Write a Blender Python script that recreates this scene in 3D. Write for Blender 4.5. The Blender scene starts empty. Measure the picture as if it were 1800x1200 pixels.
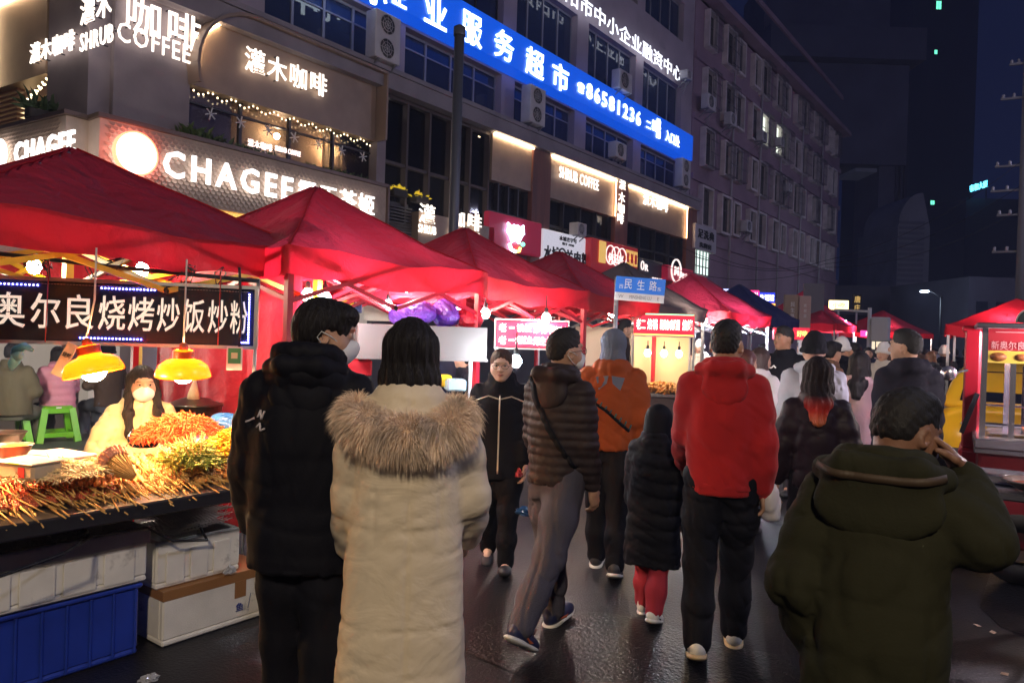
import bpy, bmesh, math, random
import numpy as np
from mathutils import Vector, Matrix
R = math.radians
SC = bpy.context.scene
COL = SC.collection
# ------------------------------------------------------------------ camera
CAM_H = 1.65
YAW, PITCH, ROLL, FPX = R(36.7), R(-0.35), R(1.8), 1300.0
cam_data = bpy.data.cameras.new('camera'); cam = bpy.data.objects.new('camera', cam_data); COL.objects.link(cam)
cam_data.sensor_width = 36; cam_data.lens = 36 * FPX / 1800; cam_data.clip_start = .05; cam_data.clip_end = 2000
CROT = Matrix.Rotation(YAW, 3, 'Z') @ Matrix.Rotation(R(90) + PITCH, 3, 'X') @ Matrix.Rotation(ROLL, 3, 'Z')
cam.matrix_world = Matrix.Translation((0, 0, CAM_H)) @ CROT.to_4x4()
SC.camera = cam
# ------------------------------------------------------------------ night sky
world = bpy.data.worlds.new('World'); SC.world = world; world.use_nodes = True
wn = world.node_tree.nodes; wl = world.node_tree.links
bg = wn['Background']
sky = wn.new('ShaderNodeTexSky'); sky.sky_type = 'NISHITA'; sky.sun_disc = False
sky.sun_elevation = R(-9); sky.sun_rotation = R(200)
mixw = wn.new('ShaderNodeMixRGB'); mixw.blend_type = 'ADD'; mixw.inputs[0].default_value = 1
mixw.inputs[2].default_value = (0.014, 0.026, 0.11, 1)       # city glow on a night sky
wl.new(sky.outputs[0], mixw.inputs[1]); wl.new(mixw.outputs[0], bg.inputs[0])
bg.inputs[1].default_value = 0.06
SC.view_settings.view_transform = 'Standard'; SC.view_settings.look = 'None'
SC.view_settings.exposure = 2.15; SC.view_settings.gamma = 1
try:
    SC.cycles.use_denoising = True; SC.cycles.sample_clamp_indirect = 4.0; SC.cycles.sample_clamp_direct = 0
    SC.cycles.max_bounces = 5; SC.cycles.diffuse_bounces = 3; SC.cycles.glossy_bounces = 3
    SC.cycles.transparent_max_bounces = 8; SC.cycles.use_light_tree = True
    SC.cycles.caustics_reflective = False; SC.cycles.caustics_refractive = False
except Exception: pass
# ------------------------------------------------------------------ measuring helpers (photo pixel -> ray from the camera's place)
def ray(px, py):
    return (CROT @ Vector(((px - 900) / FPX, (600 - py) / FPX, -1)))
def on_x(px, py, X): r = ray(px, py); return Vector((0, 0, CAM_H)) + r * (X / r.x)
def on_z(px, py, Z): r = ray(px, py); return Vector((0, 0, CAM_H)) + r * ((Z - CAM_H) / r.z)
def at_d(px, py, d): return Vector((0, 0, CAM_H)) + ray(px, py) * d
def ground(px, d):
    p = at_d(px, 600, d); return Vector((p.x, p.y, 0))
FX = -14.3
def fac(px, py): p = on_x(px, py, FX); return p.y, p.z
# ------------------------------------------------------------------ object helpers
def tag(o, label=None, cat=None, group=None, kind=None):
    if label: o['label'] = label
    if cat: o['category'] = cat
    if group: o['group'] = group
    if kind: o['kind'] = kind
    return o
def empty(name, loc=(0, 0, 0), rz=0, label=None, cat=None, group=None):
    o = bpy.data.objects.new(name, None); COL.objects.link(o); o.empty_display_size = .1
    o.location = loc; o.rotation_euler = (0, 0, rz)
    return tag(o, label, cat, group)
def copy_tree(o, parent=None):
    c = o.copy(); COL.objects.link(c)
    if parent is not None: c.parent = parent
    for ch in o.children: copy_tree(ch, c)
    return c
def link_mesh(name, me, mat, parent=None, smooth=False):
    o = bpy.data.objects.new(name, me); COL.objects.link(o)
    if mat: me.materials.append(mat)
    if parent is not None: o.parent = parent
    if smooth: me.polygons.foreach_set('use_smooth', [True] * len(me.polygons))
    return o
class MB:
    def __init__(s): s.v = []; s.f = []; s.sm = []
    def add(s, vs, fs, smooth=False):
        n = len(s.v); s.v += [tuple(v) for v in vs]; s.f += [tuple(i + n for i in f) for f in fs]; s.sm += [smooth] * len(fs); return s
    def box(s, x0, x1, y0, y1, z0, z1, M=None):
        vs = [Vector((x, y, z)) for z in (z0, z1) for y in (y0, y1) for x in (x0, x1)]
        if M is not None: vs = [M @ v for v in vs]
        return s.add(vs, [(0, 2, 3, 1), (4, 5, 7, 6), (0, 1, 5, 4), (2, 6, 7, 3), (0, 4, 6, 2), (1, 3, 7, 5)])
    def rbox(s, x0, x1, y0, y1, z0, z1, r=.01, M=None):      # box with chamfered edges
        def P(x, y, z):
            v = Vector((x, y, z)); return M @ v if M is not None else v
        vs = []; 
        for sx, X in ((1, x0), (-1, x1)):
            for sy, Y in ((1, y0), (-1, y1)):
                for sz, Z in ((1, z0), (-1, z1)):
                    vs += [P(X, Y + sy * r, Z + sz * r), P(X + sx * r, Y, Z + sz * r), P(X + sx * r, Y + sy * r, Z)]
        bm = bmesh.new(); bv = [bm.verts.new(v) for v in vs]; bmesh.ops.convex_hull(bm, input=bv)
        bm.verts.index_update(); s.add([v.co.copy() for v in bm.verts], [[v.index for v in f.verts] for f in bm.faces]); bm.free(); return s
    def quad(s, a, b, c, d): return s.add([a, b, c, d], [(0, 1, 2, 3)])
    def bar(s, a, b, w, h=None, up=(0, 0, 1)):
        a = Vector(a); b = Vector(b); h = h or w; t = (b - a).normalized(); u = Vector(up)
        if abs(t.dot(u)) > .95: u = Vector((1, 0, 0))
        r = t.cross(u).normalized(); u = r.cross(t)
        vs = [p + r * (i * w / 2) + u * (j * h / 2) for p in (a, b) for i, j in ((-1, -1), (1, -1), (1, 1), (-1, 1))]
        return s.add(vs, [(3, 2, 1, 0), (4, 5, 6, 7), (0, 1, 5, 4), (1, 2, 6, 5), (2, 3, 7, 6), (3, 0, 4, 7)])
    def tube(s, pts, r, n=8, caps=True):
        pts = [Vector(p) for p in pts]; rs = r if isinstance(r, (list, tuple)) else [r] * len(pts)
        ref = Vector((.13, .27, .95)); vs = []; fs = []
        for i, p in enumerate(pts):
            t = (pts[min(i + 1, len(pts) - 1)] - pts[max(i - 1, 0)]).normalized()
            a = t.cross(ref); a = a.normalized() if a.length > 1e-4 else Vector((1, 0, 0)); b = t.cross(a)
            vs += [p + (a * math.cos(k * 2 * math.pi / n) + b * math.sin(k * 2 * math.pi / n)) * rs[i] for k in range(n)]
        for i in range(len(pts) - 1):
            for k in range(n):
                k2 = (k + 1) % n; fs.append((i * n + k, i * n + k2, i * n + n + k2, i * n + n + k))
        if caps: fs += [tuple(range(n - 1, -1, -1)), tuple(range(len(pts) * n - n, len(pts) * n))]
        return s.add(vs, fs, True)
    def lathe(s, prof, n=24, M=None, close=False):
        vs = []; fs = []
        for r, z in prof: vs += [Vector((r * math.cos(k * 2 * math.pi / n), r * math.sin(k * 2 * math.pi / n), z)) for k in range(n)]
        if M is not None: vs = [M @ v for v in vs]
        for i in range(len(prof) - 1):
            for k in range(n):
                k2 = (k + 1) % n; fs.append((i * n + k, i * n + k2, i * n + n + k2, i * n + n + k))
        if close: fs += [tuple(range(n - 1, -1, -1)), tuple(range(len(prof) * n - n, len(prof) * n))]
        return s.add(vs, fs, True)
    def ball(s, c, r, n=10, sq=(1, 1, 1)):
        pr = [(max(1e-4, r * math.sin(math.pi * i / n)), -r * math.cos(math.pi * i / n)) for i in range(n + 1)]
        return s.lathe(pr, n * 2 - 4, Matrix.Translation(c) @ Matrix.Diagonal((*sq, 1)))
    def build(s, name, mat, parent=None, smooth=None):
        me = bpy.data.meshes.new(name); me.from_pydata(s.v, [], s.f)
        o = link_mesh(name, me, mat, parent)
        me.polygons.foreach_set('use_smooth', s.sm if smooth is None else [smooth] * len(s.f)); me.update()
        return o
def frame(o, right, up):
    r = Vector(right).normalized(); u = Vector(up).normalized(); n = r.cross(u)
    M = Matrix((r, u, n)).transposed().to_4x4(); M.translation = o; return M
def FM(Y, Z, off=0): return frame((FX + off, Y, Z), (0, 1, 0), (0, 0, 1))     # facade frame: x along the street, y up, z out
_tc = {}
def text_raw(s, ext, bold, sp=1.0):
    k = (s, ext, bold, sp)
    if k not in _tc:
        c = bpy.data.curves.new('t', 'FONT'); c.body = s; c.extrude = ext; c.offset = bold * .42; c.resolution_u = 2
        c.space_character = sp; c.align_x = 'CENTER'
        o = bpy.data.objects.new('t', c); COL.objects.link(o)
        me = bpy.data.meshes.new_from_object(o.evaluated_get(bpy.context.evaluated_depsgraph_get()))
        V = np.empty(len(me.vertices) * 3); me.vertices.foreach_get('co', V); V = V.reshape(-1, 3)
        F = [tuple(p.vertices) for p in me.polygons]
        bpy.data.objects.remove(o); bpy.data.meshes.remove(me); bpy.data.curves.remove(c)
        V[:, 0] -= (V[:, 0].min() + V[:, 0].max()) / 2; V[:, 1] -= (V[:, 1].min() + V[:, 1].max()) / 2; _tc[k] = (V, F)
    return _tc[k]
def add_text(mb, s, M, w=None, h=None, ext=.02, bold=.0, sp=1.0, dx=0, dy=0):
    """lettering: fitted to width w and/or height h, depth ext (metres), centred on dx,dy of frame M"""
    V, F = text_raw(s, .1, bold, sp)
    W, H = np.ptp(V[:, 0]), np.ptp(V[:, 1])
    kx = w / W if w else None; ky = h / H if h else None
    kx = kx or ky; ky = ky or kx
    Q = V * np.array([kx, ky, ext / .1]); Q[:, 2] += ext
    mb.add([M @ Vector((x + dx, y + dy, z)) for x, y, z in Q], F); return mb
# ------------------------------------------------------------------ materials
_mats = {}
def mat(name, col=(.5, .5, .5), rough=.6, metal=0, bump=None, var=None, emit=None, es=0, spec=.5, trans=0, sheen=0, alpha=1, coat=0, wrinkle=None, transl=0, dirt=None):
    if name in _mats: return _mats[name]
    m = bpy.data.materials.new(name); m.use_nodes = True; n = m.node_tree.nodes; l = m.node_tree.links; b = n['Principled BSDF']
    _mats[name] = m
    b.inputs['Base Color'].default_value = (*col, 1); b.inputs['Roughness'].default_value = rough; b.inputs['Metallic'].default_value = metal
    b.inputs['Specular IOR Level'].default_value = spec; b.inputs['Transmission Weight'].default_value = trans; b.inputs['Alpha'].default_value = alpha
    b.inputs['Coat Weight'].default_value = coat
    if sheen: b.inputs['Sheen Weight'].default_value = sheen; b.inputs['Sheen Roughness'].default_value = .5
    if emit: b.inputs['Emission Color'].default_value = (*emit, 1); b.inputs['Emission Strength'].default_value = es
    tc = n.new('ShaderNodeTexCoord')
    src = None
    if var:      # (scale, amount[, stretch])  mottled colour of the stuff itself
        t = n.new('ShaderNodeTexNoise'); t.inputs['Scale'].default_value = var[0]; t.inputs['Detail'].default_value = 5
        mp = n.new('ShaderNodeMapping'); mp.inputs['Scale'].default_value = var[2] if len(var) > 2 else (1, 1, 1)
        l.new(tc.outputs['Object'], mp.inputs[0]); l.new(mp.outputs[0], t.inputs['Vector'])
        r = n.new('ShaderNodeMapRange'); r.inputs[1].default_value = .3; r.inputs[2].default_value = .7; r.inputs[3].default_value = 1 - var[1]; r.inputs[4].default_value = 1 + var[1]
        l.new(t.outputs[0], r.inputs[0])
        x = n.new('ShaderNodeVectorMath'); x.operation = 'SCALE'; x.inputs[0].default_value = col; l.new(r.outputs[0], x.inputs['Scale'])
        l.new(x.outputs[0], b.inputs['Base Color']); src = x.outputs[0]
        rr = n.new('ShaderNodeMapRange'); rr.inputs[3].default_value = max(0, rough - .12); rr.inputs[4].default_value = min(1, rough + .12)
        l.new(t.outputs[0], rr.inputs[0]); l.new(rr.outputs[0], b.inputs['Roughness'])
    if dirt:     # (colour, scale, threshold)  stains with a shape of their own
        t = n.new('ShaderNodeTexNoise'); t.inputs['Scale'].default_value = dirt[1]; t.inputs['Detail'].default_value = 8; t.inputs['Roughness'].default_value = .7
        l.new(tc.outputs['Object'], t.inputs['Vector'])
        r = n.new('ShaderNodeMapRange'); r.inputs[1].default_value = dirt[2]; r.inputs[2].default_value = dirt[2] + .18; l.new(t.outputs[0], r.inputs[0])
        x = n.new('ShaderNodeMixRGB'); l.new(r.outputs[0], x.inputs[0]); x.inputs[1].default_value = (*col, 1); x.inputs[2].default_value = (*dirt[0], 1)
        if src: l.new(src, x.inputs[1])
        l.new(x.outputs[0], b.inputs['Base Color']); src = x.outputs[0]
    nrm = None
    for bb in ((bump,) if bump else ()) + ((wrinkle,) if wrinkle else ()):   # (scale, strength[, stretch, distance])
        t = n.new('ShaderNodeTexNoise'); t.inputs['Scale'].default_value = bb[0]; t.inputs['Detail'].default_value = 4; t.inputs['Distortion'].default_value = .6
        mp = n.new('ShaderNodeMapping'); mp.inputs['Scale'].default_value = bb[2] if len(bb) > 2 else (1, 1, 1)
        l.new(tc.outputs['Object'], mp.inputs[0]); l.new(mp.outputs[0], t.inputs['Vector'])
        k = n.new('ShaderNodeBump'); k.inputs['Strength'].default_value = bb[1]; k.inputs['Distance'].default_value = bb[3] if len(bb) > 3 else .02
        l.new(t.outputs[0], k.inputs['Height'])
        if nrm: l.new(nrm, k.inputs['Normal'])
        nrm = k.outputs[0]
    if nrm: l.new(nrm, b.inputs['Normal'])
    if transl:   # thin cloth lets light through
        tr = n.new('ShaderNodeBsdfTranslucent'); tr.inputs[0].default_value = (*col, 1)
        mx = n.new('ShaderNodeMixShader'); mx.inputs[0].default_value = transl
        if nrm: l.new(nrm, tr.inputs['Normal'])
        l.new(b.outputs[0], mx.inputs[1]); l.new(tr.outputs[0], mx.inputs[2]); l.new(mx.outputs[0], n['Material Output'].inputs[0])
    return m
def glow(name, col, s): return mat(name, tuple(min(1, c) for c in col), .5, emit=col, es=s)
def glass(name, tint=(.6, .7, .8), a=.25, rough=.05, painted_glow=None):
    if name in _mats: return _mats[name]
    m = bpy.data.materials.new(name); m.use_nodes = True; n = m.node_tree.nodes; l = m.node_tree.links; _mats[name] = m
    n.remove(n['Principled BSDF'])
    t = n.new('ShaderNodeBsdfTransparent'); t.inputs[0].default_value = (*tint, 1)
    g = n.new('ShaderNodeBsdfGlossy'); g.inputs['Roughness'].default_value = rough
    f = n.new('ShaderNodeFresnel'); f.inputs[0].default_value = 1.5
    ad = n.new('ShaderNodeMath'); ad.operation = 'ADD'; ad.inputs[1].default_value = a; l.new(f.outputs[0], ad.inputs[0])
    mx = n.new('ShaderNodeMixShader'); l.new(ad.outputs[0], mx.inputs[0]); l.new(t.outputs[0], mx.inputs[1]); l.new(g.outputs[0], mx.inputs[2])
    if painted_glow:  # diffuse tint painted in for the blue glow the panes reflect
        df = n.new('ShaderNodeBsdfDiffuse'); df.inputs[0].default_value = (*painted_glow, 1); m2_ = n.new('ShaderNodeMixShader'); m2_.inputs[0].default_value = .55; l.new(mx.outputs[0], m2_.inputs[1]); l.new(df.outputs[0], m2_.inputs[2]); mx = m2_
    l.new(mx.outputs[0], n['Material Output'].inputs[0]); return m
rnd = random.Random(7)
# ================================================================== SETTING
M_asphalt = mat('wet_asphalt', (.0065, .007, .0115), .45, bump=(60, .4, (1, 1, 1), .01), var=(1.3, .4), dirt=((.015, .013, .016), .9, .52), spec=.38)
M_pave = mat('paving', (.10, .095, .10), .55, bump=(25, .3), var=(3, .25))
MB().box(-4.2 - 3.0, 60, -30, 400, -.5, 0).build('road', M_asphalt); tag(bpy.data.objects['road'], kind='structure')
pv = MB(); pv.box(-80, -7.22, -30, 400, -.5, .12); tag(pv.build('pavement', M_pave), kind='structure')
kb = MB()
for i in range(110): kb.box(-7.36, -7.2, -8 + i * .8, -8 + i * .8 + .79, -.3, .135)
tag(kb.build('kerb', mat('kerb_stone', (.2, .2, .2), .7, bump=(30, .3))), kind='structure')

q_r = random.Random(3); rp_ = MB()
for (x, y, a, b) in ((-1.6, 3.4, 1.1, .7), (.4, 6.2, .8, 1.4), (-2.4, 7.5, .9, .6), (.9, 2.6, .5, .9), (-.9, 10.5, 1.3, .9), (2.2, 9, 1, 1)):
    n_ = 18; rp_.add([(x + a * math.cos(t_ * 6.283 / n_) * q_r.uniform(.75, 1.1), y + b * math.sin(t_ * 6.283 / n_) * q_r.uniform(.75, 1.1), .004) for t_ in range(n_)], [tuple(range(n_))])
tag(rp_.build('road_patches', mat('asphalt_patch', (.0045, .005, .008), .33, bump=(45, .6, (1, 1, 1), .012), var=(2, .4), spec=.4)), kind='structure')
# ------------------------------------------------------------------ corner building (cafe below, offices above)
M_conc = mat('dark_plaster', (.32, .275, .30), .8, bump=(14, .25), var=(1.2, .18), dirt=((.10, .09, .11), .8, .62))
M_upper = mat('violet_grey_render', (.44, .37, .42), .85, bump=(20, .2), var=(.7, .15), dirt=((.10, .09, .14), .6, .62))
M_panel = mat('brown_metal_panel', (.38, .28, .21), .45, metal=.2, var=(2, .12))
M_frame = mat('dark_window_frame', (.05, .05, .06), .4, metal=.6)
M_alu = mat('aluminium_frame', (.30, .30, .36), .5, metal=.2)
M_glassd = mat('dark_window_glass', (.012, .016, .03), .08, spec=.9)
M_curt = mat('pale_curtain', (.42, .42, .48), .9, wrinkle=(10, 1, (1, 6, .2), .05))
M_ledge = mat('ledge_concrete', (.30, .27, .30), .75, bump=(20, .2), var=(1, .2))
Y0, Y1 = on_x(182, 207, FX + .48).y, 33.4
Zs_top = on_x(182, 207, FX + .48).z                      # top of the shop fascia
ZL = 8.32                                       # upper ledge
B1 = empty('corner_building', (FX, 20, 0), 0, 'grey four storey corner building with cafe floor above the red tents', 'building')
INV = Matrix.Translation((-FX, -20, 0))
def bpart(mb, name, m, parent=B1, smooth=None):
    o = mb.build(name, m, parent, smooth)
    if parent is B1: o.matrix_parent_inverse = INV
    return o
SIDE = Vector((-4, -.33, 0)).normalized()
# rear and upper walls; openings are built from piers and bands so that the glass sits deep
wall = MB()
D = 12
wall.box(FX - D, FX - .9, Y0 + .6, Y1, 0, 21)           # core
wb = [(8.32, 8.55), (10.0, 11.55), (13.5, 15.6), (17.4, 19), (20.6, 21.2)]
for a, b in wb: wall.box(FX - .9, FX - .3, Y0 + .1, Y1, a, b)
def pier(y0, y1, z0=8.55, z1=20.6):
    for (a, b) in ((8.55, 10.0), (11.55, 13.5), (15.6, 17.4), (19, 20.6)):
        if a >= z0 - .01: wall.box(FX - .9, FX - .302, y0, y1, a, b)
bay = []                                              # window openings (y0,y1)
edges = [Y0 + .1, 9.2, 9.9, 13.6, 14.3, 18.6, 19.3, 23.0, 23.8, 27.6, 28.3, 32.2, Y1]
pier(edges[0], edges[0] + .5)
bays = [(Y0 + .6, 9.2), (9.9, 13.6), (14.3, 18.6), (19.3, 23.0), (23.8, 27.6), (28.3, 32.2)]
pier(9.2, 9.9); pier(13.6, 14.3); pier(18.6, 19.3); pier(23.0, 23.8); pier(27.6, 28.3); pier(32.2, Y1)
bpart(wall, 'wall', M_upper)
for (y0, y1) in bays:
    for (z0, z1) in ((8.55, 10.0), (11.55, 13.5), (15.6, 17.4), (19, 20.6)):
        if z0 > 15 and y1 > 40: continue
        nm = 4
        f = MB()
        for k in range(nm + 1):
            yy = y0 + (y1 - y0) * k / nm; w = .035
            f.box(FX - .62, FX - .55, max(y0, yy - w), min(y1, yy + w), z0, z1)
        f.box(FX - .61, FX - .56, y0, y1, z0, z0 + .07); f.box(FX - .61, FX - .56, y0, y1, z1 - .07, z1)
        if z0 < 9 : f.box(FX - .61, FX - .56, y0, y1, z1 - .45, z1 - .41)
        o = bpart(f, 'window', M_alu if rnd.random() < .6 else M_frame)
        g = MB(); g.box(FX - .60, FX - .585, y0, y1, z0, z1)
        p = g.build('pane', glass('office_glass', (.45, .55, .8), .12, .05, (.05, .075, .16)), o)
        if rnd.random() < .75:
            c = MB(); a = y0 + (y1 - y0) * rnd.choice([0, .5, .62]); b = a + (y1 - y0) * rnd.uniform(.25, .4); n = 26
            vs = []
            for k in range(n + 1):
                yy = a + (min(b, y1) - a) * k / n; xx = FX - .74 + .035 * math.sin(k * 2.1) + .02 * math.sin(k * .9 + y0)
                vs += [(xx, yy, z0), (xx, yy, z1)]
            c.add(vs, [(2 * k, 2 * k + 2, 2 * k + 3, 2 * k + 1) for k in range(n)], True); c.build('curtain', M_curt, o)
# ledge over the cafe floor
l = MB(); l.box(FX - .35, FX + .32, Y0 + .02, Y1 - .05, ZL - .42, ZL - .02); l.box(FX - .35, FX + .38, Y0 - .02, Y1, ZL - .018, ZL + .1); bpart(l, 'ledge', M_ledge)
# shop level: dark back wall & shopfront
s = MB(); s.box(FX - .9, FX - .25, 13.4, Y1, 0, 4.2); bpart(s, 'shopfront', mat('dark_shopfront', (.06, .055, .06), .5))
s = MB(); s.box(FX - .9, FX - .5, Y0 + .3, 13.4, .12, 3.9); bpart(s, 'shop_glazing', mat('lit_shop_interior', (.5, .45, .4), .6, emit=(1, .85, .7), es=.06))
# cafe floor: slab, sill wall
cz0, cz1 = Zs_top, ZL - .42
s = MB(); s.box(FX - .9, FX + .02, Y0 + .05, Y1 - .1, 4.2, 4.45); bpart(s, 'floor_slab', M_ledge)
def fy(px, py): return fac(px, py)[0]
def fz(px, py): return fac(px, py)[1]
yA = fy(330, 200); yB = fy(660, 250)
# corner pier of cafe (rounded concrete column with lettering)
s = MB(); s.box(FX - 1.5, FX + .05, Y0 + .35, yA, 4.45, 11.3)
bpart(s, 'corner_pier', M_conc)
# arched fascia: built as polygon with rounded upper left, extruded
def arch(name, y0, y1, z0, z1, r, flip, M_, x0, x1, parent=B1):
    pts = [(y0, z0), (y1, z0)]
    if r:
        if flip:
            pts += [(y1 - r + r * math.cos(a), z1 - r + r * math.sin(a)) for a in np.linspace(0, math.pi / 2, 12)] + [(y0, z1)]
        else:
            pts += [(y1, z1)] + [(y0 + r + r * math.cos(a), z1 - r + r * math.sin(a)) for a in np.linspace(math.pi / 2, math.pi, 12)]
    else: pts += [(y1, z1), (y0, z1)]
    n = len(pts); m = MB()
    m.add([(x1, y, z) for y, z in pts] + [(x0, y, z) for y, z in pts], [tuple(range(n)), tuple(range(2 * n - 1, n - 1, -1))] + [(i, i + n, (i + 1) % n + n, (i + 1) % n) for i in range(n)])
    return bpart(m, name, M_, parent)
zw = fz(660, 292)                                   # top of the cafe windows at right / left are level
zw = (fz(332, 132) + fz(650, 262)) / 2
arch('fascia_panel', yA, yB - .12, zw, cz1 + .25, 1.25, False, M_panel, FX - .25, FX + .10)
# glowing strip (hidden LED profile) along arch edge
def led_strip(pts, parent=B1, m=None, r=.018):
    t = MB(); t.tube(pts, r, 6); return bpart(t, 'led_strip', m or glow('warm_led', (1, .72, .42), 9), parent)
ap = [(FX + .13, yA + .05, zw + 1.0)] + [(FX + .13, yA + 1.25 + 1.22 * math.cos(a), cz1 + .25 - 1.25 + 1.22 * math.sin(a)) for a in np.linspace(math.pi, math.pi / 2, 10)] + [(FX + .13, yB - .14, cz1 + .22)]
led_strip(ap)
# frame lip around the arch so that strip is shaded from above
lip = MB(); pp = [(FX + .2, yA, zw)] + [(FX + .2, yA + 1.25 + 1.3 * math.cos(a), cz1 + .25 - 1.25 + 1.33 * math.sin(a)) for a in np.linspace(math.pi, math.pi / 2, 10)] + [(FX + .2, yB - .05, cz1 + .31), (FX + .2, yB - .05, zw)]
for a, b in zip(pp[:-1], pp[1:]): lip.bar(a, b, .5, .06, (0, 0, 1) if abs(a[2] - b[2]) < abs(a[1] - b[1]) else (0, 1, 0))
bpart(lip, 'arch_trim', mat('warm_trim', (.34, .25, .2), .5))
# window of the cafe with warm room behind
def cafe_room(y0, y1, z0, z1, dark=False):
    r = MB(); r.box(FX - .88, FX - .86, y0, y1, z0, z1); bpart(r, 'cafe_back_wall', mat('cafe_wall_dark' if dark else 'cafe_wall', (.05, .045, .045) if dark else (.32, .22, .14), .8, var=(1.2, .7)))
    g = MB(); g.box(FX - .16, FX - .15, y0, y1, z0, z1); bpart(g, 'cafe_glass', glass('cafe_glass', (.8, .8, .85), .02))
cafe_room(yA, yB, cz0, zw + .2)
for k in range(3):
    w = MB(); yy = yA + (yB - yA) * (k + .6) / 3.2; w.ball((FX - .6, yy, zw - .35), .07, 6); bpart(w, 'pendant_lamp', glow('cafe_pendant', (1, .72, .4), 40))
c = MB(); vs = []
for k in range(31):
    yy = yB - 1.35 + 1.1 * k / 30; vs += [(FX - .42 + .04 * math.sin(k * 1.7), yy, cz0 + .1), (FX - .42 + .04 * math.sin(k * 1.7), yy, zw)]
c.add(vs, [(2 * k, 2 * k + 2, 2 * k + 3, 2 * k + 1) for k in range(30)], True); bpart(c, 'curtain', mat('cream_curtain', (.75, .6, .4), .9, transl=.3))
m = MB()
for k in range(5): m.box(FX - .2, FX - .1, yA + (yB - yA) * k / 4 - .03, yA + (yB - yA) * k / 4 + .03, cz0, zw)
m.box(FX - .2, FX - .12, yA, yB, cz0 + .9, cz0 + .94)
bpart(m, 'window_frame', M_frame)
# fairy lights with snowflakes hanging under the fascia
for k in range(46):
    fl = MB(); yy = yA + .1 + (yB - yA - .3) * k / 45; fl.ball((FX + .02, yy, zw - .08 - .05 * math.sin(k * 1.3)), .022, 4); bpart(fl, 'fairy_light', glow('fairy_light', (1, .78, .45), 1.1))
for k in range(7):
    fs = MB(); yy = yA + .5 + k * (yB - yA - .9) / 6
    for a in range(3):
        dy, dz = .13 * math.cos(a * math.pi / 3 + .3), .13 * math.sin(a * math.pi / 3 + .3)
        fs.bar((FX + .0, yy - dy, zw - .45 - dz), (FX + .0, yy + dy, zw - .45 + dz), .022)
    bpart(fs, 'snowflake_decoration', mat('white_plastic', (.75, .75, .78), .5))
# right end pier & dark glazed bay beyond
s = MB(); s.box(FX - .9, FX + .12, yB - .05, yB + .25, 4.45, cz1); bpart(s, 'pier', M_conc)
yC = fy(860, 250)
# glazed bay with wooden frame, lattice screen
cafe_room(yB + .25, yC, 4.3, cz1, True)
m = MB()
for k in range(6): yy = yB + .25 + (yC - yB - .25) * k / 5; m.box(FX - .16, FX + .02, yy - .035, yy + .035, 4.45, cz1)
m.box(FX - .16, FX + .01, yB, yC, 4.45, 4.6); m.box(FX - .16, FX + .01, yB, yC, cz1 - .1, cz1); m.box(FX - .14, FX - .02, yB, yC, 6.1, 6.18)
bpart(m, 'window_frame', mat('brown_frame', (.08, .06, .055), .5))
s = MB()
for i in range(5):
    for j in range(8):
        y, z = yB + .75 + i * .3, 4.65 + j * .3; s.box(FX - .4, FX - .34, y, y + .29, z, z + .03); s.box(FX - .4, FX - .34, y, y + .03, z + .03, z + .29); s.box(FX - .39, FX - .35, y + .1, y + .2, z + .11, z + .2)
bpart(s, 'lattice_screen', mat('cream_lattice', (.62, .58, .52), .7))
w = MB(); w.box(FX - .8, FX - .76, yB + .5, yC - .3, 4.6, 6.4); bpart(w, 'lit_room', mat('lit_room', (.4, .34, .28), .8, emit=(1, .8, .6), es=.35, var=(2, .5)))
for k in range(4):
    w = MB(); yy = yB + .8 + k * (yC - yB - 1) / 3.3; w.ball((FX - .5, yy, cz1 - .25), .04, 5); bpart(w, 'downlight', glow('spot_white', (1, .9, .8), 4))
# row of dark bays to the right, each with fascia panel lit from a strip on top
px_b = [(860, 930), (962, 1078), (1100, 1205)]
for (a, b) in px_b:
    ya, yb = fy(a, 300), fy(b, 300)
    zt = cz1; zb = zt - 1.45
    s = MB(); s.box(FX - .25, FX + .1, ya, yb, zb, zt - .03); bpart(s, 'fascia_panel', M_panel)
    led_strip([(FX + .17, ya, zt - .05), (FX + .17, yb, zt - .05)])
    if a != 860: led_strip([(FX + .17, yb - .03, zt - .05), (FX + .17, yb - .03, zb + .02)], m=glow('amber_led', (1, .6, .3), 3))
    cafe_room(ya, yb, 4.3, zb, True)
    m = MB()
    for k in range(5): yy = ya + (yb - ya) * k / 4; m.box(FX - .16, FX - .02, yy - .03, yy + .03, 4.45, zb)
    m.box(FX - .15, FX - .03, ya, yb, 5.5, 5.56); bpart(m, 'window_frame', M_frame)
M_wood = mat('red_brown_wood', (.22, .085, .06), .5, var=(4, .3, (1, 1, .1)))
for (a, b) in ((930, 962), (1078, 1100), (1205, 1222)):
    s = MB(); s.box(FX - .3, FX + .16, fy(a, 300), fy(b, 300), 3.6, cz1 - .02); bpart(s, 'wood_pilaster', M_wood)
for k in range(5):
    w = MB(); yy = rnd.uniform(21, 32); w.box(FX - .7, FX - .68, yy, yy + rnd.uniform(.25, .5), 5.2, 5.2 + rnd.uniform(.3, .6)); bpart(w, 'lit_panel', glow('room_light', (1, .75, .45), .8))
# louvre box right of the tea sign
s = MB(); ya, yb = fy(664, 380), fy(722, 380)
for k in range(22): s.box(FX - .1, FX + .05, ya, yb, 3.2 + k * .085, 3.2 + k * .085 + .05)
s.box(FX - .2, FX - .11, ya, yb, 3.1, 5.15); bpart(s, 'louvre', mat('black_louvre', (.045, .04, .045), .5))
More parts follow.
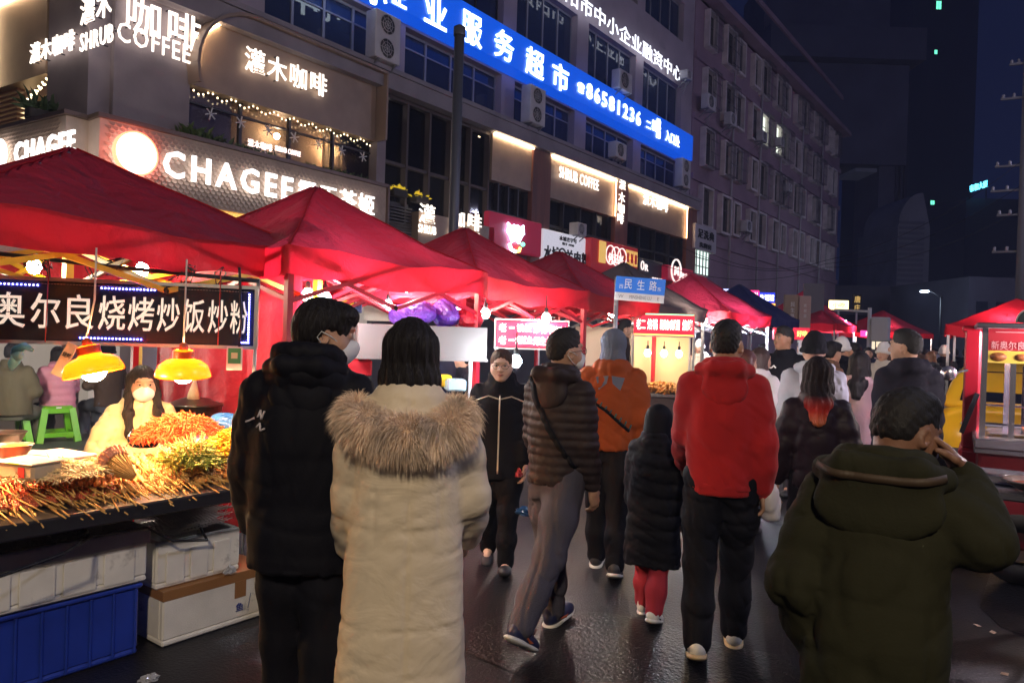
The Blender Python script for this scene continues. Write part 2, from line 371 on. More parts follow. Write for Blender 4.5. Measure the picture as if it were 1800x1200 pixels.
# side wing round the corner
def SF(dist, z, off=0): # frame on the side wall, x runs towards the corner
    o = Vector((FX, Y0, z)) + SIDE * dist + Vector((-SIDE.y, SIDE.x, 0)) * off
    return frame(o, -SIDE, (0, 0, 1))
sw = MB()
M0 = SF(0, 0)
sw.box(-14, -.05, 0, 21, -3, -.9, M0)
for a, b in ((8.32, 11.3), (13.5, 15.6), (17.4, 21)): sw.box(-14, -.05, a, b, -.9, -.1, M0)
bpart(sw, 'side_wall', M_upper)
s = MB(); s.box(-1.5, -.05, 4.45, 11.3, -1, .05, M0); bpart(s, 'side_pier', M_conc)
s = MB(); s.box(-14, -1.52, zw - .1, cz1 + .3, -.3, .08, M0); bpart(s, 'side_fascia', M_panel)
s = MB(); s.box(-14, -.2, ZL - .1, ZL + .1, -.4, .4, M0); bpart(s, 'side_ledge', M_ledge)
led_strip([M0 @ Vector((-1.6, cz1 + .26, .14)), M0 @ Vector((-3.7, cz1 + .26, .14)), M0 @ Vector((-3.7, zw, .14))])
s = MB(); s.box(-14, -1.5, 4.2, zw, -.9, -.85, M0); bpart(s, 'side_room', mat('side_room', (.5, .38, .2), .8, emit=(1, .75, .4), es=.35, var=(1.5, .5)))
s = MB()
for k in range(16): s.box(-4.3, -3.0, Zs_top + .15 + k * .1, Zs_top + .2 + k * .1, -.25, -.1, M0)
bpart(s, 'shutter_slats', mat('terracotta_slats', (.25, .12, .08), .6))
c = MB(); c.box(-3.0, -2.0, Zs_top, zw - .2, -.5, -.45, M0); bpart(c, 'curtain', mat('cream_curtain'))
for k in range(20): fl = MB(); fl.ball(M0 @ Vector((-1.55 - .9 * k / 19, zw - .2 - .35 * k / 19 + .05 * math.sin(k * 2.), .02)), .024, 4); bpart(fl, 'fairy_light', glow('fairy_light', (1, .78, .45), 1.1))
s = MB(); s.box(-14, -.6, .12, 3.9, -1, -.8, M0); bpart(s, 'side_shop_glazing', mat('lit_shop_interior'))
# shop canopy soffit in blue under the tea fascia
s = MB(); s.box(FX - .5, FX - .1, Y0 + 1.3, yB - 1, 3.35, 3.6); bpart(s, 'blue_header', glow('blue_header', (.25, .35, 1), .4))

# ------------------------------------------------------------------ tea shop fascia (front and side faces) as a thing of its own
Zs_bot = Zs_top - 1.27
M_scale = mat('beige_scale_tiles', (.62, .50, .42), .5, var=(3, .12))
TF = empty('shop_fascia', (FX, Y0, Zs_bot), 0, 'wide beige scale textured fascia wrapping the building corner with glowing white disc', 'shop sign')
TI = Matrix.Translation((-FX, -Y0, -Zs_bot))
def tpart(mb, name, m, parent=TF, smooth=None):
    o = mb.build(name, m, parent, smooth)
    if parent is TF: o.matrix_parent_inverse = TI
    return o
fas = MB(); fas.box(FX - .2, FX + .45, Y0 - .05, yB, Zs_bot, Zs_top); fas.box(-6.5, .02, Zs_bot, Zs_top, -.2, .45, M0); tpart(fas, 'backing_board', M_scale)
sc = MB()
nz = 16; hz = 1.2 / nz; wz = .125
def scale_row(Mx, L):
    for j in range(nz):
        z = .04 + j * hz; n = int(L / wz)
        for i in range(n):
            x = (i + .5 * (j % 2)) * wz + .03
            if x + wz > L: continue
            a = Mx @ Vector((x, z + hz * 1.05, .003)); b = Mx @ Vector((x + wz, z + hz * 1.05, .003)); c_ = Mx @ Vector((x + wz * .5, z, .055)); d1 = Mx @ Vector((x + .02, z + hz * .35, .03)); d2 = Mx @ Vector((x + wz - .02, z + hz * .35, .03))
            sc.add([a, d1, c_, d2, b], [(0, 1, 2, 3, 4)])
scale_row(frame((FX + .45, Y0, Zs_bot), (0, 1, 0), (0, 0, 1)), yB - Y0)
scale_row(M0 @ Matrix.Translation((-6.4, Zs_bot, .45)), 6.3)
tpart(sc, 'scale_tiles', M_scale)
tr = MB(); tr.box(FX - .2, FX + .52, Y0 - .1, yB + .03, Zs_top + .002, Zs_top + .08); tr.box(-6.5, .1, Zs_top + .004, Zs_top + .08, -.2, .52, M0)
tr.box(FX + .3, FX + .53, yB + .002, yB + .06, Zs_bot - .2, Zs_top + .06)
tpart(tr, 'edge_trim', mat('bronze_trim', (.2, .14, .11), .4, metal=.5))
go = MB()
for k in range(60): yy = Y0 + .1 + k * (yB - Y0 - .2) / 60; go.rbox(FX + .1, FX + .46, yy, yy + (yB - Y0 - .2) / 60 - .015, Zs_bot - .18, Zs_bot - .02, .02)
M_gold = mat('gold_moulding', (.75, .45, .12), .4, metal=.4, emit=(1, .6, .15), es=.22)  # emission put into the gold to brighten the moulding, which holds no lamp
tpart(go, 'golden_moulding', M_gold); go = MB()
for k in range(56): go.rbox(-6.3 + k * .11, -6.3 + k * .11 + .095, Zs_bot - .18, Zs_bot - .02, .1, .46, .02, M0)
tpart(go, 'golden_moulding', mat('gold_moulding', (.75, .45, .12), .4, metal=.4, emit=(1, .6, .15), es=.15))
W_sign = glow('white_sign_light', (1, .93, .88), .5)
W_warm = glow('warm_white_sign_light', (1, .88, .76), .48)
Mt = FM(0, 0, .47)
def pix_text(mb, s, p0, p1, hpx, off=.12, ext=.012, bold=.015, sp=1.12):
    """text fitted on the facade between two photo pixels (left/right centre), height hpx at its middle"""
    a = on_x(*p0, FX + off); b = on_x(*p1, FX + off)
    mx, my = (p0[0] + p1[0]) / 2, (p0[1] + p1[1]) / 2
    h = on_x(mx, my - hpx / 2, FX + off).z - on_x(mx, my + hpx / 2, FX + off).z
    c = (a + b) / 2; c.z = (a.z + b.z) / 2
    return add_text(mb, s, frame((FX + off, c.y, c.z), (0, 1, 0), (0, 0, 1)), w=abs(b.y - a.y), h=h, ext=ext, bold=bold, sp=sp)
t = MB(); pix_text(t, 'CHAGEE', (286, 290), (514, 330), 45, .55, .02, .05, 1.3); tpart(t, 'latin_lettering', W_sign)
t = MB(); pix_text(t, '霸王茶姬', (524, 335), (657, 362), 38, .55, .02, .02, 1.15); tpart(t, 'chinese_lettering', W_sign)
def disc(M, r, ext, n=40): return MB().lathe([(r, 0), (r, ext), (.001, ext)], n, M)
p = on_x(236, 271, FX + .56); rr = abs(on_x(273, 271, FX + .56).y - on_x(199, 271, FX + .56).y) / 2
tpart(disc(frame(p, (0, 1, 0), (0, 0, 1)), rr * .97, .1), 'round_emblem', W_sign)
rg = MB(); rg.lathe([(rr * .975, 0), (rr * 1.05, 0), (rr * 1.05, .1), (rr * .975, .1)], 40, frame(p, (0, 1, 0), (0, 0, 1))); tpart(rg, 'emblem_rim', glow('red_rim', (1, .12, .06), 1.6))
# side lettering
M1 = SF(0, 0) @ Matrix.Translation((0, 0, .5))
def side_uv(px, py, off=.5):
    o = M0 @ Vector((0, 0, off)); nrm = (M0.to_3x3() @ Vector((0, 0, 1))); r = ray(px, py); C = Vector((0, 0, CAM_H))
    t_ = (o - C).dot(nrm) / r.dot(nrm); q = M0.inverted() @ (C + r * t_); return q.x, q.y
def side_text(mb, s, p0, p1, hpx, off=.5, ext=.012, bold=.02, sp=1.1):
    a = side_uv(*p0, off); b = side_uv(*p1, off); m_ = ((p0[0] + p1[0]) / 2, (p0[1] + p1[1]) / 2)
    h = side_uv(m_[0], m_[1] - hpx / 2, off)[1] - side_uv(m_[0], m_[1] + hpx / 2, off)[1]
    return add_text(mb, s, M0 @ Matrix.Translation(((a[0] + b[0]) / 2, (a[1] + b[1]) / 2, off)), w=abs(b[0] - a[0]), h=h, ext=ext, bold=bold, sp=sp)
t = MB(); side_text(t, 'CHAGEE', (28, 270), (133, 248), 38, .55, .02, .05, 1.2); tpart(t, 'latin_lettering', W_sign)
t = MB(); side_text(t, '霸王茶姬', (38, 300), (120, 283), 26, .55, .02, .02); tpart(t, 'chinese_lettering', W_sign)
u = side_uv(-2, 275, .55); tpart(disc(M0 @ Matrix.Translation((u[0], u[1], .55)), .34, .08), 'round_emblem', W_sign)

# ------------------------------------------------------------------ cafe signs, each its own thing
def letter_sign(name, lines, label, cat='sign', m=None, side=False, off=.12, group=None):
    """lines: (text, p_left, p_right, height px, bold). A raised channel-letter sign: lettering on a rail."""
    t = MB(); 
    for (s, p0, p1, h, *r) in lines:
        (side_text if side else pix_text)(t, s, p0, p1, h, off, .012, (r[0] * .5) if r else .014, r[1] if len(r) > 1 else 1.14)
    c = sum((Vector(v) for v in t.v[:2000]), Vector()) / min(len(t.v), 2000)
    e = empty(name, c, 0, label, cat, group)
    o = t.build('lettering', m or W_warm, e); o.matrix_parent_inverse = Matrix.Translation(-c)
    # standoff pins
    pn = MB(); vs = t.v[::max(1, len(t.v) // 24)]
    for v in vs:
        if side: q = M0.inverted() @ Vector(v); pn.bar(M0 @ Vector((q.x, q.y, off)), M0 @ Vector((q.x, q.y, off - .08)), .02)
        else: pn.bar((FX + off, v[1], v[2]), (FX + off - .08, v[1], v[2]), .02)
    o = pn.build('standoff_pins', M_frame, e); o.matrix_parent_inverse = Matrix.Translation(-c)
    return e
letter_sign('lit_sign', [('咖啡', (222, 22), (352, 62), 66), ('COFFEE', (206, 55), (334, 96), 34, .01)], 'largest white glowing cafe lettering on the street face of the concrete corner pier', off=.16)
letter_sign('lit_sign', [('灌木', (143, 16), (197, 8), 50), ('SHRUB', (142, 82), (200, 52), 32, .02)], 'white glowing cafe lettering on the narrow side face of the concrete corner pier', side=True, off=.16)
letter_sign('lit_sign', [('灌木咖啡', (54, 96), (132, 70), 36, .04, 1.1)], 'small white glowing cafe lettering on the recessed side wall left of the corner pier', side=True, off=.16)
letter_sign('lit_sign', [('灌木咖啡', (430, 105), (574, 150), 42, .03, 1.15)], 'white glowing cafe lettering on the arched brown panel above the plant filled window', off=.2)
letter_sign('lit_sign', [('灌木咖啡', (435, 250), (478, 261), 13, .02), ('SHRUB COFFEE', (483, 261), (528, 271), 9, .02)], 'tiny pink white lettering glowing inside the plant filled cafe window', m=glow('pink_white_light', (1, .75, .68), .5), off=.38)
letter_sign('lit_sign', [('SHRUB COFFEE', (983, 302), (1052, 326), 20, .05)], 'white glowing Latin cafe lettering on a dark panel beside wood pilaster', off=.2)
letter_sign('lit_sign', [('灌', (1088, 322), (1099, 326), 19, .03), ('木', (1087, 345), (1098, 349), 18, .03), ('咖', (1086, 364), (1097, 368), 18, .03), ('啡', (1085, 382), (1096, 386), 18, .03)], 'vertical white glowing cafe lettering on the red brown wood pilaster', off=.28)
letter_sign('lit_sign', [('灌木咖啡', (1130, 349), (1174, 364), 21, .04)], 'white glowing cafe lettering at the far end of the cafe floor beside the last pilaster', off=.2)
s = MB(); ya, yb = fy(722, 390), fy(856, 390); s.box(FX - .2, FX + .3, ya, yb, 3.1, 4.95)
e = empty('lit_sign', (FX, ya, 3.1), 0, 'brown shop board with broken white cafe lettering just above the red canopies', 'sign')
o = s.build('board', M_panel, e); o.matrix_parent_inverse = e.matrix_basis.inverted() if False else Matrix.Translation(-e.location)
t = MB(); pix_text(t, '灌', (736, 372), (764, 380), 34, .36); pix_text(t, '咖', (795, 381), (816, 387), 30, .36); pix_text(t, '啡', (822, 388), (846, 393), 30, .36); pix_text(t, 'SHRUB', (735, 402), (766, 405), 15, .36); pix_text(t, 'COFFEE', (790, 408), (842, 420), 18, .36)
o = t.build('lettering', W_warm, e); o.matrix_parent_inverse = Matrix.Translation(-e.location)
# blue business sign
e = empty('blue_light_box', (FX, 20, 10.3), 0, 'long glowing blue light box sign with white characters and phone number across the upper floors', 'sign')
Bz = lambda px, py: on_x(px, py, FX + .28).z
zb0, zb1 = (Bz(783, 72) + Bz(1216, 273)) / 2, (Bz(820, 11) + Bz(1218, 236)) / 2
s = MB(); ya, yb = fy(560, 0), on_x(1218, 250, FX + .28).y; s.box(FX - .28, FX + .28, ya, yb, zb0, zb1)
M_bluebox = mat('blue_light_box_face', (.02, .12, .5), .4, emit=(.002, .085, .72), es=.20)
o = s.build('box', M_bluebox, e); o.matrix_parent_inverse = Matrix.Translation(-e.location)
t = MB(); B = .3
for ch, p0, p1, h in (('中', (590, -45), (640, -22), 58), ('小', (640, -25), (680, -8), 55), ('企', (688, -20), (716, -4), 48), ('业', (746, 10), (785, 30), 56), ('服', (811, 44), (847, 60), 56), ('务', (869, 73), (903, 88), 52), ('超', (924, 103), (956, 120), 50), ('市', (971, 129), (999, 144), 47)):
    pix_text(t, ch, p0, p1, h, B, .012, .03)
pix_text(t, '☎', (1015, 152), (1027, 158), 18, B, .012, .02); pix_text(t, '86581236', (1031, 160), (1126, 209), 27, B, .012, .05, 1.3)
pix_text(t, '二', (1136, 218), (1144, 222), 12, B, .012, .03); pix_text(t, '楼', (1146, 219), (1153, 223), 19, B); pix_text(t, '服务', (1154, 224), (1161, 228), 36, B, .012, .0); pix_text(t, '入口处', (1170, 238), (1194, 250), 20, B, .012, .02)
o = t.build('lettering', glow('blue_white_light', (.80, .95, 1), .8), e); o.matrix_parent_inverse = Matrix.Translation(-e.location)
letter_sign('lit_sign', [('贵阳市中小企业融资中心', (965, -18), (1198, 122), 31, .03, 1.05)], 'row of white glowing characters climbing the wall above the blue light box sign', m=glow('cold_white_light', (.86, .9, 1), .42), off=.02)
# ------------------------------------------------------------------ shop boards on the street wall
def facade_board(label, p0, p1, hpx0, hpx1, mface, off=.3, depth=.22, name='shop_board', rim=None):
    """board whose left and right edges (centre pixel, height px) are given"""
    a0 = on_x(p0[0], p0[1] - hpx0 / 2, FX + off); a1 = on_x(p0[0], p0[1] + hpx0 / 2, FX + off); b0 = on_x(p1[0], p1[1] - hpx1 / 2, FX + off); b1 = on_x(p1[0], p1[1] + hpx1 / 2, FX + off)
    y0, y1 = a0.y, b0.y; z1 = (a0.z + b0.z) / 2; z0 = (a1.z + b1.z) / 2
    e = empty(name, (FX + off, y0, z0), 0, label, 'sign')
    MI = Matrix.Translation(-e.location)
    s = MB(); s.rbox(FX + off - depth, FX + off, y0, y1, z0, z1, .03); o = s.build('board', mface, e); o.matrix_parent_inverse = MI
    if rim:
        r = MB(); w = .06
        for q in ((y0, y1, z0 - w, z0), (y0, y1, z1, z1 + w), (y0 - w, y0, z0 - w, z1 + w), (y1, y1 + w, z0 - w, z1 + w)): r.box(FX + off - depth, FX + off + .03, *q)
        o = r.build('rim', rim, e); o.matrix_parent_inverse = MI
    def part(mb, nm, m): o = mb.build(nm, m, e); o.matrix_parent_inverse = MI; return o
    return e, part, off
def T(mb, part_off, *a, **k): return pix_text(mb, *a, off=part_off + .015, ext=.015, **k)
M_redboard = mat('crimson_board', (.42, .02, .06), .45, emit=(.5, .01, .05), es=.06)
M_whiteboard = mat('lit_white_board', (.75, .75, .78), .5, emit=(.9, .88, 1), es=.12)
M_black = mat('black_paint', (.012, .012, .014), .5); M_white = mat('white_paint', (.8, .8, .8), .5)
e, P, o_ = facade_board('crimson shop board with a blue white neon squiggle and small green and orange marks', (860, 400), (953, 425), 64, 60, M_redboard)
t = MB()   # neon emblem: an abstract lobed squiggle
c0 = on_x(906, 420, FX + .36); k = .42
def nz(u, v): return (FX + .37, c0.y + u * k, c0.z + v * k)
t.tube([nz(-1, .5), nz(-.95, 1.0), nz(-.6, .75), nz(-.3, .95), nz(-.05, .55), nz(.2, .95), nz(.5, .75), nz(.85, 1.05), nz(.95, .5), nz(.6, .2), nz(.4, -.2), nz(.0, .05), nz(-.4, -.2), nz(-.6, .15), nz(-1, .5)], .055, 8)
t.tube([nz(-.7, .4), nz(-.3, .6), nz(0, .35), nz(.35, .6), nz(.7, .45)], .09, 8)
t.tube([nz(-.75, -.45), nz(-.5, -.85), nz(0, -.95)], .05, 8)
P(t, 'neon_emblem', glow('neon_blue_white', (.55, .75, 1), 2.2))
t = MB(); t.tube([nz(.05, -.95), nz(.5, -.85), nz(.6, -.6)], .05, 8); P(t, 'neon_curve', glow('neon_orange', (1, .5, .1), 1.5)); t = MB(); t.ball(nz(.95, -.3), .07, 6); P(t, 'neon_dot', glow('neon_green', (.1, .9, .5), 1))
e, P, o_ = facade_board('white shop board with big black characters above the third red canopy', (956, 437), (1036, 452), 72, 62, M_whiteboard)
t = MB(); T(t, o_, '水城', (956, 443), (982, 449), 27, bold=.05); T(t, o_, '羊肉粉', (994, 451), (1034, 459), 26, bold=.05); T(t, o_, '水城老字号', (983, 418), (1013, 425), 8); T(t, o_, '·精品羊肉粉·', (984, 462), (1016, 470), 6)
T(t, o_, '始于 1998', (988, 428), (1008, 432), 5); P(t, 'lettering', M_black)
q = on_x(988, 449, FX + o_ + .01); P(MB().lathe([(.2, 0), (.2, .02), (.26, .02), (.26, 0)], 24, frame(q, (0, 1, 0), (0, 0, 1))), 'ring_mark', M_black)
e, P, o_ = facade_board('red shop board with three white ringed characters and yellow tiles', (1040, 446), (1122, 464), 62, 50, mat('red_board_lit', (.5, .025, .03), .45, emit=(.6, .02, .03), es=.05), off=.55, depth=.5)
t = MB(); T(t, o_, '何记兴', (1069, 452), (1095, 458), 17, bold=.03)
for px, py in ((1073, 448), (1083, 450.5), (1093, 453)):
    q = on_x(px, py, FX + o_ + .01); t.lathe([(.33, 0), (.33, .025), (.37, .025), (.37, 0)], 24, frame(q, (0, 1, 0), (0, 0, 1)))
P(t, 'lettering', mat('lit_white_letter', (.8, .75, .72), .5, emit=(1, .8, .75), es=.3))
t = MB()
for i in range(3):
    for j in range(2):
        q = on_x(1103 + i * 7, 447 + i * 1.7 + j * 11, FX + o_ + .012); t.box(-.14, .14, -.17, .17, 0, .02, frame(q, (0, 1, 0), (0, 0, 1)))
P(t, 'yellow_tiles', mat('lit_yellow', (.8, .5, .15), .5, emit=(1, .6, .15), es=.15)); t = MB(); q = on_x(1058, 443, FX + o_ + .012); t.rbox(-.24, .24, -.4, .4, 0, .05, .02, frame(q, (0, 1, 0), (0, 0, 1)))
P(t, 'yellow_block', mat('lit_yellow'))
t = MB(); T(t, o_ + .02, '重庆', (1101.5, 452), (1105, 453), 17); T(t, o_ + .02, '老面', (1108.5, 454), (1112, 455), 17); T(t, o_ + .02, '坊庄', (1115.5, 456), (1119, 457), 17)
P(t, 'tile_lettering', M_redboard)
e, P, o_ = facade_board('dark shop board with two white Latin letters right of the red board', (1124, 478), (1166, 484), 52, 44, mat('slate_board', (.07, .08, .10), .5))
t = MB(); T(t, o_, 'O', (1126, 466), (1132, 467), 17, bold=.02); T(t, o_, 'R', (1133.5, 470), (1139, 471), 12, bold=.02); T(t, o_, '重庆老火锅', (1146, 490), (1163, 493), 6); P(t, 'lettering', mat('lit_white_letter'))
e, P, o_ = facade_board('small crimson shop board with a round white emblem behind the grey canopy', (1174, 478), (1219, 487), 26, 24, mat('crimson_board'), off=.6, depth=.3)
t = MB(); T(t, o_, '策宜庄', (1197, 484), (1214, 488), 10); q = on_x(1188, 476, FX + o_ + .01); t.lathe([(.46, 0), (.46, .05), (.52, .05), (.52, 0)], 24, frame(q, (0, 1, 0), (0, 0, 1))); t.tube([(q.x + .04, q.y - .2, q.z - .2), (q.x + .04, q.y - .15, q.z + .15), (q.x + .04, q.y, q.z - .1), (q.x + .04, q.y + .15, q.z + .15), (q.x + .04, q.y + .2, q.z - .2)], .05, 6); P(t, 'lettering', mat('lit_white_letter'))
e, P, o_ = facade_board('grey white board with black characters on the apartment wall', (1223, 416), (1260, 424), 46, 42, mat('grey_white_board', (.6, .58, .62), .6))
t = MB(); T(t, o_, '足洗典', (1227, 410), (1255, 417), 16, bold=.01); T(t, o_, '洗脚房', (1229, 430), (1250, 435), 9); P(t, 'lettering', M_black)

# ------------------------------------------------------------------ apartment block down the street
AB = empty('apartment_block', (FX, 47, 0), 0, 'violet lit old apartment block with pale boxed window frames beyond the office building', 'building')
AI = Matrix.Translation((-FX, -47, 0))
def apart(mb, nm, m, parent=AB, sm=None):
    o = mb.build(nm, m, parent, sm)
    if parent is AB: o.matrix_parent_inverse = AI
    return o
M_ap = mat('plum_render', (.34, .23, .29), .85, bump=(12, .25), var=(.5, .2), dirt=((.12, .09, .12), .5, .6))
w = MB(); w.box(FX - 11, FX - .25, Y1 + .02, 62, 0, 18.2); w.box(FX - .25, FX + .0, Y1 + .02, 62, 4.0, 4.5)
for k in range(6): w.box(FX - .25, FX - .12, Y1 + .02, 62, 6.6 + k * 2.9, 6.9 + k * 2.9)
w.box(FX - 11, FX + .5, Y1 + .02, 62.2, 18.2, 18.5)
apart(w, 'wall', M_ap)
M_wf = mat('pale_window_surround', (.7, .62, .62), .7, var=(2, .2)); M_bar = mat('rusty_bars', (.16, .15, .17), .6, metal=.5)
lit = {(6, 2), (5, 2)}
for i in range(13):
    yc = 35.3 + i * 2.05 + (.25 if i % 2 else -.25)
    for j in range(4):
        zc = 8.35 + j * 2.9; wd, hg = rnd.choice([(.52, .85), (.6, .9), (.45, .8)])
        f = MB(); d = .28
        for (a, b, c_, e_) in ((yc - wd - .12, yc - wd, zc - hg - .12, zc + hg + .12), (yc + wd, yc + wd + .12, zc - hg - .12, zc + hg + .12), (yc - wd, yc + wd, zc - hg - .12, zc - hg), (yc - wd, yc + wd, zc + hg, zc + hg + .12)): f.box(FX - .25, FX - .25 + d, a, b, c_, e_)
        o = apart(f, 'window', M_wf)
        g = MB(); g.box(FX - .24, FX - .2, yc - wd, yc + wd, zc - hg, zc + hg)
        islit = (i, j) in ((5, 2), (4, 2))
        p = g.build('pane', glow('pale_lit_room', (.75, .85, .7), .35) if islit else mat('apartment_glass', (.03, .035, .05), .12, spec=.8), o)
        m_ = MB(); m_.box(FX - .2, FX - .17, yc - .02, yc + .02, zc - hg, zc + hg); m_.box(FX - .2, FX - .17, yc - wd, yc + wd, zc + .25, zc + .28); m_.build('mullion', M_bar, o)
        if j >= 1 and rnd.random() < .62:
            c_ = MB(); x1 = FX + .32
            for k in range(7):
                yy = yc - wd - .05 + (2 * wd + .1) * k / 6; c_.bar((x1, yy, zc - hg - .1), (x1, yy, zc + hg), .018); c_.bar((x1, yy, zc + hg), (FX, yy, zc + hg), .018); c_.bar((x1, yy, zc - hg - .1), (FX, yy, zc - hg - .1), .02)
            for z_ in (-hg - .1, -.3, .3, hg): c_.bar((x1, yc - wd - .05, zc + z_), (x1, yc + wd + .05, zc + z_), .025)
            c_.build('window_cage', M_bar, o)
for yy in (38.2, 42.6, 46.4, 51, 56): pp = MB(); pp.tube([(FX - .02, yy, 4.5), (FX - .02, yy, 18)], .06, 8); apart(pp, 'drain_pipe', mat('pale_pipe', (.45, .42, .45), .6))
g = MB(); g.box(FX - .2, FX - .15, fy(1222, 450), fy(1250, 450), 5.0, 6.2); apart(g, 'lit_window', glow('cool_room', (.75, .95, .85), .35))
m_ = MB()
for k in range(6): yy = fy(1222, 450) + k * (fy(1250, 450) - fy(1222, 450)) / 5; m_.bar((FX - .1, yy, 5), (FX - .1, yy, 6.2), .05)
for k in range(4): m_.bar((FX - .1, fy(1222, 450), 5 + k * .4), (FX - .1, fy(1250, 450), 5 + k * .4), .04)
apart(m_, 'window_grille', M_bar)
for k in range(7):
    aw = MB(); ya = 36 + k * 3.4; aw.add([(FX, ya, 4.0), (FX, ya + 3, 4.0), (FX + 1.1, ya + 3, 3.55), (FX + 1.1, ya, 3.55), (FX, ya, 3.94), (FX, ya + 3, 3.94), (FX + 1.1, ya + 3, 3.49), (FX + 1.1, ya, 3.49)], [(0, 3, 2, 1), (4, 5, 6, 7), (0, 1, 5, 4), (1, 2, 6, 5), (2, 3, 7, 6), (3, 0, 4, 7)])
    apart(aw, 'awning', mat('grey_awning', (.2, .2, .23), .6, metal=.3))
# ------------------------------------------------------------------ far dark buildings
def cbox(px, d): p = at_d(px, 600, d); return Vector((p.x, p.y, 0))
def far_building(name, label, px0, px1, d, ztop, m, depth=14, zbot=0, rz=None):
    a, b = cbox(px0, d), cbox(px1, d); c = (a + b) / 2; w = (b - a).length; r = math.atan2(b.y - a.y, b.x - a.x)
    e = empty(name, (c.x, c.y, 0), r, label, 'building'); s = MB(); s.box(-w / 2, w / 2, 0, depth, zbot, ztop); s.build('wall', m, e); return e, w
def H(py, d, px=1600): return at_d(px, py, d).z
M_navy = mat('night_concrete', (.22, .22, .28), .9, var=(.3, .15))
e, w = far_building('portal_tower', 'dark concrete tower with a tall open portal frame behind the apartment block', 1535, 1568, 85, H(150, 85), M_navy, 6)
s = MB(); x0 = (1330 - 1552) / FPX * 85; s.box(x0, w / 2 + .6, -.6, 6, H(245, 85) - 3.2, H(120, 85)); s.box(x0, w / 2 + 2, -1.5, 8, H(115, 85), H(60, 85)); s.box(x0, w / 2 - 1, 1, 9, H(60, 85), H(-40, 85)); s.build('lintel', M_navy, e)
s = MB(); s.box(-w / 2 - 2.6, -w / 2 - .1, .3, 5, H(247, 85) - 3.7, H(247, 85) - 3.3); s.build('lit_soffit', mat('pale_soffit', (.5, .5, .55), .8, emit=(.4, .45, .7), es=.003), e)
s = MB()
for k in range(3): s.box(w / 2 - .3 + k * .5, w / 2 + k * .5, -.2, 1, 0, H(150, 85)); 
s.build('fins', mat('night_concrete_dark', (.1, .1, .14), .9), e)
e, w = far_building('dark_tower', 'tall black tower with a few small green lit windows', 1585, 1700, 150, 95, mat('night_tower', (.05, .06, .09), .9), 30)
for (px, py, sx, sy) in ((1650, 10, 9, 14), (1645, 92, 5, 7), (1640, 356, 7, 7)):
    q = at_d(px, py, 149.5); s = MB(); k = 150 / FPX
    xl = (Vector((q.x, q.y, 0)) - Vector(e.location)).dot(Vector((math.cos(e.rotation_euler.z), math.sin(e.rotation_euler.z), 0)))
    fr = MB(); fr.box(xl - sx * k / 2 - .2, xl + sx * k / 2 + .2, -.18, 0, q.z - sy * k / 2 - .2, q.z + sy * k / 2 + .2); o = fr.build('window', M_frame, e)
    for c_ in range(2): s.box(xl - sx * k / 2 + c_ * sx * k * .52, xl - sx * k / 2 + (c_ + .85) * sx * k * .5, -.25, -.19, q.z - sy * k / 2, q.z + sy * k / 2)
    s.build('pane', glow('green_window', (.15, .9, .55), .5), o)
e, w = far_building('round_topped_building', 'pale building with louvred lower storeys beyond the portal tower', 1572, 1628, 70, H(400, 70), mat('pale_night_wall', (.34, .34, .38), .85, var=(.6, .15)), 8)
s = MB(); n = 14
vs = [(-w / 2 + w * .0, -.0, H(400, 70))] + [(-w / 2 + w * .75 * (1 - math.cos(a)) / 1, 0, H(400, 70) + 3.3 * math.sin(a)) for a in np.linspace(0.3, math.pi / 2, 8)] + [(w / 2, 0, H(400, 70))]
k = len(vs); s.add(vs + [(x, 7, z) for x, y, z in vs], [tuple(range(k - 1, -1, -1)), tuple(range(k, 2 * k))] + [(i, (i + 1) % k, (i + 1) % k + k, i + k) for i in range(k)]); s.build('rounded_roof', mat('pale_night_wall'), e)
s = MB()
for j in range(22): s.box(-w / 2 + .1, w / 2 - .6, -.14, 0, 3 + j * .5, 3.25 + j * .5)
s.build('louvres', mat('louvre_grey', (.22, .23, .28), .7), e)
e, w = far_building('low_dark_block', 'low dark building at the bend of the street behind the last canopies', 1445, 1640, 62, H(505, 62), mat('night_block', (.09, .09, .12), .9, var=(.4, .2)), 8)
M_ng = mat('night_glass', (.02, .025, .04), .2)
for k in range(9): s = MB(); s.box(-w / 2 + .5 + k * w / 9, -w / 2 + 1.5 + k * w / 9, -.1, -.002, 2.8, 4.4); s.build('window', M_ng, e)
for k in range(6): s = MB(); s.box(-w / 2 + 4 + k * .55, -w / 2 + 4.4 + k * .55, -.1, 0, .8, 2.4); s.build('lit_shop_window', glow('warm_shop', (1, .85, .6), .25), e)
e, w = far_building('far_office', 'far black building carrying a small blue neon rooftop sign', 1690, 1830, 120, H(345, 120), mat('night_tower'), 20)
s = empty('rooftop_sign', at_d(1719, 345, 119), e.rotation_euler.z, 'small cyan blue neon characters on a dark roof', 'sign')
t = MB(); add_text(t, '泰和大厦', frame((0, 0, 1.6), (1, 0, .35), (-.1, 0, 1)), w=3.0, h=1.1, ext=.1, bold=.03); t.build('lettering', glow('cyan_neon', (.12, .75, 1), 1.0), s)
p_ = MB(); p_.bar((-1.3, 0, -.6), (-1.3, 0, 1.2), .15); p_.bar((1.3, 0, -.6), (1.3, 0, 2), .15); p_.build('rack', M_frame, s)
e, w = far_building('right_side_block', 'low dark row of buildings on the right side of the street', 1700, 1980, 48, 6.5, mat('night_block'), 10)
for k in range(8): s = MB(); s.box(-w / 2 + .5 + k * w / 8, -w / 2 + 1.2 + k * w / 8, -.1, 0, 3.4, 4.9); s.build('window', M_ng, e)
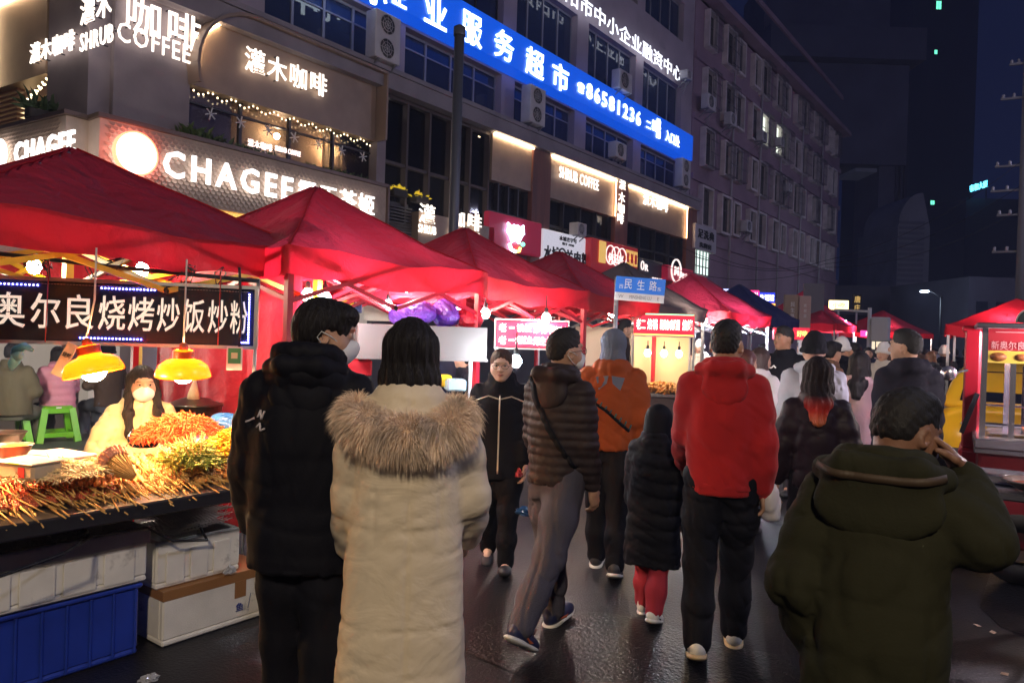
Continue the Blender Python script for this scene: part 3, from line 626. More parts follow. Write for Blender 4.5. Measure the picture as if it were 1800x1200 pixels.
# ------------------------------------------------------------------ posts, masts, wires
def post(name, label, px, py_top, d, r, cat, m, extra=None):
    b = ground(px, d); t = at_d(px, py_top, d).z
    e = empty(name, b, 0, label, cat); s = MB(); s.tube([(0, 0, 0), (0, 0, t * .5), (0, 0, t)], [r * 1.15, r, r], 14); s.build('pole', m, e)
    s = MB(); s.lathe([(r * 2, 0), (r * 2, .03), (r * 1.3, .1)], 14); s.build('base_plate', m, e)
    return e, t
M_pole = mat('dark_grey_pole', (.11, .12, .15), .45, metal=.4)
e, t = post('camera_pole', 'tall dark pole rising in front of the blue light box sign', 791, 62, 10.5, .072, 'pole', M_pole)
s = MB(); s.lathe([(.085, 0), (.085, .12), (.02, .16)], 14, Matrix.Translation((0, 0, t - .02))); s.build('cap', M_pole, e)
M_util = mat('weathered_pole', (.2, .19, .19), .8)
e, t = post('utility_pole', 'utility pole with several insulator crossarms at the right edge of the street', 1790, 95, 24, .13, 'pole', M_util)
q = MB()
for z, L in ((t - .3, .5), (t - 1.4, .7), (t - 3.6, .8), (t - 4.4, .9), (t - 5.2, .7), (t - 6.4, .8)):
    s = MB(); s.bar((-L, -.1, z), (L, .1, z), .07); s.build('crossarm', M_util, e)
    for x in (-L + .06, -L * .5, L * .5, L - .06): q.lathe([(.04, 0), (.055, .03), (.03, .06), (.05, .1), (.02, .14)], 8, Matrix.Translation((x, 0, z + .04)))
q.build('insulators', mat('insulator', (.4, .38, .38), .3), e)
up = Vector((e.location.x, e.location.y, 0))
def wire(label, pts, r, sag=.3):
    P = []
    for a, b in zip(pts[:-1], pts[1:]):
        a = Vector(a); b = Vector(b)
        for k in range(13): u = k / 12; P.append(a.lerp(b, u) - Vector((0, 0, sag * 4 * u * (1 - u))))
    Q = [P[0]] + [p for a, p in zip(P[:-1], P[1:]) if (p - a).length > 1e-4]
    o = MB().tube(Q, r, 6).build('overhead_wire', mat('black_cable', (.008, .008, .01), .5)); tag(o, label, 'wire'); return o
for i, (pa, da, zl, txt) in enumerate((((1130, 455), 20, 4.5, 'lowest black overhead cable sagging from the office wall to the utility pole'), ((1190, 430), 24, 5.4, 'second overhead cable crossing before the apartment block'), ((1240, 440), 30, 6.0, 'upper thin cable spanning from the apartment block to the utility pole'))):
    wire(txt, [at_d(*pa, da), at_d(1450, 470 - i * 6, 26), up + Vector((0, 0, t - 5 + i * .8))], .009, .5)
e, t = post('street_lamp', 'far street lamp with a cold blue white light over the dark road', 1652, 520, 45, .06, 'street lamp', mat('black_lamp_pole', (.01, .01, .014), .7))
def lamp_head(e, t, out, rz, strength, col, rad=.25):
    a = MB(); D_ = Vector((math.cos(rz), math.sin(rz), 0)); a.tube([Vector((0, 0, t - .1)), Vector((0, 0, t + .25)) + D_ * out * .5, Vector((0, 0, t + .35)) + D_ * out], .045, 8); a.build('arm', mat('black_lamp_pole', (.01, .01, .014), .7), e)
    h = MB(); c = Vector((0, 0, t + .33)) + D_ * out; h.ball(c + Vector((0, 0, .05)), .22, 8, (1.6, 1, .4)); h.build('lamp_housing', M_pole, e)
    g = MB(); g.ball(c - Vector((0, 0, .05)), .16, 8, (1.6, 1, .35)); g.build('lamp_lens', glow('street_lamp_lens', (.7, .85, 1), 18), e)
    ld = bpy.data.lights.new('street_lamp_light', 'POINT'); ld.energy = strength; ld.color = col; ld.shadow_soft_size = rad
    lo = bpy.data.objects.new('street_lamp_light', ld); COL.objects.link(lo); lo.location = c - Vector((0, 0, .5)); lo.parent = e
lamp_head(e, t, -.9, 0, 40, (.65, .8, 1))
# unseen street lamps added beside and behind the camera to light facade, road and coats
ADDED_LAMPS = [(5.0, -5.0, 7.0, 400, (1, .80, .57)), (9.5, 9, 11.0, 280, (.70, .70, 1)), (9.5, 25, 11.0, 230, (.70, .66, 1)), (9.5, 44, 11.0, 260, (.76, .66, 1))]
for (x, y, h, en, colr) in ADDED_LAMPS:
    e = empty('street_lamp', (x, y, 0), 0, 'unseen street lamp added on the right hand pavement to light the street', 'street lamp', 'unseen street lamps added along the right hand pavement')
    s = MB(); s.tube([(0, 0, 0), (0, 0, h * .5), (0, 0, h)], [.11, .09, .07], 12); s.build('pole', M_pole, e)
    lamp_head(e, h, 1.6, math.pi, en, colr, .3)
# ================================================================== STALLS
M_red = mat('crimson_canopy', (.40, .020, .050), .6, bump=(9, .5, (1, 1, 1), .06), transl=.16, wrinkle=(3, .8, (1, 1, 1), .12), dirt=((.34, .015, .035), 2.2, .58))
M_valance = mat('scarlet_valance', (.56, .010, .026), .6, bump=(9, .3, (1, 1, 1), .05), transl=.45)
M_blue = mat('blue_canopy', (.02, .03, .16), .6, bump=(9, .3, (1, 1, 1), .05), transl=.25)
M_greyc = mat('grey_canopy', (.16, .13, .14), .6, bump=(9, .3, (1, 1, 1), .05), transl=.25)
M_lining = mat('silver_blue_lining', (.20, .22, .28), .5, bump=(9, .4, (1, 1, 1), .05))
M_yel = mat('yellow_tube', (.70, .42, .02), .45, dirt=((.25, .15, .05), 12, .62))
M_redt = mat('red_tube', (.45, .012, .03), .4); M_steel = mat('galvanised_tube', (.55, .55, .58), .35, metal=.8)
M_knot = mat('black_joint', (.02, .02, .022), .5)
def bulb(parent, p, r=.045, es=60, col=(1, .93, .85), drop=.0):
    b = MB(); b.lathe([(.001, -r), (r * .6, -r * .8), (r, 0), (r * .85, r * .6), (r * .4, r * 1.25)], 12, Matrix.Translation(p)); b.build('bulb', glow('bulb_%d_%d' % (es, int(col[2] * 100)), col, es), parent)
    s = MB(); s.lathe([(r * .42, r * 1.2), (r * .45, r * 2.2), (.006, r * 2.5), (.006, r * 2.5 + drop)], 10, Matrix.Translation(p)); s.build('lamp_holder', M_knot, parent)
def hanging_bulb(label, p, r=.045, es=60, col=(1, .93, .85), drop=.12, group=None):
    e = empty('hanging_bulb', p, 0, label, 'lamp', group); bulb(e, Vector((0, 0, 0)), r, es, col, drop); return e
def tent(label, F, ya, yb, D=2.0, ze=2.2, rise=.55, rot=0, mc=M_red, mv=M_valance, mf=M_redt, val=.2, lining=None, ridge=0.0, legs_z=0, seed=1, cat='canopy tent', name='canopy_tent', origin=None, detail=True):
    """pop-up tent: front edge at X=-F, from Y=ya to yb, depth D towards the wall"""
    W = yb - ya; cx, cy = (-F - D / 2, (ya + yb) / 2) if origin is None else origin
    e = empty(name, (cx, cy, 0), rot, label, cat); r_ = random.Random(seed)
    N = 24; vs = []; fs = []
    hx, hy = D / 2, W / 2
    def hz(u, v):
        au, av = abs(u), max(0, (abs(v) - ridge)) / (1 - ridge)
        m = max(au, av); h = (1 - m) ** 1.12
        hip = 1 - abs(au - av) / max(m, 1e-3)
        sag = -.10 * (1 - hip ** .35) * m * (1 - m) * 2.2 - .035 * (1 - hip) * m ** 4
        return ze + rise * h + sag + .010 * math.sin(9 * u + 5 * v + seed) * m + .006 * math.sin(17 * u - 13 * v + seed)
    for i in range(N + 1):
        for j in range(N + 1):
            u, v = -1 + 2 * i / N, -1 + 2 * j / N; vs.append((u * hx, v * hy, hz(u, v)))
    fs = [(i * (N + 1) + j, (i + 1) * (N + 1) + j, (i + 1) * (N + 1) + j + 1, i * (N + 1) + j + 1) for i in range(N) for j in range(N)]
    MB().add(vs, fs, True).build('canopy', mc, e)
    if lining: MB().add([(x * .99, y * .99, z - .02) for x, y, z in vs], [f[::-1] for f in fs], True).build('lining', lining, e)
    hp = MB()
    for sx in (-1, 1):
        for sy in (-1, 1): hp.tube([(sx * hx * t_, sy * hy * (ridge + (1 - ridge) * t_), hz(sx * t_, sy * (ridge + (1 - ridge) * t_)) + .004) for t_ in np.linspace(.02, 1, 14)], .007, 5)
    hp.build('hip_seams', mv, e)
    va = MB(); loop = [(-1 + 2 * k / N, -1) for k in range(N)] + [(1, -1 + 2 * k / N) for k in range(N)] + [(1 - 2 * k / N, 1) for k in range(N)] + [(-1, 1 - 2 * k / N) for k in range(N)]
    L = len(loop); q = []
    for k, (u, v) in enumerate(loop):
        z = hz(u, v); w = .012 * math.sin(k * 1.7 + seed) + .008 * math.sin(k * .61)
        for t_, o_ in ((0, 0), (.5, w * .6), (1, w)):
            q.append((u * (hx + .004 + o_), v * (hy + .004 + o_), z + .004 - t_ * (val + .012 * math.sin(k * .9 + seed))))
    va.add(q, [(3 * k + t_, 3 * k + t_ + 1, 3 * ((k + 1) % L) + t_ + 1, 3 * ((k + 1) % L) + t_) for k in range(L) for t_ in (0, 1)], True).build('valance', mv, e)
    ix, iy = hx - .05, hy - .05
    for sx in (-1, 1):
        for sy in (-1, 1):
            g = MB(); g.bar((sx * ix, sy * iy, legs_z), (sx * ix, sy * iy, ze + .0), .045); g.box(sx * ix - .05, sx * ix + .05, sy * iy - .05, sy * iy + .05, legs_z, legs_z + .012); g.build('leg', mf, e)
    if detail:
        zt, zb_ = ze - .06, ze - .36
        def scissor(a, b, n, nm='truss'):
            g = MB(); kn = MB(); a = Vector(a); b = Vector(b); nrm = Vector((-(b - a).y, (b - a).x, 0)).normalized() * .014
            for k in range(n):
                p, q_ = a.lerp(b, k / n), a.lerp(b, (k + 1) / n)
                g.bar(p + Vector((0, 0, zt)) + nrm, q_ + Vector((0, 0, zb_)) + nrm, .022, .03); g.bar(p + Vector((0, 0, zb_)) - nrm, q_ + Vector((0, 0, zt)) - nrm, .022, .03)
                for w_ in (zt, zb_): kn.ball(q_ + Vector((0, 0, w_)), .022, 4)
            o = g.build(nm, mf, e); kn.build('joint', M_knot, o)
        for a, b in (((-ix, -iy, 0), (ix, -iy, 0)), ((ix, -iy, 0), (ix, iy, 0)), ((ix, iy, 0), (-ix, iy, 0)), ((-ix, iy, 0), (-ix, -iy, 0))): scissor(a, b, 2)
        scissor((-ix, 0, 0), (ix, 0, 0), 2); scissor((0, -iy, 0), (0, iy, 0), 2)
        g = MB(); g.bar((0, 0, zb_ - .1), (0, 0, ze + rise - .04), .05); g.build('centre_pole', mf, e)
        for sx in (-1, 1):
            for sy in (-1, 1):
                g = MB(); g.bar((sx * ix, sy * iy, ze - .03), (sx * ix * .5, sy * iy * .5, ze + rise * .38), .025); g.bar((sx * ix * .5, sy * iy * .5, ze + rise * .38), (0, sy * iy * ridge, ze + rise - .09), .025); g.build('rafter', mf, e)
    return e
T1 = tent('nearest crimson canopy tent with yellow scissor frame and blue grey lining over the skewer stall', 4.2, .95, 3.42, 2.3, 2.22, .60, R(5), lining=M_lining, mf=M_yel, seed=1)
T2 = tent('second crimson canopy tent with red frame over the steel hood stall', 4.02, 2.95, 5.0, 2.1, 2.2, .66, 0, seed=2)
T3 = tent('third crimson canopy tent with red frame beside the red character sign', 4.35, 5.3, 7.3, 2.1, 2.2, .66, 0, seed=3)
T4 = tent('fourth crimson canopy tent left of the grey canopy', 4.55, 7.55, 9.55, 2.1, 2.2, .66, 0, seed=4)
T5 = tent('grey canopy tent behind the blue street name sign', 4.8, 9.85, 11.9, 2.1, 2.2, .75, 0, M_greyc, M_greyc, M_steel, seed=5)
T6 = tent('scarlet canopy tent with a short ridge right of the grey canopy', 4.55, 12.3, 14.5, 2.2, 2.2, .75, 0, mv=M_valance, mf=M_steel, seed=6, ridge=.25)
T7 = tent('dark blue canopy tent with white poles beyond the scarlet one', 5.0, 15.8, 18.2, 2.2, 2.25, .8, 0, M_blue, M_blue, M_steel, seed=7)
T8 = tent('small far crimson canopy under the yellow lit sign', 5.0, 21.5, 24.0, 2.4, 2.3, 1.0, 0, mf=M_steel, seed=8, detail=False)
T9 = tent('farthest crimson canopy at the bend of the street', 0, 0, 2.7, 2.7, 2.3, .9, R(-20), mf=M_steel, seed=9, detail=False, origin=(ground(1550, 30).x, ground(1550, 30).y))
g_ = ground(1786, 14)
T10 = tent('scarlet canopy tent on the right side of the street behind the food cart', 0, 0, 2.2, 2.2, 2.12, .56, R(3), mc=mat('scarlet_canopy', (.6, .012, .03), .6, bump=(9, .3, (1, 1, 1), .05), transl=.5), mf=M_steel, seed=10, detail=False, origin=(g_.x, g_.y))
# off-frame neighbour of the row (its light falls on the first customers)
# bulbs hung in the tents
BU = [(-12, 640, 7.2, 390, (1, .9, .75)), (541, 520, 5.6, 135, (1, .93, .85)), (571, 526, 5.3, 135, (.85, .93, 1)), (682, 538, 6.95, 168, (.8, .92, 1)), (797, 546, 6.95, 168, (.78, .92, 1)), (853, 552, 7.0, 100, (1, .8, .6)), (960, 560, 7.4, 123, (1, .9, .8)),
      (907, 636, 5.9, 135, (.9, .95, 1)), (1268, 566, 13.5, 180, (.75, .85, 1)), (1295, 568, 14, 180, (.75, .85, 1)), (1237, 564, 12.5, 135, (1, .9, .85)), (1485, 568, 22, 292, (.8, .9, 1)), (1549, 580, 29, 292, (1, .9, .8))]
for i, (px, py, d, es, c) in enumerate(BU):
    hanging_bulb(['bulb glowing at the left edge over the seated diners', 'left of the pair of bare bulbs behind the black coated man', 'right of the pair of bare bulbs behind the black coated man', 'cold white bulb left of the purple bag on the steel hood', 'cold white bulb right of the purple bag on the steel hood', 'dim warm bulb left of the red character sign', 'bulb above the red character sign', 'bright lamp beside the head of the woman with glasses', 'left cold bulb under the dark blue canopy', 'right cold bulb under the dark blue canopy', 'bulb on a post right of the food display case', 'bulb under the small far crimson canopy', 'bulb under the farthest crimson canopy'][i], at_d(px, py, d), .045 if d < 9 else .06, es, c)
for px, py, d, lb in ((250, 475, 5.3, 'extra bare bulb added among the yellow struts above the LED board'), (60, 470, 4.9, 'extra bare bulb added among the yellow struts at the left edge above the LED board'), (715, 505, 6.3, 'extra bare bulb added high under the second canopy'), (905, 520, 8.0, 'extra bare bulb added high under the third canopy'), (1075, 552, 10.2, 'extra bare bulb added under the fourth canopy'), (1190, 556, 12.0, 'extra bare bulb added under the grey canopy')):
    hanging_bulb(lb, at_d(px, py, d), .045, 75, (1, .82, .62))  # extra bulbs added to light the canopies from below
# ------------------------------------------------------------------ stall 1: skewer table
TX, TZ = -3.42, .82
tb = empty('stall_table', (-4.0, 1.4, 0), 0, 'long dark edged stall table heaped with skewers under the nearest canopy', 'table')
s = MB(); s.rbox(-.62, .58, -2.6, 1.3, TZ - .07, TZ, .008); s.build('table_top', mat('black_table_edge', (.02, .021, .028), .35), tb)
s = MB(); s.box(-.6, .12, -2.58, 1.28, TZ - .17, TZ - .072); s.build('apron', mat('dull_steel_apron', (.16, .16, .2), .45, metal=.6, var=(3, .3)), tb)
for x in (-.5, .42):
    for y in (-2.4, 1.2):
        s = MB(); s.bar((x, y, 0), (x, y, TZ - .17), .05); s.build('leg', M_steel, tb)
s = MB(); s.box(-.15, -.6, -1.6, 1.26, .22, .24); s.build('shelf', M_steel, tb)
# red side wall of the tent
cw = MB(); n = 28; vs = []
for k in range(n + 1):
    u = k / n
    for j in range(9):
        v = j / 8; x = -4.3 - 2.1 * u; y = 3.28 + .22 * u * .2 + .025 * math.sin(u * 19 + v * 3) + .012 * math.sin(u * 47 - v * 5); vs.append((x, y, 2.3 - 2.2 * v))
cw.add(vs, [(k * 9 + j, k * 9 + j + 1, k * 9 + j + 10, k * 9 + j + 9) for k in range(n) for j in range(8)], True)
o = cw.build('side_curtain', mat('red_side_cloth', (.52, .02, .04), .65, bump=(5, .6, (1, 1, 1), .06), wrinkle=(18, .35), transl=.2)); tag(o, 'red cloth side wall hanging behind the vendor under the nearest canopy', 'curtain')
cw = MB(); vs = []
for k in range(n + 1):
    u = k / n
    for j in range(4):
        v = j / 3; vs.append((-6.45 + .02 * math.sin(u * 21), .9 + 2.35 * u, 2.28 - .55 * v + .06 * math.sin(u * 7) * v))
cw.add(vs, [(k * 4 + j, k * 4 + j + 1, k * 4 + j + 5, k * 4 + j + 4) for k in range(n) for j in range(3)], True)
o = cw.build('side_curtain', mat('red_side_cloth')); tag(o, 'short red cloth rolled up along the back of the nearest canopy', 'curtain')
# LED sign board
A = at_d(447, 556, 4.5); Bp = at_d(-70, 542, 4.16)
rt = Vector((A.x - Bp.x, A.y - Bp.y, 0)); Ls = rt.length; rt.normalize()
zc = (at_d(447, 556, 4.5).z + at_d(0, 546, 4.2).z) / 2
cs = Vector(((A.x + Bp.x) / 2, (A.y + Bp.y) / 2, zc))
SB = empty('led_sign_board', cs, math.atan2(rt.y, rt.x), 'black LED board with large white characters and blue strips over the skewer table', 'sign')
hs = .172
s = MB(); s.rbox(-Ls / 2, Ls / 2, 0, .035, -hs, hs, .004); s.build('panel', mat('black_acrylic', (.018, .022, .028), .22), SB)
s = MB()
for (a, b, c_, d_) in ((-Ls / 2 - .02, Ls / 2 + .02, hs, hs + .02), (-Ls / 2 - .02, Ls / 2 + .02, -hs - .02, -hs), (Ls / 2, Ls / 2 + .022, -hs, hs), (-Ls / 2 - .02, -Ls / 2, -hs, hs)): s.box(a, b, -.012, .045, c_, d_)
s.build('frame', mat('worn_aluminium', (.5, .5, .5), .4, metal=.8), SB)
MS = frame((0, 0, 0), (1, 0, 0), (0, 0, 1))
kpx = Ls / 517.0
t = MB(); dots = MB()
def sx(px): return (px + 70) * kpx - Ls / 2
chars = [('奥', 10, 56), ('尔', 72, 50), ('良', 131, 48), ('烧', 187, 47), ('烤', 239, 46), ('炒', 288, 41), ('饭', 335, 38), ('炒', 379, 37), ('粉', 418, 32)]
for ch, px, cw_ in chars: add_text(t, ch, MS @ Matrix.Translation((0, 0, .002)), w=cw_ * kpx, h=.20, ext=.004, bold=.012, dx=sx(px), dy=.0)
t.build('lettering', mat('cream_led_letter', (.72, .66, .56), .5, emit=(1, .9, .75), es=.16), SB)
for ch, px, cw_ in chars:      # unlit LED dots in the strokes: sample along strokes
    V, F = text_raw(ch, .1, -.0); W_, H_ = np.ptp(V[:, 0]), np.ptp(V[:, 1]); vs_ = V[V[:, 2] > .05]
    for v in vs_[::5]: dots.box(sx(px) + v[0] / W_ * (cw_ - 3) * kpx - .0017, sx(px) + v[0] / W_ * (cw_ - 3) * kpx + .0017, -.0125, -.0105, v[1] / H_ * .193 - .0017, v[1] / H_ * .193 + .0017)
dots.build('led_dots', mat('dark_led', (.12, .1, .09), .5), SB)
bl = MB()
def strip(p0, p1, y0, y1, n):
    for k in range(n): bl.ball((sx(p0 + (p1 - p0) * k / (n - 1)), -.006, y0 + (y1 - y0) * k / (n - 1)), .0048, 4)
strip(-60, 58, .145, .145, 18); strip(168, 262, .143, .143, 16); strip(133, 240, -.150, -.150, 18); strip(437, 437, .14, -.15, 20); strip(425, 437, -.152, -.152, 4)
bl.build('blue_led_strips', glow('blue_led', (.12, .12, 1), 14), SB)
wl_ = MB()
for k in range(70): wl_.box(sx(60 + k * 5.4) - .006, sx(60 + k * 5.4) + .006, -.004, 0, .1425 + .012, .1445 + .012)
wl_.build('led_strip_line', mat('pale_strip', (.4, .4, .4), .5), SB)
# hanging bar with cords and the right hand post
br = empty('hanging_bar', cs + Vector((0, 0, .30)), SB.rotation_euler.z, 'black rail with tangled cords from which the LED board hangs', 'rail')
s = MB(); s.tube([(-Ls / 2, .02, .03), (0, .02, -.03), (Ls / 2 + .02, .02, -.075)], .013, 8); s.build('rail', M_knot, br)
s = MB(); s.tube([(Ls / 2 + .015, .03, -.06), (Ls / 2 + .005, .03, -.6), (Ls / 2 - .04, .05, -1.9)], .011, 8); s.build('post', mat('worn_aluminium'), br)
rr_ = random.Random(5)
cd = MB()
for px in (70, 155, 320, 380):
    x = sx(px)
    for k in range(3): cd.tube([(x + rr_.uniform(-.02, .02), 0, .0), (x + rr_.uniform(-.05, .05), -.02, -.04), (x + rr_.uniform(-.03, .03), .0, -.11)], .0035, 5)
for px in (52, 62, 190, 300, 316, 326):
    x = sx(px); P_ = [(x, 0, 0)]
    for k in range(7): P_.append((x + rr_.uniform(-.06, .06), rr_.uniform(-.03, .03), rr_.uniform(-.10, .03)))
    cd.tube(P_, .004, 5)
cd.tube([(sx(417), -.02, 0), (sx(420), -.03, -.12), (sx(424), -.03, -.33), (sx(421), -.03, -.5)], .008, 6)
cd.build('black_cords', M_knot, br)
cd = MB(); cd.tube([(sx(78), -.02, 0), (sx(77), -.025, -.3), (sx(75), -.02, -.48)], .003, 5); cd.tube([(sx(383), -.02, -.05), (sx(382), -.025, -.3), (sx(381), -.02, -.47)], .003, 5); cd.build('red_cords', mat('red_cord', (.5, .06, .04), .6), br)
# heat lamps
def heat_lamp(label, px, py, d, tilt, k=1.0):
    p = at_d(px, py, d); e = empty('heat_lamp', p, 0, label, 'lamp', None); e.rotation_euler = (R(tilt[0]), R(tilt[1]), 0)
    s = MB(); s.lathe([(.165 * k, -.045 * k), (.172 * k, -.04 * k), (.168 * k, -.02 * k), (.15 * k, .03 * k), (.11 * k, .06 * k), (.07 * k, .07 * k), (.066 * k, .075 * k), (.06 * k, .13 * k), (.045 * k, .135 * k)], 32)
    s.build('shade', mat('orange_lamp_shade', (.62, .085, .002), .3, transl=.14, coat=.4), e)
    s = MB(); s.lathe([(.066 * k, .08 * k), (.066 * k, .125 * k)], 20); s.lathe([(.03 * k, .12 * k), (.025 * k, .17 * k), (.008, .18 * k)], 12); s.build('cap', mat('dark_orange_plastic', (.35, .08, .01), .35), e)
    b = MB(); b.ball((0, 0, -.015 * k), .075 * k, 8); b.build('bulb', glow('heat_bulb', (1, .58, .24), 108), e)
    top = Vector((0, 0, .17 * k)); c = MB(); M_ = e.rotation_euler.to_matrix().inverted(); c.tube([top, M_ @ Vector((0, .0, .35)), M_ @ Vector((.005, 0, .62))], .005, 6); c.build('cord', mat('pale_cord', (.6, .55, .5), .6), e)
    return e
heat_lamp('larger tilted orange heat lamp hanging over the left of the skewers', 163, 645, 3.85, (10, -10), .86)
heat_lamp('smaller level orange heat lamp hanging beside the seated vendor', 322, 650, 4.15, (3, 4), .86)
heat_lamp('orange heat lamp hanging outside the picture over the near end of the table', -140, 690, 3.3, (0, 0), 1.0)
# green payment card
p = at_d(412, 630, 4.42); e = empty('payment_card', p, SB.rotation_euler.z, 'small white and green card hanging below the right end of the LED board', 'card')
s = MB(); s.rbox(-.045, .045, 0, .006, -.07, .07, .002); s.build('card', M_white, e); s = MB(); s.box(-.036, .036, -.003, -.0005, -.03, .062); s.build('green_field', mat('green_print', (.03, .30, .14), .5), e); s = MB(); s.box(-.018, .018, -.005, -.0032, .0, .035); s.build('pale_square', mat('pale_green', (.5, .65, .5), .5), e)
# hanging plastic glove, wooden tag
p = at_d(30, 622, 4.15); s = MB(); s.ball((0, 0, 0), .06, 8, (1.2, .4, .7)); s.tube([(0, 0, .02), (.1, 0, .05), (.17, .01, .03)], [.03, .02, .012], 8); s.tube([(0, 0, -.02), (-.06, 0, -.06), (-.1, .01, -.09)], [.03, .025, .012], 8); o = s.build('plastic_glove', mat('teal_film', (.2, .5, .55), .3, transl=.4)); o.location = p; tag(o, 'teal plastic glove tied up under the left of the LED board', 'glove')
p = at_d(113, 632, 4.2); e = empty('price_tag', p, SB.rotation_euler.z, 'slanted pale wooden price tag with dark characters left of the large heat lamp', 'tag'); Mx = Matrix.Rotation(R(25), 4, 'Y')
s = MB(); s.rbox(-.03, .03, 0, .008, -.1, .1, .002, Mx); s.build('board', mat('pale_wood', (.75, .55, .3), .6), e); t = MB(); add_text(t, '烧烤', frame((0, -.001, 0), Mx.to_3x3() @ Vector((1, 0, 0)), Mx.to_3x3() @ Vector((0, 0, 1))), w=.045, h=.03, ext=.002, dy=.03); t.build('lettering', M_black, e)
# ================================================================== PEOPLE: smooth distance-field bodies turned into one continuous skin
def snet(D, org, h):
    ins = D < 0
    a = ins[:-1, :-1, :-1]
    cnt = np.zeros(a.shape, np.int8)
    for dx in (0, 1):
        for dy in (0, 1):
            for dz in (0, 1):
                cnt += ins[dx:ins.shape[0] - 1 + dx, dy:ins.shape[1] - 1 + dy, dz:ins.shape[2] - 1 + dz]
    act = (cnt > 0) & (cnt < 8)
    I, J, K = np.nonzero(act); n = len(I)
    idx = np.full(act.shape, -1, np.int64); idx[I, J, K] = np.arange(n)
    acc = np.zeros((n, 3)); c = np.zeros(n)
    corner = [(x, y, z) for x in (0, 1) for y in (0, 1) for z in (0, 1)]
    vals = {q: D[I + q[0], J + q[1], K + q[2]] for q in corner}
    for q in corner:
        for ax in range(3):
            if q[ax]: continue
            p = list(q); p[ax] = 1; p = tuple(p); v0, v1 = vals[q], vals[p]
            m = (v0 < 0) != (v1 < 0); t = np.where(m, v0 / np.where(m, v0 - v1, 1), 0)
            for k in range(3): acc[:, k] += np.where(m, q[k] + (t if k == ax else 0), 0)
            c += m
    V = (acc / c[:, None] + np.stack([I, J, K], 1)) * h + np.array(org)
    F = []
    for ax in range(3):
        s0 = [slice(1, -1)] * 3; s1 = [slice(1, -1)] * 3; s0[ax] = slice(0, -1); s1[ax] = slice(1, None)
        x0, x1 = ins[tuple(s0)], ins[tuple(s1)]
        m = x0 != x1; P = np.stack(np.nonzero(m), 1)
        sgn = x0[m]
        for k in range(3):
            if k != ax: P[:, k] += 1
        u, w = [(1, 2), (2, 0), (0, 1)][ax]
        def cell(du, dw):
            Q = P.copy(); Q[:, u] += du; Q[:, w] += dw; return idx[Q[:, 0], Q[:, 1], Q[:, 2]]
        q = np.stack([cell(-1, -1), cell(0, -1), cell(0, 0), cell(-1, 0)], 1)
        q = np.where(sgn[:, None], q, q[:, ::-1]); F.append(q)
    F = np.concatenate(F); F = F[(F >= 0).all(1)]
    return V, F
def A3(v): return np.array(v, float)
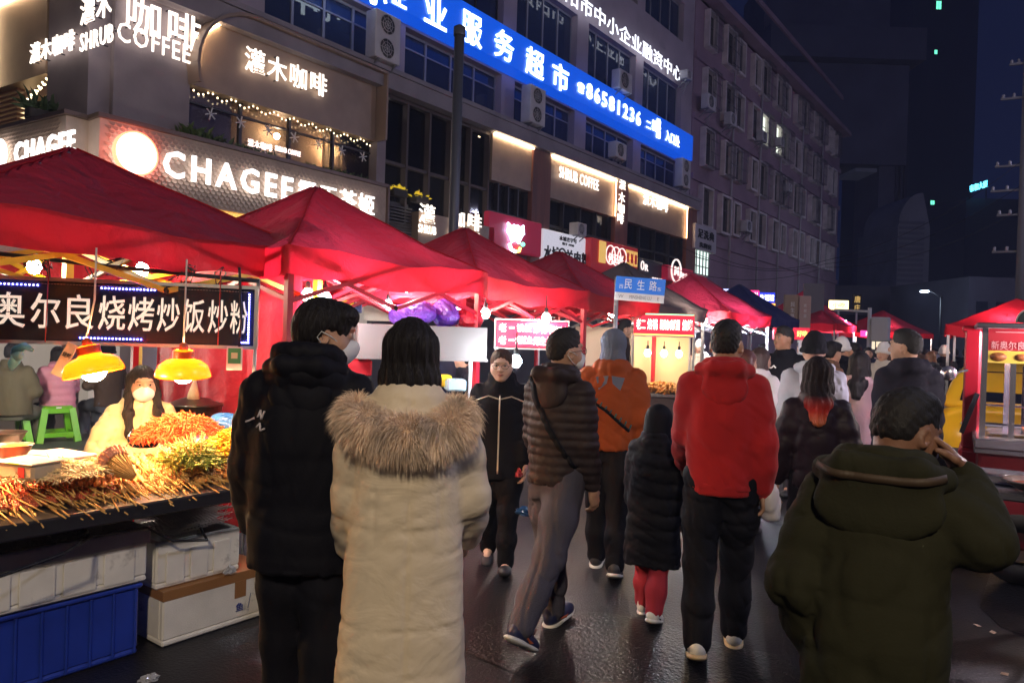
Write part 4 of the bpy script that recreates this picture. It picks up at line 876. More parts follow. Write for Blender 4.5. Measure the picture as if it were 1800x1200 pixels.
class Field:
    def __init__(s, h, k=.03): s.h = h; s.k = k; s.P = []; s.D = []
    def _b(s, pts, r):
        pts = np.array(pts); r = np.max(r); return pts.min(0) - r, pts.max(0) + r
    def cone(s, a, b, ra, rb, k=None, op='u', sq=None):
        a, b = A3(a), A3(b); ab = b - a; L = max(ab.dot(ab), 1e-9)
        def f(X, Y, Z):
            t = np.clip(((X - a[0]) * ab[0] + (Y - a[1]) * ab[1] + (Z - a[2]) * ab[2]) / L, 0, 1)
            return np.sqrt((X - a[0] - t * ab[0]) ** 2 + (Y - a[1] - t * ab[1]) ** 2 + (Z - a[2] - t * ab[2]) ** 2) - (ra + (rb - ra) * t)
        s.P.append((f, *s._b([a, b], max(ra, rb)), k or s.k, op)); return s
    def chain(s, pts, rs, k=None, op='u'):
        for i in range(len(pts) - 1): s.cone(pts[i], pts[i + 1], rs[i], rs[i + 1], k if i else k, op)
        return s
    def ell(s, c, r, Rm=None, k=None, op='u'):
        c, r = A3(c), A3(r); Rm = np.eye(3) if Rm is None else np.array(Rm)
        def f(X, Y, Z):
            x, y, z = X - c[0], Y - c[1], Z - c[2]
            q = [Rm[0][i] * x + Rm[1][i] * y + Rm[2][i] * z for i in range(3)]
            k0 = np.sqrt(sum((q[i] / r[i]) ** 2 for i in range(3))); k1 = np.sqrt(sum((q[i] / r[i] ** 2) ** 2 for i in range(3)))
            return k0 * (k0 - 1) / np.maximum(k1, 1e-6)
        m = r.max(); s.P.append((f, c - m, c + m, k or s.k, op)); return s
    def prof(s, tab, k=None, op='u', e=2.3, hollow=0):
        """loft: rows (z, cx, cy, half width x, half width y)"""
        t = np.array(sorted(tab)); z0, z1 = t[0, 0], t[-1, 0]
        def f(X, Y, Z):
            z = np.clip(Z, z0, z1); cx, cy, a, b = [np.interp(z.ravel(), t[:, 0], t[:, i]).reshape(z.shape) for i in (1, 2, 3, 4)]
            q = ((np.abs(X - cx) / a) ** e + (np.abs(Y - cy) / b) ** e) ** (1 / e)
            d = (q - 1) * np.minimum(a, b)
            cap = np.maximum(Z - z1, z0 - Z)
            d = np.maximum(d, cap)
            return d
        lo = np.array([(t[:, 1] - t[:, 3]).min(), (t[:, 2] - t[:, 4]).min(), z0]); hi = np.array([(t[:, 1] + t[:, 3]).max(), (t[:, 2] + t[:, 4]).max(), z1])
        s.P.append((f, lo, hi, k or s.k, op)); return s
    def disp(s, fn): s.D.append(fn); return s
    def mesh(s):
        lo = np.min([p[1] for p in s.P if p[4] == 'u'], 0) - .05; hi = np.max([p[2] for p in s.P if p[4] == 'u'], 0) + .05
        n = np.ceil((hi - lo) / s.h).astype(int) + 1
        ax = [lo[i] + s.h * np.arange(n[i]) for i in range(3)]
        D = np.full(n, .3, np.float64)
        for f, a, b, k, op in s.P:
            m = k * 1.2 + s.h * 3 + (.03 if op == 'u' else .0)
            i0 = np.clip(np.floor((a - m - lo) / s.h).astype(int), 0, n); i1 = np.clip(np.ceil((b + m - lo) / s.h).astype(int) + 1, 0, n)
            if (i1 <= i0).any(): continue
            sl = tuple(slice(i0[i], i1[i]) for i in range(3))
            X, Y, Z = np.ix_(*[ax[i][sl[i]] for i in range(3)])
            d = np.broadcast_to(f(X, Y, Z), D[sl].shape); o = D[sl]
            if op == 'u':
                hh = np.maximum(k - np.abs(o - d), 0) / k; D[sl] = np.minimum(o, d) - hh * hh * k * .25
            elif op == 'sub':
                d = -d; hh = np.maximum(k - np.abs(o - d), 0) / k; D[sl] = np.maximum(o, d) + hh * hh * k * .25
        if s.D:
            X, Y, Z = np.ix_(*ax)
            near = np.abs(D) < .09; I, J, K = np.nonzero(near); x, y, z = ax[0][I], ax[1][J], ax[2][K]
            for fn in s.D: D[I, J, K] += fn(x, y, z)
        return snet(D, lo, s.h)
def folds(seed, amp, freq, st=(1, 1, 1)):
    r = np.random.RandomState(seed); W = r.normal(size=(7, 3)) * freq * np.array(st); ph = r.uniform(0, 6.28, 7)
    def f(x, y, z):
        w = .5 * np.sin(3 * x + 5 * y + 4 * z + seed)
        s = 0; w2 = 1.3 * np.sin(7 * x - 6 * y + 5 * z + seed * 2) + .8 * np.sin(13 * z + 9 * x + seed)
        for i in range(5):
            c = np.sin((W[i, 0] * x + W[i, 1] * y + W[i, 2] * z) * .8 + ph[i] + w + w2 * .7)
            m = np.clip(np.sin(W[(i + 2) % 7, 0] * .35 * x + W[(i + 1) % 7, 1] * .35 * y + W[(i + 3) % 7, 2] * .30 * z + ph[(i + 3) % 7]), 0, 1)
            s = s + m * np.exp(-(c / .27) ** 2)
        return amp * (s - .35 + .35 * np.sin(W[5, 0] * .4 * x + W[5, 1] * .4 * y + W[5, 2] * .4 * z + ph[5]))
    return f
def quilt(p, amp, z0=0, tilt=0):
    return lambda x, y, z: amp * (1 - np.abs(np.sin(np.pi * (z + tilt * np.abs(x) - z0) / p)) ** .55)
def mesh_of(name, Vs, Fs, m, parent):
    me = bpy.data.meshes.new(name); n = 0; vv = []; ff = []
    for V, F in zip(Vs, Fs): vv.append(V); ff.append(F + n); n += len(V)
    V = np.concatenate(vv); F = np.concatenate(ff)
    me.vertices.add(len(V)); me.vertices.foreach_set('co', V.astype(np.float32).ravel())
    me.loops.add(F.size); me.loops.foreach_set('vertex_index', F.astype(np.int32).ravel())
    me.polygons.add(len(F)); me.polygons.foreach_set('loop_start', np.arange(0, F.size, 4, dtype=np.int32)); me.polygons.foreach_set('loop_total', np.full(len(F), 4, np.int32))
    me.update(calc_edges=True); me.validate()
    return link_mesh(name, me, m, parent, True)
def skin_mat(n, c): return mat(n, c, .5, bump=(120, .12), var=(14, .10))
SKIN = skin_mat('skin', (.50, .29, .20)); SKIN_D = skin_mat('skin_tan', (.36, .19, .12)); SKIN_L = skin_mat('skin_pale', (.60, .38, .29))
HAIR = mat('black_hair', (.010, .008, .009), .5, spec=.3, wrinkle=(30, .9, (6, 6, .35), .012))
HAIR_B = mat('brown_hair', (.05, .022, .014), .45, spec=.5, wrinkle=(30, .9, (6, 6, .35), .012))
HAIR_S = mat('cropped_hair', (.009, .008, .009), .7, bump=(140, .8, (1, 1, .5), .004))
M_shoe = mat('black_shoe', (.02, .02, .024), .5); M_sole = mat('white_sole', (.75, .74, .72), .5)
def rotm(yaw=0, pitch=0, roll=0):   # yaw left +, pitch up +
    return np.array(Matrix.Rotation(R(yaw), 3, 'Z') @ Matrix.Rotation(R(pitch), 3, 'X') @ Matrix.Rotation(R(roll), 3, 'Y'))
def hand(f, w, d, n, side, curl=.5, s=1.0, spread=0):
    """five-fingered hand grown from wrist w along direction d; n = palm normal, side = +1 thumb on the d x n side"""
    d = A3(d) / np.linalg.norm(d); n = A3(n) - d * np.dot(n, d); n /= np.linalg.norm(n); t = np.cross(n, d) * side
    f.cone(w - d * .03 * s, w + d * .02 * s, .026 * s, .026 * s, .02)
    f.ell(w + d * .055 * s, (.044 * s, .05 * s, .017 * s), np.stack([t, d, n], 1), .02)
    cr = curl
    for i, (o, L, r) in enumerate(((.030, .074, .0092), (.010, .082, .0095), (-.011, .076, .0092), (-.030, .060, .0082))):
        b = w + d * (.090 - abs(o) * .18) * s + t * o * s
        a1, a2, a3 = cr * (.7 + .12 * i), cr * (1.5 + .15 * i), cr * (2.2 + .12 * i)
        p = b; q = [p]
        for a, l in ((a1, .45), (a2, .32), (a3, .23)):
            p = p + (d * math.cos(a) + n * math.sin(a) + t * spread * (1 - i / 1.5) * .3) * L * l * s; q.append(p)
        f.chain(q, [r * 1.05 * s, r * s, r * .95 * s, r * .8 * s], .006)
    p0 = w + d * .022 * s + t * .028 * s; p1 = p0 + (d * .7 + t * .6 + n * .25) * .038 * s; p2 = p1 + (d * .95 + t * .12 + n * (.2 + .5 * cr)) * .030 * s; p3 = p2 + (d * .9 + n * (.35 + .5 * cr)) * .022 * s
    f.chain([p0, p1, p2, p3], [.014 * s, .0115 * s, .010 * s, .008 * s], .008)
def head_field(h, c, Rm, s=1.0, fem=False, chub=1.0, face=True):
    f = Field(h, .02)
    def L(x, y, z): return c + Rm @ (A3((x, y, z)) * s)
    def E(p, r, k=.02, op='u', rr=None): f.ell(L(*p), A3(r) * s, Rm if rr is None else Rm @ rr, k, op)
    E((0, -.012, .030), (.076, .096, .092), .02)
    E((0, .020, -.035), (.060 * chub, .068, .070), .05)
    E((0, .052, -.088), (.030 * chub, .030, .022), .04)          # chin
    for sx in (-1, 1):
        E((sx * .045, .045, -.03), (.026 * chub, .026, .028), .03)     # cheek
        E((sx * .079, -.012, -.008), (.010, .020, .031), .008, rr=rotm(sx * -18))    # ear
        E((sx * .083, -.008, -.006), (.006, .011, .018), .006, 'sub', rr=rotm(sx * -18))
        if face: E((sx * .032, .098, .012), (.020, .014, .012), .014, 'sub')
    if face:
        E((0, .080, .040), (.050, .022, .012), .02)              # brow
        f.chain([L(0, .084, .018), L(0, .102, -.014), L(0, .104, -.022)], [.008 * s, .012 * s, .012 * s], .014)
        for sx in (-1, 1):
            E((sx * .013, .094, -.024), (.008, .009, .007), .008)
            E((sx * .032, .079, .012), (.016, .012, .010), .006)          # eyeball lids
        E((0, .088, -.052), (.022, .010, .005), .008); E((0, .086, -.062), (.019, .010, .006), .006)
        f.cone(L(-.024, .094, -.057), L(.024, .094, -.057), .0018 * s, .0018 * s, .003, 'sub')
    f.cone(L(0, -.02, -.05), L(0, -.035, -.15), .052 * s, .056 * s, .03); f.cone(L(0, -.035, -.15), L(0, -.03, -.20), .056 * s, .07 * s, .03)
    return f
def hair_field(h, c, Rm, s, style, seed=1):
    extra_front = style == 'longfront'; ko = 1.0
    if extra_front: style = 'long'
    if style == 'longout': style = 'long'; ko = 1.5
    f = Field(h, .02)
    def L(x, y, z): return c + Rm @ (A3((x, y, z)) * s)
    def E(p, r, k=.02, op='u', rr=None): f.ell(L(*p), A3(r) * s, Rm if rr is None else Rm @ rr, k, op)
    def strands(amp, fr):
        def g(x, y, z):
            q = [Rm[0][i] * (x - c[0]) + Rm[1][i] * (y - c[1]) + Rm[2][i] * (z - c[2]) for i in range(3)]
            a = np.arctan2(q[0], -q[1]); return amp * (np.sin(a * fr + 9 * q[2] + 1.5 * np.sin(30 * q[2] + seed)) + .6 * np.sin(a * fr * 2.3 + 14 * q[2] + seed))
        f.disp(g)
    if style == 'short':       # full short cut with fringe, open face
        E((0, -.014, .040), (.090, .108, .098)); E((0, -.055, -.005), (.082, .062, .075), .03); E((0, .055, .085), (.072, .05, .035), .03)
        E((0, .105, -.045), (.085, .06, .085), .015, 'sub'); E((0, -.08, -.115), (.12, .10, .06), .02, 'sub')
        for sx in (-1, 1): E((sx * .088, .02, -.03), (.03, .045, .055), .015, 'sub')
        strands(.0035, 17)
    elif style == 'crop':      # very short, close to the skull
        E((0, -.014, .042), (.0785, .1000, .0895)); E((0, -.054, -.006), (.062, .047, .052), .03); E((0, .02, .105), (.055, .06, .032), .04); f.disp(lambda x, y, z: .0022 * np.sin(210 * x + 40 * z) * np.sin(190 * z + 35 * y) + .0014 * np.sin(320 * y + 210 * z) + .0012 * np.sin(260 * x - 170 * y))
        E((0, .100, -.035), (.09, .062, .085), .01, 'sub'); E((0, -.06, -.105), (.12, .12, .062), .02, 'sub')
        for sx in (-1, 1): E((sx * .09, .02, -.040), (.034, .06, .062), .012, 'sub')
    elif style in ('long', 'bob', 'wavy'):
        E((0, -.016, .038), (.084, .104, .096)); Lh = {'long': -.30, 'bob': -.17, 'wavy': -.30}[style]
        f.prof([(0, 0, 0, 1, 1)], op='none') if False else None
        n = 7
        for i in range(n):
            a = (i / (n - 1) - .5) * math.pi * 1.02
            x, y = .060 * math.sin(a), -.022 - .056 * math.cos(a)
            wob = (.018 * math.sin(i * 2.4 + seed) if style == 'wavy' else .004 * math.sin(i * 2))
            f.chain([L(x, y, .04), L(x * 1.10, y * 1.15, -.08), L(x * 1.12 + wob, y * (1.45 * ko if style == 'long' else 1.15), Lh * .6), L(x * .9 - wob, y * (1.65 * ko if style == 'long' else 1.0) - .01, Lh)], [.028 * s, .030 * s, .028 * s, .018 * s], .035)
        E((0, .118, -.03), (.060, .075, .10), .012, 'sub'); strands(.003, 21)
    if style == 'longfront' or extra_front:
        for sx in (-1, 1): f.chain([L(sx * .078, .0, .05), L(sx * .084, .03, -.06), L(sx * .092, .085, -.18), L(sx * .088, .125, -.30), L(sx * .075, .135, -.38)], [.02 * s, .026 * s, .03 * s, .026 * s, .012 * s], .03)
    if style == 'bun':
        E((0, -.014, .040), (.086, .104, .095)); E((0, -.07, -.01), (.07, .05, .06), .03); E((0, -.11, .05), (.04, .035, .04), .02); E((0, .115, .0), (.075, .062, .10), .012, 'sub'); E((0, -.06, -.12), (.12, .12, .055), .02, 'sub')
        strands(.003, 18)
    elif style == 'beanie':
        E((0, -.014, .045), (.092, .110, .092)); E((0, -.014, .12), (.05, .06, .04), .05); f.chain([L(.088, 0, .005), L(.06, -.085, .0), L(0, -.118, -.003), L(-.06, -.085, .0), L(-.088, 0, .005), L(-.06, .075, .02), L(0, .098, .028), L(.06, .075, .02), L(.088, 0, .005)], [.018 * s] * 9, .012)
        E((0, .06, -.09), (.2, .2, .085), .01, 'sub')
        strands(.0022, 40)
    elif style == 'knithood':
        E((0, -.014, .035), (.094, .112, .105)); E((0, -.04, -.07), (.085, .085, .08), .04); E((0, .11, -.02), (.062, .07, .085), .015, 'sub'); f.cone(L(0, -.03, -.12), L(0, -.03, -.16), .095 * s, .10 * s, .04); strands(.0022, 34)
    elif style == 'hood':
        E((0, -.02, .04), (.112, .130, .125), .03); E((0, -.05, -.08), (.11, .11, .10), .05); E((0, .13, -.01), (.07, .09, .10), .02, 'sub')
    return f
def leg_pts(x, a, b, S, hipz):
    a, b = R(a), R(b); hp = A3((x, 0, hipz)); kn = hp + .42 * S * A3((0, math.sin(a), -math.cos(a))); an = kn + .39 * S * A3((0, math.sin(a - b), -math.cos(a - b)))
    return hp, kn, an
PEOPLE = []
def hsh(t): return sum((i + 3) * ord(c) for i, c in enumerate(t))
def person(label, pos, face=0, H=1.70, build=1.0, legs=((12, 8), (-14, 14)), armL=(8, 10, 12), armR=(-8, 10, 14), jacket=None, pants=None, shoes=None, hair=('short', HAIR), head=(0, 0, 0), skin=SKIN, res=.014, lean=0, seat=None, mask=None, glasses=None, face_on=False, fem=False, extra=None, group=None, handcurl=(.55, .55), elbow=None, zoff=0, chub=1.0, hipspread=0, stance=0.0):
    S = H / 1.70
    e = empty('person', (pos[0], pos[1], zoff), R(face), label, 'person', group)
    fine = res <= .016
    # ---- skeleton
    hx = .080 * S * (1 + .2 * (build - 1)) + hipspread
    if seat is None:
        hz = max(.42 * S * math.cos(R(a)) + .39 * S * math.cos(R(a - b)) for a, b in legs) + .075 * S
    else: hz = seat
    legL = leg_pts(-hx, *legs[0], S, hz); legR = leg_pts(hx, *legs[1], S, hz)
    lr = R(lean)
    def T(x, y, z):                        # torso point, z measured above the hips; leans forward
        return A3((x, y * math.cos(lr) + z * math.sin(lr), hz + z * math.cos(lr) - y * math.sin(lr)))
    b = build
    sh = [T(-.150 * S * b, 0, .50 * S), T(.150 * S * b, 0, .50 * S)]
    neck = T(0, .005, .56 * S); hc = T(0, .028 * S, .735 * S) ; 
    Rm = rotm(*head) if lean == 0 else rotm(*head)
    hc = neck + Rm @ (A3((0, .035, .135)) * S) + A3((0, 0, .005))
    arms = []
    for i, (sw, out, bend) in enumerate((armL, armR)):
        sx = -1 if i == 0 else 1
        if elbow and elbow[i] is not None and len(elbow[i]) == 3:      # world points
            q_ = Matrix.Translation((pos[0], pos[1], zoff)) @ Matrix.Rotation(R(face), 4, 'Z'); q_.invert(); el, wr = [A3(q_ @ Vector(p)) for p in elbow[i][:2]]
        elif elbow and elbow[i] is not None:
            el, wr = [T(*(A3(p) * S)) for p in elbow[i]]
        else:
            out *= .62; d = A3((sx * math.sin(R(out)), math.sin(R(sw)) * math.cos(R(out)), -math.cos(R(sw)) * math.cos(R(out)))); el = sh[i] + d * .29 * S
            d2 = A3((sx * math.sin(R(out * .4)), math.sin(R(sw + bend)), -math.cos(R(sw + bend)))); d2 /= np.linalg.norm(d2); wr = el + d2 * .25 * S
        arms.append((sh[i], el, wr))
    # ---- body: one continuous surface; head and hands on finer grids
    fb = Field(max(res * 1.5, .02), .05)
    fb.prof([(hz - .06 * S, 0, 0, .115 * S * b, .085 * S * b), (hz + .1 * S, 0, .0, .11 * S * b, .08 * S * b), *[(float(T(0, 0, z * S)[2]), 0, float(T(0, 0, z * S)[1]), w * S * b, d * S * b) for z, w, d in ((.18, .12, .085), (.35, .145, .10), (.48, .14, .085), (.55, .06, .06))]])
    for L_ in (legL, legR): fb.chain(L_, [.068 * S, .050 * S, .036 * S]); fb.cone(L_[2], L_[2] + A3((0, .10, -.04)) * S, .035 * S, .03 * S)
    for s_, el, wr in arms: fb.chain([s_, el, wr], [.045 * S, .036 * S, .026 * S])
    fb.cone(neck - A3((0, 0, .05)), hc - A3((0, 0, .06)), .05 * S, .05 * S)
    Vs, Fs = [], []
    for fl_ in (fb, head_field(res * .5 if fine else res * .8, hc, Rm, S, fem, chub, True)):
        V, F = fl_.mesh(); Vs.append(V); Fs.append(F)
    for i, (s_, el, wr) in enumerate(arms):
        fh = Field(.0042 if fine else res * .45, .01); d = wr - el; sx = -1 if i == 0 else 1
        nrm = A3((-sx, .1, 0)) if not (extra and extra.get('palm%d' % i) is not None) else A3(extra['palm%d' % i])
        dd = d if not (extra and extra.get('hdir%d' % i) is not None) else A3(extra['hdir%d' % i])
        hand(fh, wr + d / np.linalg.norm(d) * .01, dd, nrm, (1 if i == 0 else -1) * (extra.get('thumb%d' % i, 1) if extra else 1) * 1, handcurl[i], S)
        V, F = fh.mesh(); Vs.append(V); Fs.append(F)
    mesh_of('body', Vs, Fs, skin, e)
    # ---- trousers
    pc = dict(m=mat('black_trousers', (.014, .016, .026), .8, bump=(80, .2)), w=1.0, fold=.006); pc.update(pants or {})
    if pc['m']:
        f = Field(res, .04); w = pc['w']
        f.prof([(hz - .10 * S, 0, 0, .128 * S * b, .095 * S * b), (hz + .02, 0, 0, .130 * S * b, .098 * S * b), (hz + .15 * S, 0, .15 * S * math.tan(lr), .115 * S * b, .085 * S * b)], e=2.2)
        for hp, kn, an in (legL, legR):
            d = (an - kn); an2 = an - d * .02
            f.chain([hp + A3((0, -.005, .02)), hp * .5 + kn * .5, kn, kn * .45 + an * .55, an2], [x * S * w for x in (.080 * b, .078 * b, .066, .062, .056)], .045)
        f.disp(folds(hsh(label) % 97, pc['fold'], 26, (1, 1, .7)))
        mesh_of('trousers', *[[q] for q in f.mesh()], pc['m'], e)
    # ---- shoes
    sc = dict(m=M_shoe, sole=M_sole if False else None); sc.update(shoes or {})
    for (hp, kn, an), (a, bb) in zip((legL, legR), legs):
        pit = 0 if seat is not None else min(0, (a - bb)) * .75
        pit = max(pit, -55); Rf = rotm(0, pit)
        if a > 5 and bb < 12 and seat is None: Rf = rotm(0, 10)
        f = Field(min(res * .6, .011), .03)
        def Lf(x, y, z): return an + Rf @ (A3((x * 1.12, y * 1.14, z * 1.0)) * S)
        f.ell(Lf(0, -.015, -.028), A3((.043, .062, .048)) * S, Rf); f.ell(Lf(0, .06, -.040), A3((.048, .095, .037)) * S, Rf); f.ell(Lf(0, .115, -.047), A3((.048, .062, .030)) * S, Rf); f.cone(Lf(0, -.01, .0), Lf(0, -.015, .03), .042 * S, .044 * S)
        o = mesh_of('shoe', *[[q] for q in f.mesh()], sc['m'], e)
        if sc.get('sole'):
            f = Field(min(res * .6, .010), .02); f.ell(Lf(0, -.02, -.062), A3((.050, .070, .018)) * S, Rf); f.ell(Lf(0, .05, -.064), A3((.054, .10, .016)) * S, Rf); f.ell(Lf(0, .11, -.064), A3((.052, .072, .016)) * S, Rf)
            mesh_of('sole', *[[q] for q in f.mesh()], sc['sole'], o)
        if sc.get('accent'):
            f = Field(min(res * .5, .008), .01); f.chain([Lf(.043, .0, -.03), Lf(.042, .05, -.045), Lf(.038, .1, -.04)], [.006 * S] * 3); f.chain([Lf(-.043, .0, -.03), Lf(-.042, .05, -.045), Lf(-.038, .1, -.04)], [.008 * S] * 3)
            mesh_of('shoe_trim', *[[q] for q in f.mesh()], sc['accent'], o)
    # ---- jacket
    if jacket:
        j = dict(m=None, hem=-.05, chest=.185, waist=.175, hip=.185, depth=.125, puff=0, quilt=None, sleeve=(.075, .065, .052), collar=(.085, .05), hood=None, fold=.006, ff=24, k=.05, flare=0, back=.0); j.update(jacket)
        for q_ in ('chest', 'waist', 'hip'): j[q_] *= .86
        j['depth'] *= .92; j['sleeve'] = tuple(x * .84 for x in j['sleeve'])
        f = Field(res, j['k'])
        rows = []
        hem = j['hem'] * S
        for z, w, d in ((hem / S, j['hip'] + j['flare'], j['depth'] * 1.02 + j['flare']), (min(0, j['hem'] + .02) if j['hem'] < -.1 else j['hem'] + .03, j['hip'] + j['flare'] * .4, j['depth'] + j['flare'] * .4), (.12, j['waist'], j['depth'] * .96), (.30, j['chest'], j['depth'] * 1.04), (.42, j['chest'] * .98, j['depth'] * .98), (.50, j['chest'] * .86, j['depth'] * .78), (.56, .085, .075)):
            zz = z * S
            c_ = T(0, -.005, zz) if zz > 0 else A3((0, -.005, hz + zz)); rows.append((float(c_[2]), 0, float(c_[1]) , w * S * b, d * S * b))
        rows = sorted(rows); rr2 = []
        for q in rows:
            if not rr2 or q[0] - rr2[-1][0] > .005: rr2.append(q)
        f.prof(rr2, e=2.25)
        sl = j['sleeve']
        for i, (s_, el, wr) in enumerate(arms):
            d = (wr - el) / np.linalg.norm(wr - el)
            f.chain([s_ + A3((0, 0, -.015)) * S, s_ * .5 + el * .5, el, el * .5 + wr * .5, wr - d * .012], [x * S for x in (sl[0], (sl[0] + sl[1]) / 2, sl[1], (sl[1] + sl[2]) / 2 * 1.02, sl[2])], j['k'])
        cr, chh = j['collar'][:2]
        if chh > 0:
            tl = j['collar'][2] if len(j['collar']) > 2 else .02
            ring = [neck + A3((math.cos(t_) * cr * S, math.sin(t_) * cr * .95 * S - .008, chh * S * (.75 - .25 * math.sin(t_)))) for t_ in np.linspace(0, 2 * math.pi, 13)]
            ring0 = [p - A3((0, 0, chh * S)) for p in ring]
            f.chain(ring, [tl * S] * 13, .03); f.chain(ring0, [tl * 1.25 * S] * 13, .04)
        f_main = f
        if j['hood'] in ('down', 'big'): f = Field(res, .04)
        if j['hood'] == 'down':
            f.ell(T(0, -.100 * S, .485 * S), A3((.115, .042, .095)) * S, rotm(0, -16), .05); f.ell(T(0, -.080 * S, .56 * S), A3((.095, .05, .04)) * S, rotm(0, 10), .04)
            f.chain([T(-.085 * S, .03 * S, .54 * S), T(-.115 * S, -.05 * S, .575 * S), T(-.06 * S, -.12 * S, .59 * S), T(.06 * S, -.12 * S, .59 * S), T(.115 * S, -.05 * S, .575 * S), T(.085 * S, .03 * S, .54 * S)], [.024 * S, .03 * S, .032 * S, .032 * S, .03 * S, .024 * S], .03)
        if j['hood'] == 'fur': f.ell(T(0, -.10 * S, .44 * S), A3((.135, .045, .115)) * S, rotm(0, -12), .05)
        if j['hood'] == 'big':
            f.ell(T(0, -.112 * S, .465 * S), A3((.165, .040, .095)) * S, rotm(0, -20), .06); f.ell(T(0, -.10 * S, .545 * S), A3((.145, .060, .045)) * S, rotm(0, 8), .05); f.chain([T(-.12 * S, .05 * S, .54 * S), T(-.15 * S, -.05 * S, .56 * S), T(-.09 * S, -.14 * S, .575 * S), T(.09 * S, -.14 * S, .575 * S), T(.15 * S, -.05 * S, .56 * S), T(.12 * S, .05 * S, .54 * S)], [.026 * S, .03 * S, .03 * S, .03 * S, .03 * S, .026 * S], .03)
        if j['hood'] in ('down', 'big'):
            f.disp(folds(hsh(label + 'h') % 83, j['fold'] * .7, j['ff'])); mesh_of('hood', *[[q] for q in f.mesh()], j['m'], e); f = f_main
        if j['quilt']: f.disp(quilt(*j['quilt']))
        if j.get('seam'): f.disp(j['seam'])
        if j['fold']: f.disp(folds(hsh(label + 'j') % 89, j['fold'], j['ff'], j.get('fst', (1, 1, .8))))
        if j['fold'] and fine: f.disp(folds(hsh(label + 'k') % 71, j['fold'] * .5, j['ff'] * 2.2, j.get('fst', (1, 1, .8))))
        mesh_of('jacket', *[[q] for q in f.mesh()], j['m'], e)
        if j.get('band'):
            fw = Field(min(res, .012), .015); fw.prof([(hz + hem - .035 * S, 0, -.005, (j['hip'] * .97) * S * b, j['depth'] * .99 * S * b), (hz + hem + .03 * S, 0, -.005, (j['hip'] * 1.0) * S * b, j['depth'] * 1.02 * S * b)], e=2.25); fw.disp(lambda x, y, z: .0016 * np.sin(np.arctan2(y, x) * 90)); mesh_of('waistband', *[[q] for q in fw.mesh()], j['m'], e)
        if j.get('cuff'):
            f = Field(min(res, .012), .01)
            for s_, el, wr in arms:
                d = (wr - el) / np.linalg.norm(wr - el); f.cone(wr - d * .02, wr + d * .02, sl[2] * .88 * S, sl[2] * .8 * S)
            mesh_of('cuff', *[[q] for q in f.mesh()], j['cuff'], e)
    # ---- hair or hat
    for hs in ([hair] if hair and not isinstance(hair, list) else hair or []):
        f = hair_field(res * .6 if fine else res * .8, hc, Rm, S, hs[0], len(label)); mesh_of({'beanie': 'beanie', 'knithood': 'knitted_hood', 'hood': 'hood'}.get(hs[0], 'hair'), *[[q] for q in f.mesh()], hs[1], e)
    def HL(x, y, z): return Vector(hc + Rm @ (A3((x, y, z)) * S))
    MH = Matrix.Translation(Vector(hc)) @ Matrix(Rm.tolist()).to_4x4() @ Matrix.Scale(S, 4)
    if mask:
        f = Field(.006 if fine else .01, .012)
        f.ell(hc + Rm @ (A3((0, .048, -.05)) * S), A3((.070, .064, .060)) * S, Rm, .02); f.ell(hc + Rm @ (A3((0, .1, -.03)) * S), A3((.02, .028, .03)) * S, Rm, .03)
        f.ell(hc + Rm @ (A3((0, -.03, -.05)) * S), A3((.2, .068, .2)) * S, Rm, .01, 'sub')
        mesh_of('face_mask', *[[q] for q in f.mesh()], mask, e)
        st = MB()
        for sx in (-1, 1): st.tube([HL(sx * .070, .045, -.02), HL(sx * .083, .01, .0), HL(sx * .088, -.025, .012), HL(sx * .088, -.036, -.01), HL(sx * .080, .0, -.05), HL(sx * .066, .04, -.075)], .0022, 5)
        st.build('mask_loop', mask, e)
    if face_on:
        ey = MB(); ir = MB(); br = MB()
        for sx in (-1, 1):
            ey.lathe([(.0001, -.0125), (.0095, -.004), (.011, .0), (.0085, .0072), (.0001, .0108)], 14, MH @ Matrix.Translation((sx * .032, .0815, .012)) @ Matrix.Rotation(R(-90), 4, 'X') @ Matrix.Diagonal((1.25, .55, 1, 1)))
            ir.lathe([(.005, .0), (.005, .0012), (.0001, .0018)], 14, MH @ Matrix.Translation((sx * .032, .0912, .012)) @ Matrix.Rotation(R(-90), 4, 'X'))
            br.tube([HL(sx * .014, .0935, .030), HL(sx * .032, .0935, .036), HL(sx * .052, .083, .031)], [.0024 * S, .0032 * S, .0016 * S], 6)
            br.tube([HL(sx * .018, .0925, .015), HL(sx * .032, .0955, .0185), HL(sx * .047, .089, .0145)], [.001 * S, .0016 * S, .001 * S], 5)
        o = ey.build('eyes', mat('eye_white', (.6, .57, .55), .2), e); ir.build('irises', mat('dark_iris', (.015, .01, .008), .1), o); br.build('eyebrows', HAIR, e)
        lp = MB(); lp.tube([HL(-.024, .090, -.057), HL(-.012, .0985, -.0535), HL(0, .0995, -.055), HL(.012, .0985, -.0535), HL(.024, .090, -.057)], [.0015 * S, .0036 * S, .0036 * S, .0036 * S, .0015 * S], 6); lp.tube([HL(-.02, .0905, -.059), HL(0, .0985, -.0635), HL(.02, .0905, -.059)], [.0015 * S, .0046 * S, .0015 * S], 6)
        if not mask: lp.build('lips', mat('lips', (.36, .12, .11), .4), e)
    if glasses:
        g = MB()
        for sx in (-1, 1):
            ring = [HL(sx * .033 + .025 * math.cos(t_), .108 - .004 * abs(math.cos(t_)), .008 + .018 * math.sin(t_)) for t_ in np.linspace(0, 2 * math.pi, 17)]
            g.tube(ring, .0018 * S, 5); g.tube([HL(sx * .058, .104, .012), HL(sx * .082, .06, .012), HL(sx * .086, -.01, .005)], .0016 * S, 5)
        g.tube([HL(-.009, .108, .012), HL(.009, .108, .012)], .0016 * S, 5); g.build('glasses', mat('black_spectacle', (.02, .02, .022), .25), e)
